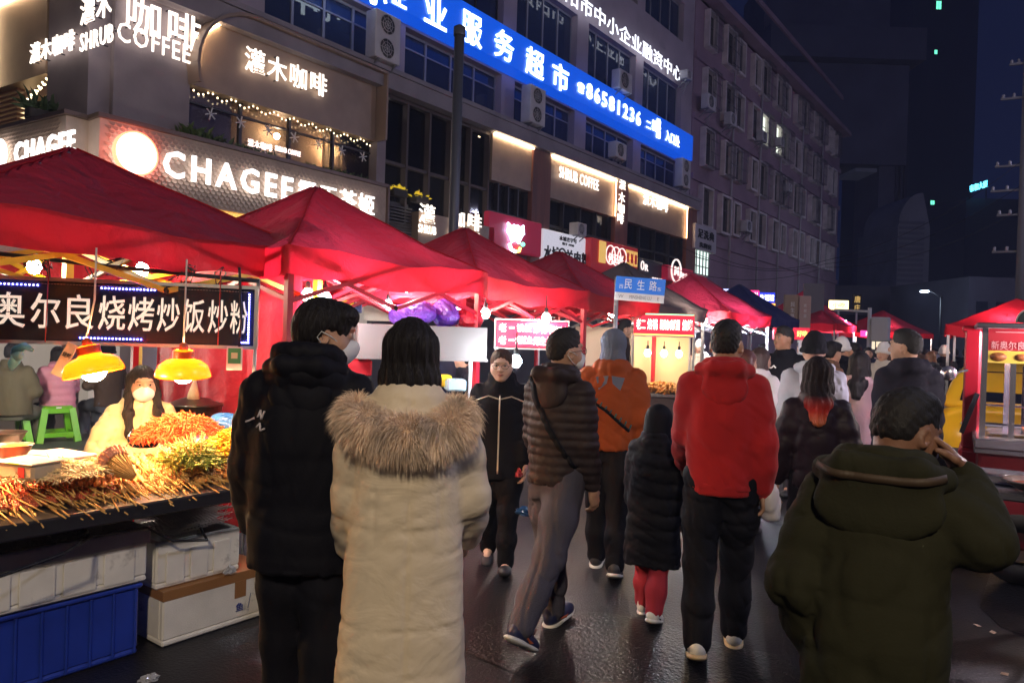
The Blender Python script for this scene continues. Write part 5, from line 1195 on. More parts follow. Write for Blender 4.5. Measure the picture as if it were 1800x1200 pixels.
    info = dict(e=e, S=S, hz=hz, hc=hc, Rm=Rm, neck=neck, arms=arms, T=T, HL=HL, legs=(legL, legR), b=b)
    PEOPLE.append(info); return info
# ------------------------------------------------------------------ the people in the street
from mathutils.bvhtree import BVHTree
def cloth(n, c, r=.75, b=(110, .2, (1, 1, 1), .003), w=(6, .3, (1, 1, .6), .03), sheen=0, var=(5, .10)): return mat(n, c, r, bump=b, wrinkle=w, sheen=sheen, var=var, spec=.22)
C_black = cloth('black_nylon', (.0035, .004, .009), .75); C_blackw = cloth('black_wool', (.005, .0055, .010), .85)
C_cream = mat('cream_down_cloth', (.80, .68, .50), .62, bump=(110, .12, (1, 1, 1), .003), wrinkle=(5, .45, (1, 1, 1.6), .03), var=(3, .07))
C_brown = cloth('taupe_down_nylon', (.034, .024, .026), .6); C_orange = cloth('rust_orange_cloth', (.33, .07, .018), .8)
C_red = cloth('red_fleece', (.42, .018, .022), .9, (140, .4, (1, 1, 1), .004), sheen=.1); C_olive = cloth('olive_cotton', (.025, .025, .0115), .85, (140, .25, (1, 1, 1), .003), (6, .4, (1, 1, .6), .03))
C_jean = cloth('grey_denim', (.075, .072, .10), .8, (150, .3)); C_greyj = cloth('pale_grey_cloth', (.40, .40, .45), .7); C_pink = cloth('pale_pink_cloth', (.62, .42, .42), .7); C_pinkp = cloth('pink_down_nylon', (.62, .26, .34), .5)
C_white = cloth('white_down', (.68, .64, .62), .65); C_navy = cloth('navy_cloth', (.018, .022, .045), .8); C_brn2 = cloth('brown_cloth', (.14, .08, .05), .8); C_greyd = cloth('dark_grey_cloth', (.05, .05, .06), .8)
C_rtr = cloth('red_trousers', (.34, .03, .05), .85); P_black = cloth('black_trouser_cloth', (.0045, .005, .010), .8); P_navy = cloth('navy_trouser_cloth', (.008, .009, .02), .8)
W_mask = mat('white_mask', (.75, .76, .78), .7, bump=(60, .15)); S_white = mat('white_shoe', (.68, .68, .66), .45); S_dark = mat('dark_shoe', (.03, .03, .04), .5); S_blue = mat('blue_shoe', (.015, .02, .07), .5); S_acc = mat('black_shoe_trim', (.015, .015, .018), .4); S_or = mat('orange_trim', (.45, .10, .03), .5)
K_blue = cloth('blue_grey_knit', (.17, .20, .28), .95, (200, .6)); K_black = cloth('black_knit', (.012, .012, .016), .95, (200, .6)); K_white = cloth('white_knit', (.7, .68, .66), .9)
def away(px, rel=0): return 36.7 - math.degrees(math.atan((px - 900) / FPX)) + rel
def who(label, px, d, rel=0, **k):
    g = ground(px, d); return person(label, (g.x, g.y), away(px, rel), **k)
def bvh(info, child):
    V = []; F = []
    for c in info['e'].children:
        if c.name.split('.')[0] in (child, 'hood'): n = len(V); V += [v.co[:] for v in c.data.vertices]; F += [[i + n for i in p.vertices] for p in c.data.polygons]
    return BVHTree.FromPolygons(V, F)
def surf(tree, pts, back=True, off=.003):
    out = []
    for x, z in pts:
        h = tree.ray_cast(Vector((x, -1.2 if back else 1.2, z)), Vector((0, 1 if back else -1, 0)))
        if h[0] is not None: out.append(h[0] + h[1] * off)
    return out
def trace(info, child, name, pts, r, m, back=True, n=26, off=.0):
    t = bvh(info, child); P = []
    for (a, b) in zip(pts[:-1], pts[1:]):
        for k in range(n): u = k / n; P.append((a[0] + (b[0] - a[0]) * u, a[1] + (b[1] - a[1]) * u))
    P.append(pts[-1]); q = surf(t, P, back, off)
    if len(q) < 3: return None
    o = MB().tube(q, r, 6).build(name, m, info['e']); return o
def strap(info, child, name, pts, w, m, back=True, n=24):
    t = bvh(info, child); P = []
    for (a, b) in zip(pts[:-1], pts[1:]):
        for k in range(n): u = k / n; P.append((a[0] + (b[0] - a[0]) * u, a[1] + (b[1] - a[1]) * u))
    q = surf(t, P, back, .006); mb = MB(); vs = []
    for i, p in enumerate(q):
        tt = (q[min(i + 1, len(q) - 1)] - q[max(0, i - 1)]).normalized(); s_ = Vector((0, 1 if back else -1, 0)).cross(tt).normalized()
        vs += [p + s_ * w / 2, p - s_ * w / 2, p - s_ * w / 2 + Vector((0, .006 if back else -.006, 0)), p + s_ * w / 2 + Vector((0, .006 if back else -.006, 0))]
    mb.add(vs, [(4 * i + a, 4 * i + (a + 1) % 4, 4 * i + 4 + (a + 1) % 4, 4 * i + 4 + a) for i in range(len(q) - 1) for a in range(4)], True); return mb.build(name, m, info['e'])
# 1 the man in the black down coat
m1 = who('person in black down coat with white mask turned towards the woman in the cream coat', 545, 2.75, -14, H=1.76, build=1.06, armL=(6, 13, 16), armR=(10, 10, 20), legs=((5, 4), (-6, 8)),
    jacket=dict(m=C_black, hem=-.13, chest=.20, waist=.215, hip=.215, depth=.158, sleeve=(.098, .092, .075), collar=(.10, .075, .034), hood='down', fold=.006, ff=20, quilt=(.17, .006)), pants=dict(m=P_black), hair=('short', HAIR), head=(-72, -8, 0), mask=W_mask, res=.0125, skin=SKIN, shoes=dict(m=S_dark))
t = bvh(m1, 'jacket'); mb = MB()
for (x0, z0, x1, z1) in ((-.20, 1.315, -.165, 1.33), (-.15, 1.335, -.14, 1.36), (-.14, 1.36, -.13, 1.33), (-.13, 1.33, -.12, 1.36), (-.15, 1.30, -.135, 1.315), (-.135, 1.315, -.13, 1.29), (-.13, 1.29, -.112, 1.30)):
    q = surf(t, [(x0 + (x1 - x0) * k / 4, z0 + (z1 - z0) * k / 4) for k in range(5)], True, .003)
    if len(q) > 1: mb.tube(q, .004, 5)
if mb.v: mb.build('shoulder_print', mat('pale_print', (.6, .55, .6), .5), m1['e'])
# 2 the woman in the cream coat
def cream_seam(x, y, z): return .007 * np.exp(-(x / .006) ** 2) * (y < 0) + .004 * (np.exp(-((z - 1.02) / .007) ** 2) + np.exp(-((z - .70) / .007) ** 2) + .7 * np.exp(-((z - 1.14) / .007) ** 2)) + .006 * np.exp(-((np.abs(x) - .105) / .006) ** 2) * (z > .98) * (z < 1.16) * (y < 0)
m2 = who('person in long cream down coat with thick tan fur round the hood', 722, 2.5, 3, H=1.69, armL=(10, 6, 22), armR=(4, 20, 40), legs=((2, 4), (-3, 4)),
    jacket=dict(m=C_cream, hem=-.47, chest=.208, waist=.222, hip=.265, depth=.18, flare=-.012, sleeve=(.096, .088, .076), collar=(.075, .015, .022), hood='fur', fold=.003, ff=15, fst=(1, 1, 1.8), seam=cream_seam), pants=dict(m=P_black), hair=('long', HAIR), head=(-6, -3, 0), res=.011, fem=True, skin=SKIN_L, shoes=dict(m=S_dark))
M_fur = mat('tan_fur', (.92, .72, .54), .8, var=(16, .45), sheen=.4)
T_ = m2['T']; S2 = m2['S']
rp = [T_(*(A3(p) * S2)) for p in ((-.125, .085, .50), (-.165, .02, .505), (-.172, -.06, .50), (-.135, -.14, .475), (-.065, -.185, .455), (0, -.195, .45), (.065, -.185, .455), (.135, -.14, .475), (.172, -.06, .50), (.165, .02, .505), (.125, .085, .50))]
rf = Field(.012, .03); rf.chain(rp, [.028, .036, .041, .043, .044, .044, .044, .043, .041, .036, .028]); V, F = rf.mesh()
fu = mesh_of('fur_trim', [V], [F], M_fur, m2['e'])
rg = np.random.RandomState(4); me = fu.data; nv = len(me.vertices); NR = np.empty(nv * 3); me.vertices.foreach_get('normal', NR); NR = NR.reshape(-1, 3)
ii = rg.randint(0, nv, 30000); P0 = V[ii] + rg.normal(0, .004, (len(ii), 3)); N0 = NR[ii]
clump = np.stack([np.sin(P0[:, 0] * 46 + 1) + np.sin(P0[:, 2] * 31), np.cos(P0[:, 1] * 40) * .6, np.sin(P0[:, 0] * 38 + P0[:, 2] * 20)], 1) * .30
dr = N0 + clump + rg.normal(0, .14, P0.shape) + np.array([0, -.10, -.55]); dr /= np.linalg.norm(dr, axis=1)[:, None]
Lh = rg.uniform(.028, .066, len(ii))[:, None]; side = np.cross(dr, rg.normal(size=dr.shape)); side /= np.linalg.norm(side, axis=1)[:, None]
bend = np.array([0, -.05, -.45]); w = .0010
mid = P0 + dr * Lh * .55; tip = P0 + (dr * .9 + bend * .55) * Lh
vv = np.stack([P0 - side * w, P0 + side * w, mid - side * w * .7, mid + side * w * .7, tip], 1).reshape(-1, 3)
fm = bpy.data.meshes.new('fur_strands'); fm.from_pydata(vv.tolist(), [], [f for k in range(len(ii)) for f in ((5 * k, 5 * k + 1, 5 * k + 3, 5 * k + 2), (5 * k + 2, 5 * k + 3, 5 * k + 4))])
o = link_mesh('fur_strands', fm, M_fur, fu, True); o['kind'] = 'stuff'
# 3 woman with glasses coming towards the camera
m3 = who('person with glasses in black zipped jacket walking towards the camera', 884, 5.25, 176, H=1.56, build=1.12, armL=(4, 9, 10), armR=(-4, 9, 10), legs=((10, 6), (-10, 12)), jacket=dict(m=C_blackw, hem=-.16, chest=.20, waist=.20, hip=.205, depth=.15, sleeve=(.085, .075, .06), collar=(.075, .07, .026), fold=.007), pants=dict(m=P_black, w=1.15), hair=('bun', HAIR_B), head=(0, -6, 0), face_on=True, glasses=True, fem=True, chub=1.15, res=.013, skin=skin_mat('skin_light', (.75, .50, .40)), shoes=dict(m=S_dark))
M_zip = mat('pale_zip', (.6, .55, .45), .4, metal=.4)
trace(m3, 'jacket', 'zip', [(0, 1.24), (0, .70)], .006, M_zip, False)
trace(m3, 'jacket', 'piping', [(-.17, 1.20), (-.08, 1.235), (0, 1.215), (.08, 1.235), (.17, 1.20)], .005, M_zip, False)
# 4 man in the taupe quilted jacket
m4 = who('person in taupe quilted down jacket with glasses, mask and grey jeans striding to the right', 985, 4.1, -32, H=1.70, build=1.0, armL=(10, 10, 20), armR=(2, 9, 14), legs=((14, 8), (-24, 16)), jacket=dict(m=C_brown, hem=-.02, chest=.195, waist=.185, hip=.185, depth=.14, sleeve=(.084, .074, .056), collar=(.085, .055, .026), hood='down', quilt=(.048, .010), fold=.004), pants=dict(m=C_jean, w=1.22, fold=.009), hair=('crop', HAIR_S), head=(-28, 2, 0), glasses=True, mask=W_mask, res=.0105, shoes=dict(m=S_blue, sole=S_white, accent=S_or))
strap(m4, 'jacket', 'shoulder_strap', [(-.115, 1.44), (-.02, 1.25), (.10, 1.05), (.15, .95)], .035, C_black)
# 5 orange jacket
m5 = who('person in rust orange jacket and blue grey knitted hood walking away', 1078, 5.3, -6, H=1.72, build=1.08, armL=(6, 9, 14), armR=(-4, 14, 16), legs=((10, 8), (-10, 12)), jacket=dict(m=C_orange, hem=-.02, chest=.205, waist=.20, hip=.195, depth=.145, sleeve=(.094, .086, .065), collar=(.085, .03, .028), fold=.010, ff=18), pants=dict(m=P_black, w=1.2), hair=('knithood', K_blue), head=(0, -4, 0), res=.013, shoes=dict(m=S_dark, sole=S_white))
zz = [(-.13, 1.22), (-.02, 1.16), (.06, 1.09), (.14, 1.02)]
trace(m5, 'jacket', 'zigzag_motif', zz, .012, C_black)
t = bvh(m5, 'jacket'); mb = MB()
for k in range(9):
    u = k / 8; x, z = -.13 + .27 * u, 1.225 - .2 * u; q = surf(t, [(x + .0 + .005 * i, z + .004 + i * .012) for i in range(4)], True, .003)
    if len(q) > 1: mb.tube(q, .006, 5)
if mb.v: mb.build('comb_motif', mat('teal_print', (.04, .12, .14), .6), m5['e'])
t = bvh(m5, 'jacket'); mb = MB()
for s_ in (-1, 1):
    P_ = [surf(t, [(x * s_, z)], True, .006) for x, z in ((.01, 1.40), (.10, 1.385), (.075, 1.30), (.02, 1.345))]
    if all(P_): a, b, c, d_ = [p[0] for p in P_]; mb.add([a, b, c, d_, a + Vector((0, .01, 0)), b + Vector((0, .01, 0)), c + Vector((0, .01, 0)), d_ + Vector((0, .01, 0))], [(0, 1, 2, 3), (7, 6, 5, 4), (0, 4, 5, 1), (1, 5, 6, 2), (2, 6, 7, 3), (3, 7, 4, 0)])
if mb.v: mb.build('scarf_ends', mat('blue_grey_knit'), m5['e'])
# 6 the child
m6 = who('child in long black hooded coat and red trousers', 1160, 4.45, -18, H=1.24, build=1.14, armL=(4, 8, 10), armR=(0, 9, 10), legs=((6, 6), (-8, 14)), jacket=dict(m=C_black, hem=-.45, chest=.20, waist=.22, hip=.235, depth=.17, sleeve=(.088, .08, .07), collar=(.08, .04, .03), quilt=(.09, .007), fold=.010), pants=dict(m=C_rtr, w=1.15, fold=.012), hair=('hood', C_black), head=(0, -4, 0), res=.0125, shoes=dict(m=S_white, sole=S_white, accent=S_acc))
# 7 red hoodie
m7 = who('person in red hooded sweatshirt, black trousers and white trainers walking away', 1275, 4.0, 2, H=1.765, build=1.07, armL=(14, 8, 30), armR=(-6, 12, 12), legs=((-10, 10), (10, 8)), hipspread=.015, jacket=dict(m=C_red, hem=-.03, chest=.20, waist=.195, hip=.185, depth=.14, sleeve=(.090, .080, .058), collar=(.08, .045, .03), hood='down', fold=.006, ff=18, band=True, cuff=C_red), pants=dict(m=P_black, w=1.14, fold=.010), hair=('crop', HAIR_S), head=(-14, 0, 0), res=.0115, shoes=dict(m=S_white, sole=mat('amber_sole', (.6, .45, .25), .5), accent=S_acc))
# 8 olive parka
m8 = who('person in olive parka at the right front holding a hand to the ear', 1552, 1.88, -6, H=1.56, build=1.0, lean=13, legs=((4, 4), (-6, 6)), elbow=[((-.205, -.06, .22), (-.16, .12, .02)), (at_d(1722, 948, 1.84), at_d(1696, 836, 1.95), 1)], jacket=dict(m=C_olive, hem=-.34, seam=lambda x, y, z: .006 * np.exp(-((z - 1.02) / .006) ** 2) + .005 * np.exp(-((z - .80) / .006) ** 2) + .005 * np.exp(-((np.abs(x) - .13) / .005) ** 2) * (z < 1.02), chest=.205, waist=.21, hip=.225, depth=.155, sleeve=(.088, .090, .066), collar=(.095, .055, .032), hood='big', k=.035, fold=.007, ff=24), pants=dict(m=P_black), hair=('crop', HAIR_S), head=(-36, -20, 0), skin=skin_mat('skin_dark', (.26, .13, .08)), res=.0115, extra=dict(palm1=(-.7, -.3, -.3), hdir1=(-.50, -.05, .62), thumb1=1), handcurl=(.5, .38))
strap(m8, 'jacket', 'hood_strap', [(-.15, 1.335), (-.05, 1.325), (.05, 1.325), (.15, 1.335)], .020, mat('brown_strap', (.07, .045, .025), .6))
# 9 girl with dyed ends
def ombre():
    m = mat('dyed_hair', (.02, .012, .012), .55, spec=.2, wrinkle=(30, .9, (6, 6, .35), .012)); n = m.node_tree.nodes; l = m.node_tree.links
    tc = n.new('ShaderNodeTexCoord'); sp = n.new('ShaderNodeSeparateXYZ'); r = n.new('ShaderNodeValToRGB'); l.new(tc.outputs['Object'], sp.inputs[0])
    mr = n.new('ShaderNodeMapRange'); mr.inputs[1].default_value = 1.14; mr.inputs[2].default_value = 1.48; l.new(sp.outputs[2], mr.inputs[0]); l.new(mr.outputs[0], r.inputs[0])
    r.color_ramp.elements[0].color = (.62, .20, .08, 1); r.color_ramp.elements[0].position = .05; r.color_ramp.elements[1].color = (.016, .01, .012, 1); r.color_ramp.elements[1].position = .62
    k = r.color_ramp.elements.new(.35); k.color = (.5, .03, .02, 1); l.new(r.outputs[0], n['Principled BSDF'].inputs['Base Color']); return m
m9 = who('person with black hair fading to red ends in a dark quilted jacket', 1440, 4.6, 4, H=1.58, armL=(-4, 22, 14), armR=(-8, 24, 6), legs=((10, 8), (-12, 14)), jacket=dict(m=cloth('plum_black_nylon', (.02, .012, .02), .5), hem=-.05, chest=.19, waist=.175, hip=.18, depth=.14, sleeve=(.082, .072, .056), collar=(.07, .01, .018), quilt=(.11, .005), fold=.006), pants=dict(m=P_black), hair=('longout', ombre()), fem=True, res=.014)
# 10 pale grey jacket, black beanie
m10 = who('person in pale grey jacket and black knitted cap walking away', 1432, 5.9, 6, H=1.74, build=1.05, armL=(4, 6, 14), armR=(-4, 6, 14), jacket=dict(m=C_greyj, hem=-.06, chest=.205, waist=.20, hip=.20, depth=.15, sleeve=(.094, .084, .065), hood='down', fold=.010), hair=('beanie', K_black), res=.016, pants=dict(m=P_navy))
m11 = who('person in pale pink belted coat with black wavy hair', 1512, 6.6, -6, H=1.62, jacket=dict(m=C_pink, hem=-.40, chest=.19, waist=.155, hip=.20, depth=.14, sleeve=(.082, .074, .056), collar=(.07, .01, .02), fold=.010), hair=('longout', HAIR), fem=True, res=.017, armL=(4, 6, 14), armR=(-4, 6, 14))
m12 = who('tall person in dark jacket with cropped hair looking left beyond the olive parka', 1597, 5.2, 8, H=1.77, build=1.25, jacket=dict(m=cloth('ink_cloth', (.016, .015, .028), .8), hem=-.1, chest=.205, waist=.21, hip=.205, depth=.16, sleeve=(.094, .085, .066), collar=(.085, .04, .03), fold=.009), hair=('crop', HAIR_S), head=(62, 2, 0), res=.015, build_=None) if False else who('tall person in dark jacket with cropped hair looking left beyond the olive parka', 1600, 5.5, 8, H=1.79, build=.92, armL=(4, 3, 10), armR=(-4, 3, 10), jacket=dict(m=cloth('ink_cloth', (.016, .015, .028), .8), hem=-.1, chest=.205, waist=.21, hip=.205, depth=.16, sleeve=(.094, .085, .066), collar=(.085, .04, .03), fold=.009), hair=('crop', HAIR_S), head=(62, 2, 0), res=.015)
m13 = who('person in black polo shirt with a white chest mark standing and looking left', 1381, 8.2, 165, H=1.84, build=1.05, armL=(4, 10, 8), armR=(4, 10, 8), legs=((2, 2), (-2, 2)), jacket=dict(m=C_blackw, hem=-.02, chest=.20, waist=.185, hip=.18, depth=.135, sleeve=(.082, .072, .052), collar=(.07, .03, .016), fold=.006), hair=('crop', HAIR_S), head=(-34, 4, 0), face_on=True, skin=SKIN_D, res=.0135)
trace(m13, 'jacket', 'chest_mark', [(.06, 1.40), (.085, 1.425), (.11, 1.40), (.135, 1.40)], .008, M_white, False, 8)
m14 = who('person in white down coat with long dark hair beside the red sweatshirt', 1334, 7.0, -24, H=1.62, jacket=dict(m=C_white, hem=-.2, chest=.19, waist=.19, hip=.195, depth=.15, sleeve=(.088, .08, .06), quilt=(.12, .010)), hair=('long', HAIR_B), fem=True, res=.017, head=(-20, 0, 0))
# sellers
m15 = who('seller with short black hair in profile behind the food display case', 1092, 9.6, -70, H=1.78, zoff=.14, jacket=dict(m=cloth('black_brown_cloth', (.03, .022, .022), .8), hem=-.02, collar=(.08, .05, .02)), hair=('crop', HAIR_S), face_on=True, res=.015)
# seated skewer seller
m16 = who('seated seller with long dark hair, white mask and cream jacket behind the skewers', 250, 4.85, 186, H=1.62, seat=.60, legs=((82, 84), (82, 84)), hipspread=.05, elbow=[((-.25, .03, .24), (-.06, .25, .17)), ((.25, .03, .24), (.03, .29, .20))], jacket=dict(m=cloth('cream_soft_cloth', (.70, .58, .36), .8), hem=-.02, chest=.195, waist=.20, hip=.205, depth=.155, sleeve=(.092, .084, .06), collar=(.075, .03, .025), fold=.012, ff=16), hair=('longfront', HAIR), mask=W_mask, face_on=True, fem=True, res=.0125, head=(4, -5, 0))
def gloves(info, m, s=1.16):
    for i, (s_, el, wr) in enumerate(info['arms']):
        f = Field(.006, .012); d = wr - el; hand(f, wr + d / np.linalg.norm(d) * .005, d, A3((-(-1 if i == 0 else 1), .1, 0)), 1 if i == 0 else -1, .7, info['S'] * s); mesh_of('glove', *[[q] for q in f.mesh()], m, info['e'])
gloves(m16, cloth('brown_glove', (.16, .06, .04), .8))
SE = dict(legs=((84, 88), (84, 88)), seat=.55)
m17 = who('seated person in pink down jacket on a green stool', 104, 9.7, 24, H=1.62, build=1.15, elbow=[((-.22, .10, .25), (-.08, .33, .22)), ((.24, .08, .25), (.1, .33, .22))], jacket=dict(m=C_pinkp, hem=-.03, chest=.21, waist=.225, hip=.225, depth=.18, sleeve=(.10, .092, .07), quilt=(.10, .018), hood='down'), hair=('long', HAIR), fem=True, res=.018, **SE)
m18 = who('seated person in dark olive jacket at the left edge of the picture', 22, 9.0, -35, H=1.72, build=1.2, elbow=[((-.22, .10, .25), (-.08, .33, .22)), ((.24, .08, .25), (.1, .33, .22))], jacket=dict(m=cloth('mud_cloth', (.10, .085, .05), .8), hem=-.03, chest=.21, waist=.22, hip=.22, depth=.17, sleeve=(.095, .088, .066)), pants=dict(m=cloth('grey_green_trousers', (.11, .11, .08), .8)), hair=('short', HAIR), res=.018, **SE)
m19 = who('person in dark cap and brown jacket seated between the two heat lamps', 192, 10.2, 30, H=1.74, build=1.1, elbow=[((-.22, .10, .25), (-.08, .33, .22)), ((.24, .08, .25), (.1, .33, .22))], jacket=dict(m=cloth('umber_cloth', (.07, .045, .035), .8), hem=-.03), hair=('beanie', K_black), res=.018, pants=dict(m=cloth('slate_jeans', (.08, .09, .12), .8)), shoes=dict(m=S_dark, sole=S_white), **SE)
# crowd farther down the street
CR = [('person in black puffy coat walking towards the far tents left of the white capped figure', 1478, 9.5, -30, 1.74, C_black, 'crop', HAIR_S, -.05), ('person in brown coat with pale collar near the grey jacket', 1458, 8.2, -60, 1.70, C_brn2, 'short', HAIR, -.05),
      ('person in pale coat and white cap facing the camera', 1556, 10.5, 165, 1.70, cloth('stone_cloth', (.45, .42, .38), .8), 'wavy', HAIR_B, -.3), ('person with light brown hair in a checked grey coat', 1637, 13.5, 0, 1.62, C_greyd, 'long', mat('tawny_hair', (.22, .09, .035), .5), -.2),
      ('person in black coat with white back print in the distance', 1660, 14.5, 5, 1.72, C_blackw, 'beanie', K_white, -.1), ('person in dark brown coat far down the street', 1617, 17, 10, 1.74, C_brn2, 'short', HAIR, -.1), ('person in navy coat far down the street', 1590, 19, 170, 1.70, C_navy, 'short', HAIR, -.1),
      ('person in dark coat stopping by the red LED signs', 1415, 13, 60, 1.72, C_greyd, 'short', HAIR, -.1), ('person in black jacket facing left near the far tents', 1505, 12, 80, 1.72, C_blackw, 'short', HAIR, -.05), ('person in dark jacket walking towards the camera in the crowd', 1527, 14, 175, 1.66, C_navy, 'bob', HAIR, -.1),
      ('person in grey coat under the blue canopy', 1345, 15, 90, 1.66, C_greyj, 'short', HAIR, -.1), ('person with auburn hair beside the red sweatshirt man', 1308, 6.4, -30, 1.60, C_blackw, 'long', mat('auburn_hair', (.10, .03, .02), .5), -.1), ('seller in white hat right of the food display case', 1231, 13.5, 160, 1.68, cloth('cream_apron_cloth', (.6, .52, .42), .8), 'beanie', K_white, -.1),
      ('person in black jacket seen between the tents and the glasses woman', 800, 8.6, 20, 1.66, C_navy, 'short', HAIR, -.1), ('person in black coat in the gap behind the striding man in taupe', 820, 7.9, 100, 1.5, C_black, 'short', HAIR, -.1), ('person in dark coat at the far end of the crowd', 1680, 21, 0, 1.70, C_blackw, 'short', HAIR, -.1), ('person in wine coloured coat at the far end of the crowd', 1575, 23, 0, 1.66, cloth('wine_cloth', (.12, .02, .03), .8), 'bob', HAIR, -.2), ('person in tan coat at the far end of the crowd', 1545, 20, 170, 1.68, cloth('tan_cloth', (.3, .2, .12), .8), 'short', HAIR, -.2),
      ('person in grey hood at the far end of the crowd', 1645, 24, 160, 1.72, C_greyj, 'short', HAIR, -.1), ('person in ink blue jacket at the far end of the crowd', 1605, 26, 10, 1.74, C_navy, 'crop', HAIR_S, -.1), ('person in pale parka far down the street left of the grey hood', 1628, 22, 0, 1.66, C_greyj, 'long', HAIR_B, -.2), ('person in cream jacket under the small far crimson canopy', 1488, 16, 20, 1.64, C_white, 'bob', HAIR, -.1), ('person in rose coat near the farthest canopy', 1535, 17, 10, 1.62, C_pink, 'long', HAIR, -.25), ('person in plain black jacket by the banner boards', 1440, 15, 30, 1.74, C_blackw, 'short', HAIR, -.1), ('person in beige jacket by the farthest canopy', 1568, 15.5, 170, 1.70, cloth('beige_cloth', (.4, .33, .25), .8), 'short', HAIR, -.1), ('person in blue jacket in the far crowd', 1665, 19, 0, 1.72, C_navy, 'short', HAIR_B, -.1), ('person in black jacket near the parked taxi', 1700, 17, 5, 1.70, C_black, 'short', HAIR, -.1)]
for i, (lb, px, d, rel, H_, cm, hs, hm, hem) in enumerate(CR):
    q = rnd.uniform(-1, 1)
    inf = who(lb, px, d, rel, H=H_, build=1.05 + .05 * q, armL=(8 * q, 10, 14), armR=(-8 * q, 10, 14), legs=((12 * q, 8), (-12 * q, 12)), jacket=dict(m=cm, hem=hem, chest=.20, waist=.195, hip=.195, depth=.15, sleeve=(.088, .078, .06), hood='down' if i % 3 == 0 else None, fold=.006), pants=dict(m=P_black if i % 2 else P_navy), hair=(hs, hm), res=.019 if d < 12 else .024, face_on=(140 < rel < 200), fem=hs in ('long', 'bob', 'wavy'), head=(rnd.uniform(-15, 15), 0, 0))
    if 'white cap' in lb:
        f = hair_field(.014, inf['hc'], inf['Rm'], inf['S'] * 1.06, 'beanie', 3); mesh_of('cap', *[[v] for v in f.mesh()], K_white, inf['e'])
# ------------------------------------------------------------------ goods on the skewer table
rg_ = random.Random(11)
M_bamboo = mat('bamboo_stick', (.72, .42, .12), .6); M_meat = mat('pink_meat', (.68, .17, .08), .45, bump=(90, .5), var=(18, .35)); M_meat2 = mat('red_meat', (.72, .12, .06), .4, bump=(90, .5), var=(18, .35)); M_tan = mat('tan_skewer_food', (.80, .42, .13), .5, bump=(80, .4), var=(18, .3))
def skewer_proto(name, meat, kind):
    e = empty(name, (0, 0, 0), 0)
    s = MB(); s.tube([(0, 0, 0), (.15, 0, 0), (.30, 0, 0)], [.0033, .0033, .0028], 5); s.build('stick', M_bamboo, e)
    f = MB()
    if kind == 0:
        for k in range(7): f.ball((-.012 - .0 + .018 * (k - 8) + .125, rg_.uniform(-.003, .003), rg_.uniform(-.002, .003)), .011, 4, (1.0, rg_.uniform(.75, 1.2), .8))
    else: f.tube([(-.03 + .02 * k, .004 * math.sin(k * 2.2), .005 * math.cos(k * 1.7)) for k in range(9)], [.005, .010, .011, .012, .011, .012, .010, .009, .004], 7)
    f.build('food', meat, e); return e
protos = [skewer_proto('skewer', M_meat, 0), skewer_proto('skewer', M_meat2, 0), skewer_proto('skewer', M_tan, 1)]
used_p = [False] * 3
LAB = ['pink meat skewer in the front heap with its stick pointing to the street', 'dark red meat skewer in the middle of the front heap', 'tan food skewer in the long heap at the right end of the table']
n_sk = 292
for i in range(n_sk):
    u = i / n_sk; y = -.15 + 2.75 * u + rg_.uniform(-.03, .03)        # along the table front
    kd = 2 if y > 1.72 else (1 if .95 < y < 1.75 and rg_.random() < .65 else 0)
    lay = rg_.random()
    a = rg_.gauss(0, 6) + (14 if kd == 2 else 4)                # stick direction in plan
    p = Vector((-3.735 - .095 * (i % 4) + rg_.uniform(-.015, .015), y, TZ + .022 + .027 * (i % 4) + rg_.uniform(0, .012)))
    e = protos[kd] if not used_p[kd] else copy_tree(protos[kd]); used_p[kd] = True
    e.location = p; e.scale = (1.2, 1.2, 1.2); e.rotation_euler = (rg_.uniform(0, 6), R(rg_.uniform(1, 9)) , R(-a)); tag(e, LAB[kd], 'skewer', ['pink meat skewers along the table front', 'red meat skewers amid the heap', 'tan skewers at the far end'][kd])
# the rest of the skewers, behind and under the ones above: one uncountable mass
ms = MB(); mf_ = MB()
for i in range(620):
    y = rg_.uniform(-.3, 2.55); t_ = rg_.random(); a = R(-rg_.gauss(5 if y < 1.72 else 16, 7)); d = Vector((math.cos(a), math.sin(a), -.10 - .06 * rg_.random())); p = Vector((-3.76 - .36 * t_, y, TZ + .018 + .075 * t_ * rg_.uniform(.6, 1.15)))
    ms.tube([p, p + d * .18, p + d * .36], [.0034, .0034, .003], 5)
    up_ = Vector((0, 0, 1)); mf_.tube([p + d * (.02 * k - .05) + up_ * .004 * math.sin(k * 2.1 + i) + Vector((0, .005 * math.cos(k * 1.7 + i), 0)) for k in range(9)], [.004, .012, .009, .013, .010, .013, .009, .012, .004], 6)
n0 = len(ms.f); ms.add(mf_.v, mf_.f, True); o = ms.build('skewer_mass', M_bamboo); o.data.materials.append(M_meat); o.data.materials.append(M_tan); o.data.materials.append(M_meat2)
per = len(mf_.f) // 620; mi = [0] * n0 + [0] * len(mf_.f)
for i in range(620):
    y = ms.v[i * 15][1]; q = 2 if y > 1.72 else (3 if .9 < y < 1.7 and i % 3 else 1)
    for k in range(per): mi[n0 + i * per + k] = q
o.data.polygons.foreach_set('material_index', mi); tag(o, 'dense mass of skewers lying under and behind the front row on the table', 'skewers', kind='stuff')
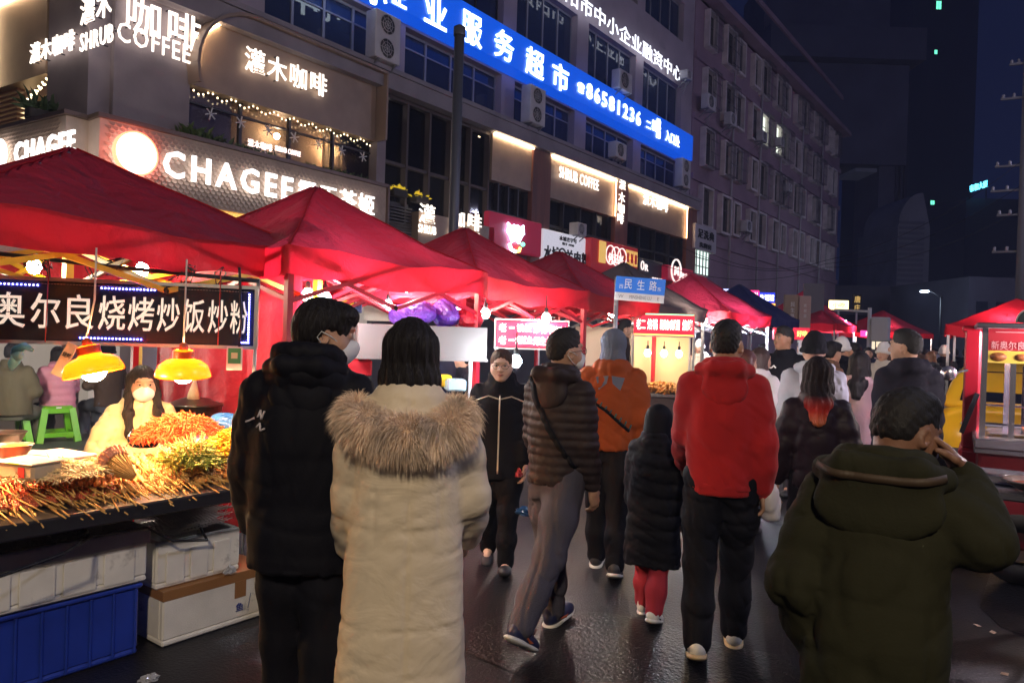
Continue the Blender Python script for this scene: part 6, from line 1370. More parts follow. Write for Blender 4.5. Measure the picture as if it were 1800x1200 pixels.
def heap_stuff(name, label, cat, c, r, n, L, th, m, hgt, up=.25, tipm=None, seed=3, droop=.0):
    q = random.Random(seed); s = MB()
    for k in range(n):
        a = q.uniform(0, 6.28); rr = math.sqrt(q.random()); x, y = r[0] * rr * math.cos(a), r[1] * rr * math.sin(a); z = hgt * (1 - rr ** 2) * q.uniform(.6, 1)
        d = Vector((q.uniform(-1, 1), q.uniform(-1, 1), q.uniform(-up, up))).normalized() * L * q.uniform(.5, 1) / 2
        p = Vector((x, y, z + .012)); s.tube([p - d, p + Vector((0, 0, .01)), p + d - Vector((0, 0, droop))], [th, th, th * .6], 4, False)
    o = s.build(name, m, None); o.location = c; tag(o, label, cat, kind='stuff'); return o
heap_stuff('noodle_heap', 'big mound of fine orange shredded strips behind the skewers', 'food heap', at_d(318, 768, 4.35), (.19, .25), 2600, .10, .0035, mat('orange_strips', (.60, .085, .015), .5, var=(25, .4)), .125, .5, droop=.02)
heap_stuff('green_bean_heap', 'tangled heap of yellow green vegetables on sticks right of the fan bundle', 'food heap', at_d(335, 818, 3.95), (.14, .12), 420, .16, .0045, mat('yellow_green_veg', (.42, .44, .07), .5, var=(20, .4)), .10, .4, seed=5)
heap_stuff('yellow_heap', 'bright yellow heap in a clear bag at the right end of the table', 'food heap', at_d(403, 800, 4.25), (.14, .14), 700, .10, .006, mat('yellow_food', (.75, .45, .02), .45, var=(15, .25)), .13, .3, seed=6)
heap_stuff('pale_noodle_heap', 'pale cream heap of thin strips on a sheet behind the front skewers', 'food heap', at_d(100, 838, 3.45), (.16, .2), 900, .12, .003, mat('cream_strips', (.85, .66, .36), .5, var=(20, .3)), .06, .25, seed=8)
heap_stuff('offcut_heap', 'low pink heap of small meat pieces lying under the front skewers', 'food heap', Vector((-3.78, .9, TZ + .0)), (.17, 1.3), 2200, .035, .008, M_meat, .03, .4, seed=9)
heap_stuff('tan_strip_heap', 'low tan heap of strips under the right end skewers', 'food heap', Vector((-3.80, 2.25, TZ + .0)), (.16, .45), 900, .08, .006, M_tan, .07, .3, seed=10)
# upright bundle of skewers fanned out
def fan_bundle(name, label, c, n, L, ax, spread, m_head, seed):
    q = random.Random(seed); e = empty(name, c, 0, label, 'skewer bundle'); s = MB(); h = MB(); ax = Vector(ax).normalized(); t1 = ax.cross(Vector((0, 0, 1))).normalized(); t2 = ax.cross(t1)
    for k in range(n):
        a = q.uniform(0, 6.28); rr = math.sqrt(q.random()) * spread; d = (ax + t1 * rr * math.cos(a) + t2 * rr * math.sin(a) * .7).normalized(); p = Vector((0, 0, 0)) + (t1 * math.cos(a) + t2 * math.sin(a)) * rr * .03
        s.tube([p, p + d * L], [.0022, .0022], 4); 
        for j in range(4): h.ball(p + d * (L + .012 * j - .03), .010 + .003 * q.random(), 4)
    o = s.build('sticks', M_bamboo, e); o['kind'] = 'stuff'
    if m_head: o = h.build('heads', m_head, e); o['kind'] = 'stuff'
    return e
fan_bundle('skewer_bundle', 'fanned bundle of skewers with pinkish cream heads lying on the heap', at_d(235, 838, 3.62), 110, .17, (-.75, -.35, .42), .55, mat('pink_cream_heads', (.80, .33, .18), .5, bump=(80, .4), var=(20, .3)), 3)
fan_bundle('skewer_bundle', 'loose bunch of bare sticks standing up out of the green vegetables', at_d(345, 832, 3.9), 34, .22, (-.35, -.2, .9), .75, None, 4)
s = MB(); q_ = rg_
for k in range(60): s.ball((q_.uniform(-.1, .1), q_.uniform(-.05, .05), q_.uniform(0, .035)), .014, 4)
o = s.build('roe_roll', mat('orange_roe', (.80, .25, .05), .45, bump=(60, .6), var=(20, .3))); o.location = at_d(160, 852, 3.5); o.rotation_euler = (0, 0, R(60)); tag(o, 'orange rolled tofu piece lying on top of the meat skewers', 'food roll')
def bowl(name, label, p, r, h, m, food=None, cat='bowl'):
    e = empty(name, p, 0, label, cat); s = MB(); s.lathe([(r * .6, 0), (r * .85, h * .5), (r, h), (r * 1.06, h), (r * 1.04, h * 1.03), (r * .97, h * .98), (r * .8, h * .5), (r * .55, .01), (.001, .01)], 24); s.build('shell', m, e)
    if food: f = MB(); f.lathe([(r * .93, h * .85), (r * .6, h * .92), (.001, h * .95)], 20); f.build('content', food, e)
    return e
bowl('steel_bowl', 'steel bowl of orange sauce at the left end of the table', at_d(22, 803, 3.55), .085, .06, mat('bowl_steel', (.6, .55, .5), .3, metal=.8), mat('orange_sauce', (.7, .22, .03), .3))
bowl('dark_pot', 'dark round pot with ladle handle at the left edge behind the sauce bowl', at_d(8, 782, 4.0), .10, .07, mat('dark_steel', (.12, .11, .11), .35, metal=.7))
p = at_d(52, 838, 3.35); e = empty('plastic_box', p, R(20), 'clear lidded plastic box with a red label on the left of the skewers', 'box')
s = MB(); s.rbox(-.11, .11, -.08, .08, 0, .07, .012); s.build('body', mat('clear_plastic', (.75, .62, .42), .25, transl=.3), e); s = MB(); s.rbox(-.118, .118, -.088, .088, .071, .08, .003); s.build('lid', mat('milky_lid', (.8, .72, .6), .3), e); s = MB(); s.box(.03, .065, -.0835, -.0805, .015, .06); s.build('label', mat('red_label', (.6, .03, .03), .5), e); s = MB(); s.box(-.02, .04, -.089, -.0885, .0725, .079); s.build('tape', mat('lime_tape', (.5, .7, .05), .5), e)
for i, (px, py, d, w, h, rz, nm) in enumerate(((70, 803, 3.9, .20, .14, 30, 'pale paper sheet lying behind the clear plastic box'), (108, 800, 3.75, .15, .09, 10, 'white tray edge lying behind the pale noodle strips'))):
    e = MB(); e.rbox(-w, w, -h, h, 0, .012, .003); o = e.build('paper_tray', mat('pale_paper', (.62, .6, .6), .6)); o.location = at_d(px, py, d); o.rotation_euler = (0, 0, R(rz)); tag(o, nm, 'tray')
# bags on the table: crumpled shells
def bag(name, label, p, r, m, seed, cat='bag', sq=(1, 1, 1)):
    f = Field(.012 if max(r) < .3 else .016, .05); q = random.Random(seed)
    for k in range(6): f.ell((q.uniform(-.5, .5) * r[0], q.uniform(-.5, .5) * r[1], r[2] * q.uniform(.5, .9)), (r[0] * .62, r[1] * .62, r[2] * .62))
    f.disp(folds(seed, .012 * max(r) / .15, 40)); V, F = f.mesh(); V[:, 2] = np.maximum(V[:, 2], 0); o = mesh_of(name, [V], [F], m, None); o.location = p; tag(o, label, cat); return o
M_bagb = mat('blue_bag_film', (.03, .16, .55), .25, transl=.3, bump=(40, .5)); M_bagp = mat('purple_bag_film', (.22, .08, .55), .3, transl=.35, wrinkle=(14, .9, (1, 1, 1), .04)); M_bagr = mat('red_bag_film', (.60, .02, .05), .3, transl=.35, wrinkle=(14, .9, (1, 1, 1), .04)); M_bagk = mat('black_bag_film', (.02, .018, .022), .2, bump=(40, .7))
def crumple(name, label, p, r, m, seed, cat='wrapper'):
    q = random.Random(seed); bm = bmesh.new(); bmesh.ops.create_icosphere(bm, subdivisions=3, radius=1)
    for v in bm.verts: k = q.uniform(.55, 1.15); v.co = Vector((v.co.x * r[0] * k, v.co.y * r[1] * k, max(-.2, v.co.z) * r[2] * q.uniform(.5, 1.2) + r[2] * .25))
    me = bpy.data.meshes.new(name); bm.to_mesh(me); bm.free(); o = link_mesh(name, me, m); o.location = p; tag(o, label, cat); return o
bag('plastic_bag', 'blue plastic bag at the far right of the skewer table', at_d(392, 770, 4.6), (.13, .10, .10), M_bagb, 2)
bag('plastic_bag', 'glossy black bag beside the hand of the seated seller', at_d(250, 785, 4.3), (.09, .09, .06), M_bagk, 3)
bag('plastic_bag', 'dark purple bag between the orange mound and the sticks', at_d(338, 790, 4.25), (.10, .08, .05), mat('plum_bag', (.10, .02, .08), .3), 4)
# black lidded pot on a burner stand behind the table
e = empty('lidded_pot', ground(345, 5.5), 0, 'large black lidded pot standing right of the seated seller', 'pot'); zp = at_d(345, 745, 5.5).z
s = MB(); s.lathe([(.001, zp), (.17, zp), (.19, zp + .03), (.195, zp + .14), (.205, zp + .14), (.205, zp + .15), (.18, zp + .155), (.10, zp + .19), (.03, zp + .2), (.03, zp + .225), (.001, zp + .23)], 28); s.build('pot', mat('black_enamel', (.03, .026, .025), .3, coat=.3), e)
s = MB(); s.tube([(-.05, 0, zp + .2), (0, 0, zp + .24), (.05, 0, zp + .2)], .008, 6); s.build('lid_handle', M_knot, e)
s = MB(); s.lathe([(.2, zp - .01), (.2, zp - .05), (.17, .0)], 20); s.build('burner_stand', mat('dark_steel'), e)
o = MB(); o.tube([(0, 0, 0), (0, .0, .06), (.01, 0, .16)], [.05, .04, .01], 8); o = o.build('towel', mat('cream_towel', (.7, .6, .48), .9, bump=(60, .5))); o.location = at_d(340, 705, 5.45); tag(o, 'cream towel hanging above the black pot', 'towel')
# green stools
def stool(label, px, d):
    g = ground(px, d); e = empty('green_stool', (g.x, g.y, .0), R(away(px, 12)), label, 'stool', 'green plastic stools'); m = mat('green_plastic', (.16, .52, .015), .35)
    w0, w1, h = .15, .215, .46
    s = MB(); s.rbox(-w0 - .02, w0 + .02, -w0 - .02, w0 + .02, h - .035, h, .015); s.build('seat', m, e)
    for sx in (-1, 1):
        for sy in (-1, 1):
            s = MB(); s.bar((sx * w1, sy * w1, 0.0), (sx * w0, sy * w0, h - .03), .075, .075); s.build('leg', m, e)
    for a, b in (((-1, -1), (1, -1)), ((1, -1), (1, 1)), ((1, 1), (-1, 1)), ((-1, 1), (-1, -1))):
        s = MB(); k = w1 - .012; s.bar((a[0] * k, a[1] * k, .10), (b[0] * k, b[1] * k, .10), .03, .06); s.build('lower_rail', m, e); s = MB(); k = w0; s.bar((a[0] * k, a[1] * k, h - .06), (b[0] * k, b[1] * k, h - .06), .03, .06); s.build('rail', m, e)
    s = MB(); s.box(-.03, .03, -w0 - .026, -w0 - .0215, h - .028, h - .010); s.build('sticker', M_white, e)
    e.location.z = .12; return e
stool('green plastic stool under the seated person in pink', 101, 9.6); stool('green plastic stool at the left edge under the olive jacket', 14, 9.2)
# boxes below the table
def foam_box(label, X, y0, y1, z0, z1, depth, tape=False, sag=0, rz=0, lip=True):
    e = empty('foam_box', (X, (y0 + y1) / 2, z0), rz, label, 'box'); w = (y1 - y0) / 2; h = z1 - z0; m = mat('white_foam', (.78, .75, .68), .8, bump=(140, .2, (1, 1, 1), .004), var=(6, .1), dirt=((.16, .13, .11), 5, .60)); t = .035
    s = MB(); s.rbox(-depth, 0, -w, w, 0, .03, .008)
    for q in ((-t, 0, -w, w), (-depth, -depth + t, -w, w)): s.rbox(*q, .03, h, .008)
    for q in ((-depth + t, -t, -w, -w + t), (-depth + t, -t, w - t, w)): s.rbox(*q, .03, h, .006)
    s.build('walls', m, e)
    r = MB()
    if lip: r.rbox(.0, .012, -w - .008, w + .008, h - .075, h, .006); r.rbox(-depth, .01, w + .0, w + .012, h - .075, h + .001, .005); r.rbox(-depth, .01, -w - .012, -w, h - .075, h + .001, .005)
    nr = 4 if w > .28 else 3; rw = (2 * w - .08) / nr
    for k in range(nr): yy = -w + .05 + k * rw; r.rbox(.001, .008, yy, yy + rw - .035, .02, h - .09 if lip else h - .05, .006)
    if not tape: r.build('ribs', m, e)
    if tape:
        q = MB(); q.rbox(-.3, .003, -w - .003, w + .003, h - .05, h + .003, .002); q.rbox(-.01, .0045, w - .22, w - .15, h - .14, h - .045, .002); q.build('brown_tape', mat('brown_tape', (.30, .14, .05), .35), e)
        t_ = MB(); add_text(t_, '鱼', frame((.004, w - .19, h - .19), (0, 1, 0), (0, 0, 1)), h=.045, ext=.001); add_text(t_, '.: ———', frame((.004, w - .13, h - .18), (0, .2, 1), (0, -1, .2)), w=.1, h=.012, ext=.001); t_.build('blue_print', mat('blue_ink', (.03, .06, .3), .5), e)
    return e
foam_box('lower white foam box with brown tape on the ground beside the blue crate', -3.66, 1.99, 2.62, .0, .285, .42, tape=True, lip=False)
foam_box('upper grubby white foam box stacked on the brown taped box', -3.70, 1.97, 2.45, .29, .53, .42, lip=False)
foam_box('long white ribbed foam box set on the blue crate', -3.66, 1.10, 1.90, .37, .635, .45)
e = empty('blue_crate', (-3.69, 1.52, 0), 0, 'deep blue plastic crate on the ground under the long foam box', 'crate'); m = mat('blue_plastic', (.015, .045, .36), .4, var=(5, .15)); s = MB()
s.rbox(-.42, 0, -.31, .36, 0, .03, .01); s.rbox(-.03, 0, -.31, .36, .03, .34, .01); s.rbox(-.42, -.39, -.31, .36, .03, .34, .01); s.rbox(-.39, -.03, .33, .36, .03, .34, .008); s.rbox(-.39, -.03, -.31, -.28, .03, .34, .008); s.build('walls', m, e)
s = MB(); s.rbox(-.43, .016, -.32, .372, .335, .36, .008); 
for k in range(7): yy = -.30 + k * .106; s.rbox(0, .010, yy, yy + .012, .01, .335, .004)
s.build('ribs', m, e)
# wire grill baskets stacked in the upper box, black bag in the long box
e = empty('grill_baskets', (-3.93, 2.24, .5), R(8), 'stack of wire grill baskets and skewers lying in the upper foam box', 'grill rack'); s = MB()
for L in range(3):
    z = .02 + L * .035
    for k in range(16): s.tube([(-.16, -.18 + k * .024, z), (.15, -.18 + k * .024 + .01 * L, z + .03)], .0025, 4)
    for k in range(9): s.tube([(-.16 + k * .04, -.19, z + .004 * k), (-.16 + k * .04, .2, z + .004 * k + .01)], .0025, 4)
s.tube([(.1, .18, .05), (.12, .22, .16), (.12, .20, .24), (.12, .18, .24), (.12, .185, .17)], .003, 5); s.build('wires', mat('wire_steel', (.5, .48, .46), .3, metal=.9), e)
s = MB()
for k in range(40): a = rg_.uniform(-.4, .4); s.tube([(.1 + rg_.uniform(-.02, .02), -.16 + rg_.uniform(-.04, .04), .02 + .001 * k), (.1 + .02 * a, .06 + rg_.uniform(-.05, .05), .03 + .001 * k)], .0025, 4)
o = s.build('used_skewers', mat('wire_steel'), e); o['kind'] = 'stuff'
bag('plastic_bag', 'black plastic bag slumped in the long white foam box', Vector((-3.86, 1.45, .50)), (.16, .26, .17), M_bagk, 7)
crumple('plastic_wrapper', 'crumpled clear wrapper tucked on the front of the upper foam box', Vector((-3.65, 2.36, .30)), (.02, .04, .035), mat('clear_film', (.6, .6, .62), .15, transl=.4), 8)
crumple('plastic_wrapper', 'crumpled clear wrapper on the road beside the lower foam box', on_z(262, 1196, 0), (.035, .05, .025), mat('clear_film'), 9)
o = MB(); P_ = [(-3.40, .6, .40), (-3.385, 1.0, .60), (-3.40, 1.4, .665), (-3.62, 1.62, .66), (-3.63, 1.88, .645), (-3.60, 2.0, .56), (-3.62, 2.2, .52), (-3.9, 2.3, .56)]
o.tube(P_, .007, 6); o = o.build('power_cable', mat('black_cable')); tag(o, 'black power cable looping over the long white foam box', 'cable')
# ------------------------------------------------------------------ stall 2: steel hood, counter
HX = at_d(745, 590, 6.2); g = ground(745, 6.2); rzH = R(14)
e = empty('steel_hood', (g.x, g.y, 0), rzH + R(36.7), 'wide stainless steel range hood over the second stall', 'hood')
k = 6.2 / FPX; wH = 228 * k / 2; z1 = at_d(745, 572, 6.2).z; z0 = at_d(745, 631, 6.2).z
s = MB(); s.rbox(-wH, wH, -.0, .02, z0, z1, .004); s.box(-wH, wH, .02, .7, z1 - .02, z1); s.box(-wH, -wH + .02, .02, .7, z0, z1 - .021); s.box(wH - .02, wH, .02, .7, z0, z1 - .021); s.rbox(-wH - .01, wH + .01, -.012, .0, z0 - .012, z0 + .012, .003)
s.build('shell', mat('brushed_steel', (.20, .18, .18), .5, metal=.4, bump=(60, .08, (1, 1, 12)), var=(2, .1)), e)
for x in (-wH + .04, wH - .04):
    s = MB(); s.bar((x, .5, 0), (x, .5, z0 + .1), .04); s.build('post', M_steel, e)
s = MB(); s.rbox(-wH, wH, .05, .7, .78, .82, .01); s.build('counter', mat('brushed_steel'), e)
s = MB(); s.rbox(-wH, wH, .04, .06, .1, .78, .005); s.build('front_panel', mat('red_panel', (.4, .02, .03), .5), e)
MHd = e.matrix_basis.copy() if False else Matrix.Translation(e.location) @ Matrix.Rotation(rzH + R(36.7), 4, 'Z')
bag('plastic_bag', 'large tied purple plastic bag lying on the steel hood', MHd @ Vector((-.04, .22, z1)), (.24, .16, .14), M_bagp, 12)
bag('plastic_bag', 'second purple bag leaning right of the tied purple bag', MHd @ Vector((.24, .26, z1)), (.15, .13, .16), M_bagp, 13)
bag('plastic_bag', 'small red plastic bag at the right of the purple bags', MHd @ Vector((.42, .2, z1)), (.13, .11, .10), M_bagr, 14)
for i, (px, py, d, w, h, m, lb) in enumerate(((765, 668, 6.3, .13, .05, mat('yellow_tub', (.75, .55, .03), .4), 'yellow plastic tub on the counter under the steel hood'), (800, 676, 6.2, .08, .05, mat('pale_blue_tub', (.35, .5, .6), .4), 'pale blue tub on the counter left of the woman with glasses'), (612, 645, 6.4, .2, .07, M_valance, 'red cloth covered box under the left of the steel hood'))):
    o = MB(); o.rbox(-w, w, -.1, .1, -h, h, .015); o = o.build('tub', m); o.location = at_d(px, py, d); o.rotation_euler = (0, 0, R(50)); tag(o, lb, 'tub')
# yellow crate tower and boards behind the second tent
def slab(name, label, cat, px, py, w, h, d, m, dep=.05, text=None, tm=None, rz=36.7, th=None):
    k = d / FPX; p = at_d(px, py, d); e = empty(name, p, R(rz), label, cat); s = MB(); s.rbox(-w * k / 2, w * k / 2, 0, dep, -h * k / 2, h * k / 2, min(.01, dep * .2)); s.build('panel', m, e)
    if text:
        t = MB()
        for (tx, dx, dy, tw, hh) in text: add_text(t, tx, frame((dx * k, -.002, -dy * k), (1, 0, 0), (0, 0, 1)), w=tw * k if tw else None, h=hh * k, ext=.004, bold=.012)
        t.build('lettering', tm or M_white, e)
    return e
slab('yellow_crates', 'stacked yellow crates behind the man in the black down coat', 'crates', 611, 525, 25, 35, 8.2, mat('yellow_crate', (.75, .5, .02), .5), .35)
slab('notice_board', 'dark blue notice standing right of the yellow crates', 'board', 629, 530, 14, 40, 8.2, mat('blue_notice', (.03, .05, .15), .5), .03, [('烧', 0, -10, 9, 9), ('烤', 0, 3, 9, 9)], mat('pale_lettering', (.6, .6, .65), .5))
slab('white_partition', 'cream cloth partition behind the second tent', 'partition', 690, 525, 100, 80, 9.0, mat('cream_partition', (.62, .56, .46), .8, wrinkle=(3, .5)), .03)
slab('white_partition', 'cream partition behind the fourth tent and its seller', 'partition', 1075, 640, 130, 130, 11.2, mat('cream_partition'), .03, rz=30)
slab('menu_board', 'pale menu board behind the tent pole of the second stall', 'board', 850, 525, 46, 42, 10.0, mat('pale_menu', (.5, .47, .42), .6), .03, [('小吃', -8, -8, 20, 10), ('———', -4, 4, 26, 4), ('———', -4, 11, 26, 4)], M_black)
# red LED boards
M_ledred = mat('red_led_panel', (.35, .01, .04), .4, emit=(1, .02, .06), es=.22); M_ledtxt = glow('pink_white_led', (1, .82, .8), 1.0)
e = slab('red_led_sign', 'glowing red LED board with white characters between the tents', 'sign', 935, 588, 128, 46, 7.6, M_ledred, .04, [('老', -52, -11, 13, 15), ('老', -52, 11, 13, 15), ('一', -36, -11, 9, 3), ('一', -36, 11, 9, 3), ('铁板', -14, -11, 26, 14), ('烤鱿鱼', -14, 10, 30, 14), ('炒花甲', 20, -10, 34, 15), ('烤生蚝', 20, 11, 34, 15), ('炒鸡肉', 50, -9, 24, 14)], M_ledtxt, rz=36.7 + 6)
k = 7.6 / FPX; s = MB()
for q in ((-66, 66, 24, 26.5), (-66, 66, -26.5, -24), (-66, -64, -24, 24), (64, 66, -24, 24)): s.box(q[0] * k, q[1] * k, -.01, .05, q[2] * k, q[3] * k)
s.build('frame', mat('worn_aluminium'), e); s = MB(); s.bar((-.36, .03, -.1), (-.36, .03, -1.65), .03); s.bar((.36, .03, -.1), (.36, .03, -1.65), .03); s.build('post', M_steel, e)
# display case of the fourth stall
d4 = 10.0; k = d4 / FPX; g = ground(1166, d4); e = empty('display_case', (g.x, g.y, 0), R(36.7 - 8), 'lit glass display case with LED board on top and a counter heaped with fried food', 'display case')
zt, zm, zb_, zc = at_d(1166, 551, d4).z, at_d(1166, 590, d4).z, at_d(1166, 655, d4).z, at_d(1166, 690, d4).z; wd = 52 * k
s = MB()
for x in (-wd, wd):
    for y in (0, .55): s.bar((x, y, zc), (x, y, zm), .025)
for y in (0, .55): s.bar((-wd, y, zm), (wd, y, zm), .03)
s.build('frame', M_steel, e)
s = MB(); s.box(-wd, wd, .54, .545, zc, zm); s.build('back_panel', mat('cream_back_panel', (.7, .58, .36), .6), e)
s = MB(); s.rbox(-wd * 1.05, wd * 1.35, -.25, .6, zc - .05, zc, .01); s.build('counter', mat('brushed_steel'), e); s = MB(); s.rbox(-wd * 1.02, wd * 1.3, -.2, .58, .02, zc - .051, .01); s.build('cabinet', mat('dark_panel', (.10, .06, .06), .5), e)
s = MB(); s.rbox(-wd, wd, -.03, .02, zm, zt, .006); s.build('led_panel', mat('red_led_panel'), e)
t = MB(); MT = frame((0, -.034, (zm + zt) / 2), (1, 0, 0), (0, 0, 1))
for tx, dx, w_ in (('老二', -40, 16), ('烙锅', -20, 17), ('新奥尔良烤翅', 10, 34), ('烧烤', 40, 17)): add_text(t, tx, MT, w=w_ * k, h=19 * k, ext=.006, bold=.02, dx=dx * k)
t.build('lettering', glow('cream_led', (1, .9, .7), 1.0), e)
s = MB(); s.box(-wd * .98, wd * .98, -.04, -.03, zt - .02, zt - .005); s.build('led_trim', glow('green_led', (.15, .8, .35), .6), e); s = MB(); s.box(-wd * .98, wd * .98, -.04, -.03, zm + .004, zm + .02); s.build('led_trim', glow('orange_led', (1, .5, .1), .8), e)
for x in (-.2, .02, .22): bulb(e, Vector((x, .1, at_d(1166, 622, d4).z)), .045, 20, (1, .78, .45), .06)
Mc = Matrix.Translation(e.location) @ Matrix.Rotation(R(36.7 - 8), 4, 'Z')
heap_stuff('fried_food_heap', 'golden fried food heaped on the counter of the display case', 'food heap', Mc @ Vector((.05, .05, zc)), (.42, .26), 420, .15, .018, mat('golden_fried', (.62, .26, .06), .5, bump=(40, .6), var=(12, .4)), .12, .3, seed=21)
s = MB(); s.rbox(-.28, .06, -.2, .06, 0, .12, .006); o = s.build('cardboard_box', mat('cardboard', (.45, .28, .12), .8)); o.location = Mc @ Vector((-.15, .2, zc + .0)); tag(o, 'open cardboard box inside the lit display case', 'box')
# ------------------------------------------------------------------ street name sign and boards at mid distance
ds = 7.2; k = ds / FPX; p = at_d(1122, 509, ds); g = ground(1122, ds); e = empty('street_name_sign', (g.x, g.y, 0), R(36.7 - 10 + 0), 'blue and white street name sign above the canopies', 'sign')
zs = p.z; ty = Matrix.Rotation(R(3.5), 4, 'Y'); MM = Matrix.Translation((0, 0, zs)) @ ty
s = MB(); s.rbox(-43 * k, 43 * k, -.012, .012, -7 * k, 21 * k, .003, MM); s.build('blue_panel', mat('sign_blue', (.015, .16, .62), .35, emit=(.01, .16, .75), es=.05), e); s = MB(); s.rbox(-43 * k, 43 * k, -.012, .012, -21 * k, -7.2 * k, .003, MM); s.build('white_panel', mat('sign_white', (.75, .74, .76), .4), e)
F0 = MM @ frame((0, -.013, 0), (1, 0, 0), (0, 0, 1)); t = MB()
for ch, dx in (('民', -21), ('生', 1), ('路', 22)): add_text(t, ch, F0, h=17 * k, w=13 * k, ext=.002, bold=.01, dx=dx * k, dy=8 * k)
add_text(t, '西', F0, h=7 * k, ext=.002, dx=-33 * k, dy=3 * k); add_text(t, '东', F0, h=7 * k, ext=.002, dx=33 * k, dy=3 * k); t.build('white_lettering', M_white, e)
t = MB(); add_text(t, 'MINSHENG LU', F0, w=38 * k, h=6 * k, ext=.002, dx=2 * k, dy=-14 * k); add_text(t, 'W', F0, h=6 * k, ext=.002, dx=-32 * k, dy=-14 * k); add_text(t, 'E', F0, h=6 * k, ext=.002, dx=33 * k, dy=-14 * k); t.build('grey_lettering', mat('grey_ink', (.25, .22, .25), .6), e)
s = MB(); s.tube([(-41 * k, .03, 0), (-41 * k, .03, zs + .12)], .022, 8); s.build('post', M_steel, e)
def standing(name, label, px, py0, py1, w, d, m, text=None, tm=None, rz=30, es=None, cat='sign'):
    h = py1 - py0; e = slab(name, label, cat, px, (py0 + py1) / 2, w, h, d, m, .12, text, tm, rz); b = -e.location.z; s = MB(); s.bar((0, .06, -h * d / FPX / 2), (0, .06, b), .06); s.build('post', M_steel, e); return e
M_beige = mat('beige_banner', (.50, .36, .32), .7)
standing('tall_banner', 'beige banner board with a column of pale characters, left of the pink one', 1391, 518, 580, 24, 17.5, mat('tan_banner', (.36, .27, .20), .7), [(c, 2, -14 + i * 10, 7, 8) for i, c in enumerate('民生路')], M_white)
standing('tall_banner', 'pinkish banner board right of the beige one', 1415, 520, 578, 20, 17.4, M_beige, [(c, 0, -12 + i * 9, 5, 6) for i, c in enumerate('欢迎您')], M_white)
standing('grey_panel', 'plain grey panel with a white edge behind the banner boards', 1431, 498, 565, 34, 21, mat('grey_panel', (.16, .15, .17), .6), None)
standing('vertical_sign', 'dark vertical sign with two yellow characters above the far canopies', 1507, 517, 549, 14, 30, M_black, [('唐', 0, -7, 10, 12), ('庄', 0, 8, 10, 12)], mat('gold_lettering', (.6, .4, .1), .5, emit=(1, .65, .2), es=.15))
standing('lit_sign', 'yellow lit shop sign over the small far canopy', 1475, 528, 544, 32, 28, glow('yellow_sign', (1, .75, .3), .9), [('小吃', 0, 0, 22, 9)], mat('brown_letter', (.3, .12, .03), .5))
standing('lit_sign', 'pink LED shop sign behind the dark blue canopy', 1318, 510, 526, 32, 25, glow('pink_led', (1, .03, .18), .5), [('ACTION', 0, 0, 26, 9)], M_ledtxt)
standing('lit_sign', 'white and blue LED shop sign with an orange strip beyond the dark blue canopy', 1348, 514, 532, 28, 26, mat('blue_led_panel', (.02, .03, .2), .5, emit=(.03, .06, 1), es=.25), [('生活馆', 0, 0, 24, 11)], glow('white_led', (.9, .92, 1), 1.4))
standing('lit_sign', 'orange LED strip sign under the white and blue one', 1349, 533, 541, 27, 26.2, glow('orange_sign', (1, .38, .05), .6))
standing('lit_sign', 'blue white LED sign left of the dark blue canopy', 1276, 508, 520, 16, 24, glow('blue_led_sign', (.45, .5, 1), .8))
for i, (px, w) in enumerate(((1374, 26), (1410, 26))): standing('red_led_sign', ['red LED board with yellow rim left of the standing man in black', 'red LED board right of the standing man in black'][i], px, 576, 597, w, 12.5, M_ledred, [('好吃', 0, 0, 18, 11)], glow('orange_led_text', (1, .45, .1), 1.2))
standing('red_led_sign', 'small red LED board glowing above the heads at the far canopies', 1532, 581, 592, 34, 26, glow('red_blue_led', (.8, .05, .3), .5), [('烧烤', 0, 0, 20, 7)], M_ledtxt)
e, t_ = post('traffic_pole', 'white pole with a short arm and a box among the far canopies', 1527, 541, 20, .05, 'pole', mat('white_pole', (.6, .6, .6), .5)); s = MB(); s.bar((0, 0, t_ - .1), (-.9, 0, t_ - .05), .06); s.build('arm', mat('white_pole'), e); s = MB(); s.rbox(.06, .5, -.15, .15, t_ - .9, t_ - .25, .03); s.build('box', mat('white_pole'), e)
# ------------------------------------------------------------------ right side: food cart, taxi
dc = 5.3; k = dc / FPX
g = ground(1790, dc); e = empty('food_cart', (g.x, g.y, 0), R(6), 'stainless glass fronted food cart with red and yellow picture sign at the right edge', 'food cart')
xl = -(1790 - 1741) * k; xr = 1.0; zr = at_d(1760, 576, dc).z; zs0 = at_d(1760, 638, dc).z; zf = at_d(1760, 772, dc).z
s = MB(); s.rbox(xl - .06, xr, -.10, .75, zr, zr + .035, .008); s.build('roof', mat('dark_roof', (.06, .06, .08), .5), e)
s = MB(); zmid = zr - .235 * 0 ; s.box(xl + .02, xr, -.02, .0, zs0 + .10 * .9, zr - .004); s.build('red_board', mat('cart_red_board', (.42, .02, .04), .45, emit=(1, .05, .08), es=.04), e)
s = MB(); s.box(xl + .02, xr, -.02, .0, zs0 - .0, zs0 + .088); s.build('yellow_board', mat('cart_yellow_board', (.7, .5, .08), .45, emit=(1, .7, .15), es=.04), e)
t = MB(); Fc = frame((0, -.021, 0), (1, 0, 0), (0, 0, 1)); add_text(t, '新奥尔良', Fc, w=50 * k, h=15 * k, ext=.003, bold=.012, dx=xl + 34 * k, dy=zr - .125); add_text(t, '烤', Fc, h=15 * k, ext=.003, bold=.02, dx=xl + 71 * k, dy=zr - .12); add_text(t, '鸡翅', Fc, h=15 * k, ext=.003, bold=.012, dx=xl + 95 * k, dy=zr - .125); add_text(t, '———————————', Fc, w=90 * k, h=1.5 * k, ext=.002, dx=xl + 60 * k, dy=zr - .03); t.build('lettering', mat('cart_letter', (.85, .45, .5), .5), e)
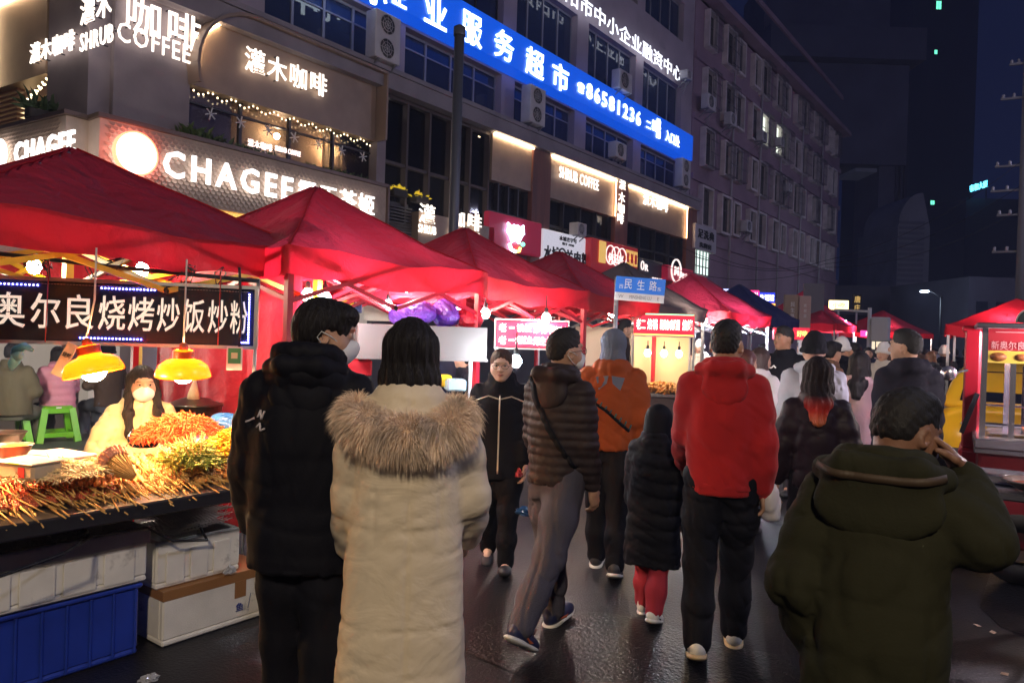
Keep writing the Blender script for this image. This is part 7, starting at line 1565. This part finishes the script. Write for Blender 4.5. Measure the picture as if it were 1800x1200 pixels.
s = MB(); s.lathe([(.048, 0), (.052, 0), (.052, .006), (.048, .006)], 24, Fc @ Matrix.Translation((xl + 71 * k, zr - .12, 0))); s.build('ring', mat('cream_ring', (.8, .7, .5), .5), e)
s = MB()
for dx, r_ in ((20, .052), (54, .042), (85, .046)): s.lathe([(r_, 0), (r_, .004), (.001, .006)], 24, Fc @ Matrix.Translation((xl + dx * k, zs0 + .044, 0)) @ Matrix.Diagonal((1, .62, 1, 1)))
s.build('food_pictures', mat('food_print', (.35, .12, .04), .5, var=(40, .6)), e)
for px_ in (xl, xl + 43 * k, xl + 1.0):
    for y in (0, .65):
        s = MB(); s.bar((px_, y, zf), (px_, y, zr), .035, .035, (0, 1, 0)); s.build('post', mat('bright_steel', (.7, .68, .72), .22, metal=.95), e)
s = MB(); s.box(xl, xr, -.004, .0, zf + .04, zs0); s.box(xl - .004, xl, .02, .63, zf + .04, zr); s.build('glass', glass('cart_glass', (.85, .85, .92), .04), e)
s = MB(); s.rbox(xl - .05, xr, -.12, .75, zf - .07, zf, .008); s.rbox(xl - .05, xr, -.09, -.0, zf - .11, zf - .071, .006); s.build('steel_ledge', mat('bright_steel'), e)
s = MB(); s.box(xl + .05, xr, .1, .6, zf + .02, zf + .03); s.bar((xl, .05, zf + .1), (xr, .05, zf + .1), .015); s.bar((xl, .3, zf + .22), (xr, .3, zf + .22), .015); s.build('rack', mat('bright_steel'), e)
s = MB(); s.rbox(xl + .5 * .55, xr, .6, .64, zf + .04, zs0 - .02, .01); s.build('oven_door', mat('dark_oven', (.025, .022, .03), .3, metal=.5), e)
s = MB(); s.rbox(xl - .02, xr, -.05, .72, .25, zf - .075, .015); s.build('body', mat('maroon_panel', (.20, .012, .025), .35, coat=.3, var=(3, .2)), e)
for x in (xl + .25, xr - .2):
    s = MB(); s.lathe([(.12, -.06), (.24, -.06), (.26, -.03), (.26, .03), (.24, .06), (.12, .06), (.12, -.06)], 28, Matrix.Translation((x, -.0, .26)) @ Matrix.Rotation(R(90), 4, 'X')); s.build('wheel', mat('tyre_rubber', (.02, .02, .022), .8), e)
bulb(e, Vector((xl + .55, .3, zr - .06)), .06, 240, (1, .84, .86)); bulb(e, Vector((xl + 1.0, .35, zr - .06)), .06, 240, (1, .84, .86))
bulb(e, Vector((xl + .75, -.30, zr - .10)), .05, 110, (1, .86, .84)); s = MB(); s.bar((xl + .75, -.30, zr + .02), (xl + .75, -.08, zr + .02), .012); s.build('added_lamp_bracket', M_steel, e)  # unseen lamp added outside the cart front to light the tray
Mcart = Matrix.Translation(e.location) @ Matrix.Rotation(R(6), 4, 'Z')
for r_ in range(2):
    for c_ in range(9):
        o = MB(); o.ball((0, 0, 0), .028, 5, (.8, 1.5, .7)); o.ball((.0, .035, .004), .018, 5); o = o.build('chicken_wing', mat('roast_wing', (.6, .2, .08), .35, bump=(70, .4), var=(20, .3))); o.location = Mcart @ Vector((xl + .28 + c_ * .062, .16 + r_ * .12, zf + .052)); o.rotation_euler = (0, 0, rnd.uniform(-.4, .4)); tag(o, 'roast wing laid in rows inside the food cart', 'food', 'roast wings in the food cart')
o = MB(); o.rbox(0, .16, 0, .1, 0, .012, .003); o = o.build('pink_tongs_tray', mat('magenta_plastic', (.8, .02, .25), .4)); o.location = Mcart @ Vector((xl + .44, .05, zf + .19)); o.rotation_euler = (0, R(-20), 0); tag(o, 'magenta plastic scoop inside the food cart', 'scoop')
# round shop sign above the cart
e2 = empty('round_sign', Mcart @ Vector((xl + .30, .2, zr + .05)), R(6), 'half round dark sign with pale rim on the roof of the food cart', 'sign'); s = MB(); n = 18
pts = [(.105 * math.cos(a), .105 * math.sin(a)) for a in np.linspace(0, math.pi, n)]
s.add([(x, 0, z) for x, z in pts] + [(x, .03, z) for x, z in pts], [tuple(range(n)), tuple(range(2 * n - 1, n - 1, -1))] + [(i, i + n, (i + 1) % n + n, (i + 1) % n) for i in range(n)]); s.build('board', mat('teal_dark_board', (.03, .06, .09), .4), e2)
s = MB(); s.tube([(x, -.004, z) for x, z in pts], .007, 6); s.build('rim', mat('pale_rim', (.6, .6, .65), .4), e2); t = MB(); add_text(t, '松湾', frame((0, -.002, .058), (1, 0, 0), (0, 0, 1)), h=.045, ext=.003); add_text(t, '烤鸡', frame((0, -.002, .016), (1, 0, 0), (0, 0, 1)), h=.022, ext=.003); t.build('lettering', mat('pale_blue_ink', (.4, .6, .7), .5), e2)
# red cab post with mirror beside the cart (the towing three-wheeler)
g = ground(1702, 5.9); e = empty('three_wheeler', (g.x, g.y, 0), R(4), 'red three wheeler cab with round mirror left of the food cart', 'three wheeler')
m = mat('cab_red', (.35, .01, .02), .3, coat=.5); k9 = 5.9 / FPX; x0 = -(1702 - 1692) * k9; x1 = .09; zt_ = at_d(1702, 572, 5.9).z
s = MB(); s.rbox(x0, x1 + .05, 0, .8, .35, .88, .03); s.rbox(x0 + .02, x1, 0, .06, .88, zt_, .015); s.rbox(x0, x1 + .2, .0, .8, zt_ - .05, zt_, .012); s.rbox(x0 + .02, x1, .74, .8, .88, zt_ - .05, .015); s.build('cab', m, e)
s = MB(); s.bar((x0 + .02, -.01, 1.0), (x0 + .12, -.02, 1.32), .035); s.build('grab_handle', M_knot, e)
s = MB(); s.lathe([(.001, -.02), (.05, -.015), (.06, 0), (.058, .006), (.001, .008)], 20, Matrix.Translation((x0 - .08, -.05, 1.47)) @ Matrix.Rotation(R(90), 4, 'X')); s.build('mirror', mat('bright_steel'), e); s = MB(); s.bar((x0 - .06, -.04, 1.47), (x0 + .05, 0, 1.5), .015); s.build('mirror_arm', M_knot, e)
s = MB(); s.lathe([(.1, -.05), (.22, -.05), (.24, 0), (.22, .05), (.1, .05), (.1, -.05)], 24, Matrix.Translation((0, .3, .24)) @ Matrix.Rotation(R(90), 4, 'Y')); s.build('wheel', mat('tyre_rubber'), e)
# steel tray on a low table at right
p = at_d(1785, 848, 4.35); e = empty('steel_tray', p, R(2), 'stainless tray with foil wrapped food on the low table at the right edge', 'tray'); s = MB(); s.rbox(-.19, .6, -.15, .17, 0, .012, .004)
for q in ((-.19, -.178, -.15, .17), (-.178, .6, -.15, -.138), (-.178, .6, .158, .17)): s.rbox(*q, .0125, .05, .003)
s.build('pan', mat('bright_steel'), e); s = MB()
for k_ in range(60): a = rg_.uniform(0, 6.28); P0_ = Vector((rg_.uniform(-.05, .3), rg_.uniform(-.1, .1), .02)); s.tube([P0_, P0_ + Vector((.04 * math.cos(a), .04 * math.sin(a), .008)), P0_ + Vector((.07 * math.cos(a + .4), .07 * math.sin(a + .4), .002))], .003, 4)
o = s.build('foil_strips', mat('foil', (.6, .6, .66), .25, metal=.8), e); o['kind'] = 'stuff'
e = empty('low_table', Vector((p.x, p.y, 0)), R(2), 'low steel topped table with a wok at the right edge behind the olive parka', 'table'); s = MB(); s.rbox(-.28, .9, -.42, .25, p.z - .045, p.z - .004, .01); s.build('table_top', mat('dull_steel_apron'), e)
for x in (.15, .85):
    for y in (-.30, .2): s = MB(); s.bar((x, y, 0), (x, y, p.z - .045), .04); s.build('leg', M_steel, e)
hanging_bulb('bare bulb added under the scarlet canopy on the right side of the street', at_d(1770, 575, 13.6), .05, 120, (1, .88, .75))  # bulb added to throw light on the taxi
e = empty('wok', Vector((p.x + .12, p.y - .30, p.z)), 0, 'steel wok of reddish sauce in front of the stainless tray', 'wok'); s = MB(); s.lathe([(.001, .0), (.1, .015), (.17, .06), (.178, .062), (.17, .068), (.1, .024), (.001, .01)], 28); s.build('pan', mat('dark_steel'), e); s = MB(); s.lathe([(.15, .045), (.001, .05)], 24); s.build('sauce', mat('red_sauce', (.45, .12, .06), .25), e)
# taxi
g = ground(1706, 8.6); g = ground(1622, 9.0); e = empty('yellow_taxi', (g.x + .93, g.y + 1.9, 0), R(3), 'yellow taxi parked tail first behind the food cart', 'car')
my = mat('taxi_yellow', (.75, .42, .01), .28, coat=.6); sec = [(-1.98, .35, .95, .80), (-2.0, .5, 1.0, .82), (-1.9, .32, 1.06, .84), (-1.0, .25, 1.0, .87), (0, .25, .98, .88), (1.0, .25, .95, .87), (1.7, .3, .86, .82), (2.0, .4, .7, .72)]
def loft(rows, mats_name, m, par, nexp=5, n=28):
    vs = []; fs = []
    for (y, z0_, z1_, w) in rows:
        for k_ in range(n):
            a = 2 * math.pi * k_ / n; c_, s_ = math.cos(a), math.sin(a); vs.append((w * abs(c_) ** (2 / nexp) * (1 if c_ >= 0 else -1), y, (z0_ + z1_) / 2 + (z1_ - z0_) / 2 * abs(s_) ** (2 / nexp) * (1 if s_ >= 0 else -1)))
    for i in range(len(rows) - 1):
        for k_ in range(n): fs.append((i * n + k_, i * n + (k_ + 1) % n, (i + 1) * n + (k_ + 1) % n, (i + 1) * n + k_))
    fs += [tuple(range(n - 1, -1, -1)), tuple(range(len(rows) * n - n, len(rows) * n))]
    return MB().add(vs, fs, True).build(mats_name, m, par)
loft([(-1.97, .34, .93, .74), (-2.02, .42, .95, .80), (-1.93, .30, 1.02, .85), (-1.0, .24, 1.0, .87), (0, .24, .98, .88), (1.0, .24, .95, .87), (1.75, .28, .86, .82), (2.05, .38, .68, .70)], 'body', my, e)
loft([(-1.86, .97, 1.05, .80), (-1.72, .97, 1.36, .74), (-1.5, .97, 1.51, .68), (-.9, .97, 1.56, .66), (0, .96, 1.55, .66), (.5, .95, 1.40, .70), (1.15, .93, 1.0, .78)], 'cabin', my, e, 4)
s = MB(); s.add([(-.62, -1.875, 1.07), (.62, -1.875, 1.07), (.56, -1.64, 1.42), (-.56, -1.64, 1.42), (-.62, -1.85, 1.07), (.62, -1.85, 1.07), (.56, -1.61, 1.42), (-.56, -1.61, 1.42)], [(0, 1, 2, 3), (7, 6, 5, 4), (0, 4, 5, 1), (1, 5, 6, 2), (2, 6, 7, 3), (3, 7, 4, 0)]); s.build('rear_window', mat('car_glass', (.01, .012, .018), .05, spec=1), e)
for sx in (-1, 1):
    s = MB(); s.add([(sx * .80, -1.6, 1.04), (sx * .80, .7, 1.0), (sx * .715, .3, 1.40), (sx * .70, -1.4, 1.44), (sx * .76, -1.6, 1.04), (sx * .76, .7, 1.0), (sx * .68, .3, 1.40), (sx * .66, -1.4, 1.44)], [(0, 1, 2, 3), (7, 6, 5, 4), (0, 4, 5, 1), (1, 5, 6, 2), (2, 6, 7, 3), (3, 7, 4, 0)]); s.build('side_window', mat('car_glass'), e)
    s = MB(); s.rbox(sx * .82 - .06, sx * .82 + .03, -2.0, -1.84, .74, .98, .02); s.build('tail_light', mat('tail_red', (.4, .01, .01), .2, coat=.5), e)
    for y in (-1.3, 1.3): s = MB(); s.lathe([(.1, -.1), (.26, -.1), (.30, -.07), (.31, 0), (.30, .07), (.26, .1), (.1, .1)], 28, Matrix.Translation((sx * .78, y, .31)) @ Matrix.Rotation(R(90), 4, 'Y')); w_ = s.build('wheel', mat('tyre_rubber'), e); s = MB(); s.lathe([(.001, sx * .115), (.17, sx * .11), (.2, sx * .095)], 24, Matrix.Translation((sx * .78, y, .31)) @ Matrix.Rotation(R(90), 4, 'Y')); s.build('rim', M_steel, w_)
s = MB(); s.rbox(-.72, .72, -2.06, -1.98, .36, .52, .02); s.build('bumper', mat('dark_bumper', (.04, .04, .045), .5), e); s = MB(); s.box(-.24, .24, -2.035, -2.025, .62, .74); s.build('number_plate', mat('plate_blue', (.02, .08, .4), .4), e); s = MB(); s.rbox(-.6, .6, -2.028, -2.0, .80, .83, .006); s.build('trim', M_steel, e)
s = MB(); s.rbox(-.6, .6, -1.5, .2, 1.565, 1.575, .004); s.build('roof_stripe', M_knot, e); s = MB(); s.rbox(-.3, .3, -.6, -.4, 1.58, 1.70, .03); s.build('roof_light', mat('roof_lamp', (.6, .55, .4), .4), e)
# litter and road texture pieces
for i, (px, py) in enumerate(((1765, 1185), (1745, 1112), (1718, 1100), (600, 1135), (742, 1165))):
    o = MB(); o.add([(-.018, -.012, .004), (.018, -.015, .004), (.02, .012, .010), (-.012, .015, .006), (0, 0, .012)], [(0, 1, 4), (1, 2, 4), (2, 3, 4), (3, 0, 4), (3, 2, 1, 0)]); o = o.build('paper_scrap', mat('scrap_paper', (.55, .4, .34), .8)); o.location = on_z(px, py, 0); o.rotation_euler = (0, 0, i * 1.3); tag(o, ['pale paper scrap on the road at the lower right corner', 'paper scrap on the road right of the olive parka', 'reddish paper scrap on the road close to the olive parka', 'paper scrap on the road between the foam box and the black coat', 'paper scrap on the road left of the cream coat'][i], 'litter')
# white bag in the hand of the red sweatshirt, red and blue bags carried behind the taupe jacket
hd = m7['arms'][1][2]; pw = Matrix.Translation(m7['e'].location) @ Matrix.Rotation(m7['e'].rotation_euler.z, 4, 'Z') @ Vector(hd)
bag('carrier_bag', 'white plastic bag hanging from the right hand of the red sweatshirt man', pw + Vector((.02, .05, -.16)), (.035, .06, .13), mat('white_bag_film', (.75, .72, .74), .35, transl=.3), 31)
crumple('carrier_bag', 'blue carrier bag hanging low between the woman with glasses and the striding man', at_d(925, 905, 4.9), (.09, .05, .05), mat('navy_bag', (.01, .05, .16), .3), 32)
crumple('carrier_bag', 'small red bag hanging behind the taupe quilted jacket', at_d(912, 838, 4.9), (.025, .03, .045), mat('wine_bag', (.30, .01, .02), .35), 33)
# ------------------------------------------------------------------ air conditioners on the facades
M_ac = mat('ac_casing', (.62, .60, .62), .5, var=(3, .1), dirt=((.3, .27, .25), 3, .62)); M_acd = mat('ac_fan_dark', (.06, .06, .07), .5)
def ac_unit(label, px, py, hpx, fans=2, off=.55):
    p = on_x(px, py, FX + off); h = (on_x(px, py - hpx / 2, FX + off).z - on_x(px, py + hpx / 2, FX + off).z); w = h * (.72 if fans == 2 else 1.35)
    e = empty('air_conditioner', (FX + off, p.y, p.z - h / 2), 0, label, 'air conditioner', None)
    s = MB(); s.rbox(-.38, 0, -w / 2, w / 2, 0, h, .02); s.build('casing', M_ac, e)
    g = MB(); f = MB(); r = (h / fans) * .40 if fans == 2 else h * .40
    for k in range(fans):
        c = Vector((.004, -w * .12 if fans == 1 else -w * .05, h * (k + .5) / fans)); Mf = frame(c, (0, 1, 0), (0, 0, 1)); f.lathe([(r, 0), (r, .004), (.001, .005)], 24, Mf)
        for q in (.35, .65, 1): g.lathe([(r * q, .006), (r * q + .012, .006), (r * q + .012, .014), (r * q, .014)], 24, Mf)
        for a in range(8): g.bar(c + Vector((.012, 0, 0)), c + Vector((.012, r * math.cos(a * .785), r * math.sin(a * .785))), .008)
    f.build('fan_opening', M_acd, e); g.build('fan_grille', M_ac, e)
    b = MB(); 
    for y in (-w * .35, w * .35): b.bar((-.5, y, -.02), (0, y, -.02), .04); b.bar((-.5, y, -.35), (-.05, y, -.03), .035)
    b.build('bracket', mat('bracket_steel', (.3, .3, .32), .5, metal=.6), e)
    t = MB(); t.tube([(-.3, w / 2 + .01, h * .3), (-.33, w / 2 + .12, h * .2), (-.4, w / 2 + .14, -.3), (-.55, w / 2 + .1, -.5)], .022, 6); t.build('pipe', mat('pale_pipe'), e)
for i, a in enumerate(((683, 66, 84, 2), (946, 186, 66, 2), (1101, 143, 34, 1), (1093, 265, 28, 1), (1207, 305, 50, 2), (1024, 403, 22, 1), (1213, 132, 16, 1))):
    ac_unit(['tall twin fan air conditioner above the arched cafe panel', 'twin fan air conditioner below the blue light box sign beside the dark pole', 'boxy air conditioner just above the blue light box sign', 'small air conditioner under the blue light box above the wood pilaster', 'narrow air conditioner at the far end of the office wall', 'small air conditioner on the white shop board', 'small air conditioner at the end of the upper white lettering'][i], *a)
for i, (px, py, h) in enumerate(((1290, 210, 22), (1345, 240, 18), (1252, 180, 26), (1376, 250, 15), (1318, 398, 20), (1390, 330, 14))):
    ac_unit(['air conditioner under a barred balcony on the apartment block', 'fifth floor air conditioner on the apartment block near the lit windows', 'air conditioner beside the first apartment window column', 'small far air conditioner high on the apartment block', 'air conditioner low on the apartment block above the scarlet canopy', 'small air conditioner at the far end of the apartment block'][i], px, py, h, 1, .45)
# ------------------------------------------------------------------ plants in the cafe windows
def plant(label, base, n, L, w, seed, m, spread=1.0, side=None):
    q = random.Random(seed); e = empty('potted_plant', base, 0, label, 'plant'); s = MB()
    for k in range(n):
        a = q.uniform(0, 6.28); el = q.uniform(.3, 1.35); d = Vector((math.cos(a) * math.cos(el) * .45, math.sin(a) * math.cos(el) * spread, math.sin(el))); l_ = L * q.uniform(.5, 1); sd = d.cross(Vector((.2, .1, 1))).normalized() * w
        p0 = Vector((q.uniform(-.08, .08), q.uniform(-.3, .3) * spread, .12)); p1 = p0 + d * l_ * .55; p2 = p0 + d * l_ + Vector((0, 0, -l_ * .25))
        s.add([p0 - sd * .3, p0 + sd * .3, p1 + sd, p2, p1 - sd], [(0, 1, 2, 3, 4)])
    s.build('foliage', m, e); t = MB(); t.rbox(-.12, .12, -.32 * spread, .32 * spread, 0, .2, .02); t.build('planter', mat('dark_planter', (.04, .035, .03), .6), e)
M_leaf = mat('dark_leaf', (.055, .10, .045), .5, var=(6, .5)); M_leaf2 = mat('fresh_leaf', (.10, .16, .05), .5, var=(6, .5)); M_flow = mat('yellow_flower', (.8, .55, .02), .5, emit=(1, .75, .05), es=.1)
for i, (px, py, n, L, sp, m) in enumerate(((345, 225, 70, 1.0, 1.1, M_leaf2), (388, 232, 60, .8, 1.0, M_leaf), (430, 246, 60, .7, 1.2, M_leaf), (470, 255, 50, .55, 1.2, M_leaf), (560, 280, 40, .5, 1.2, M_leaf), (600, 292, 60, .6, 1.3, M_leaf2), (632, 300, 60, .6, 1.0, M_leaf))):
    p = on_x(px, py, FX + .22); plant(['tallest fresh green plant beside the concrete corner pier', 'dark leafy plant second from the corner pier in the cafe window', 'dark leafy plant third from the corner pier in the cafe window', 'low dark plant left of the tiny pink lettering', 'low dark plant right of the tiny pink lettering', 'fresh green plant near the cream curtain', 'dark leafy plant at the right end of the arched cafe window'][i], Vector((FX + .05, p.y, Zs_top - .06)), n, L * .62, .04, i, m, sp)
u = side_uv(80, 215, .2); plant('spiky dark plant on the side ledge left of the corner pier', M0 @ Vector((u[0], Zs_top + .09, .2)), 50, .8, .05, 20, M_leaf)
for i, (px, py) in enumerate(((700, 326), (738, 338))): p = on_x(px, py, FX + .1); plant(['left yellow flowering plant before the lattice screen', 'right yellow flowering plant before the lattice screen'][i], Vector((FX + .1, p.y, p.z - .30)), 30, .34, .05, 30 + i, M_flow, .8)
# ------------------------------------------------------------------ smoky night air over the whole scene
hz_ = MB(); hz_.box(-190, 190, -40, 260, -1.5, 102); ho = hz_.build('haze', None); tag(ho, kind='stuff')
hm_ = bpy.data.materials.new('smoky_air'); hm_.use_nodes = True; n_ = hm_.node_tree.nodes; n_.remove(n_['Principled BSDF'])
pv_ = n_.new('ShaderNodeVolumePrincipled'); pv_.inputs['Color'].default_value = (.6, .66, 1, 1); pv_.inputs['Density'].default_value = .0017; pv_.inputs['Anisotropy'].default_value = .3
hm_.node_tree.links.new(pv_.outputs[0], n_['Material Output'].inputs['Volume']); ho.data.materials.append(hm_)
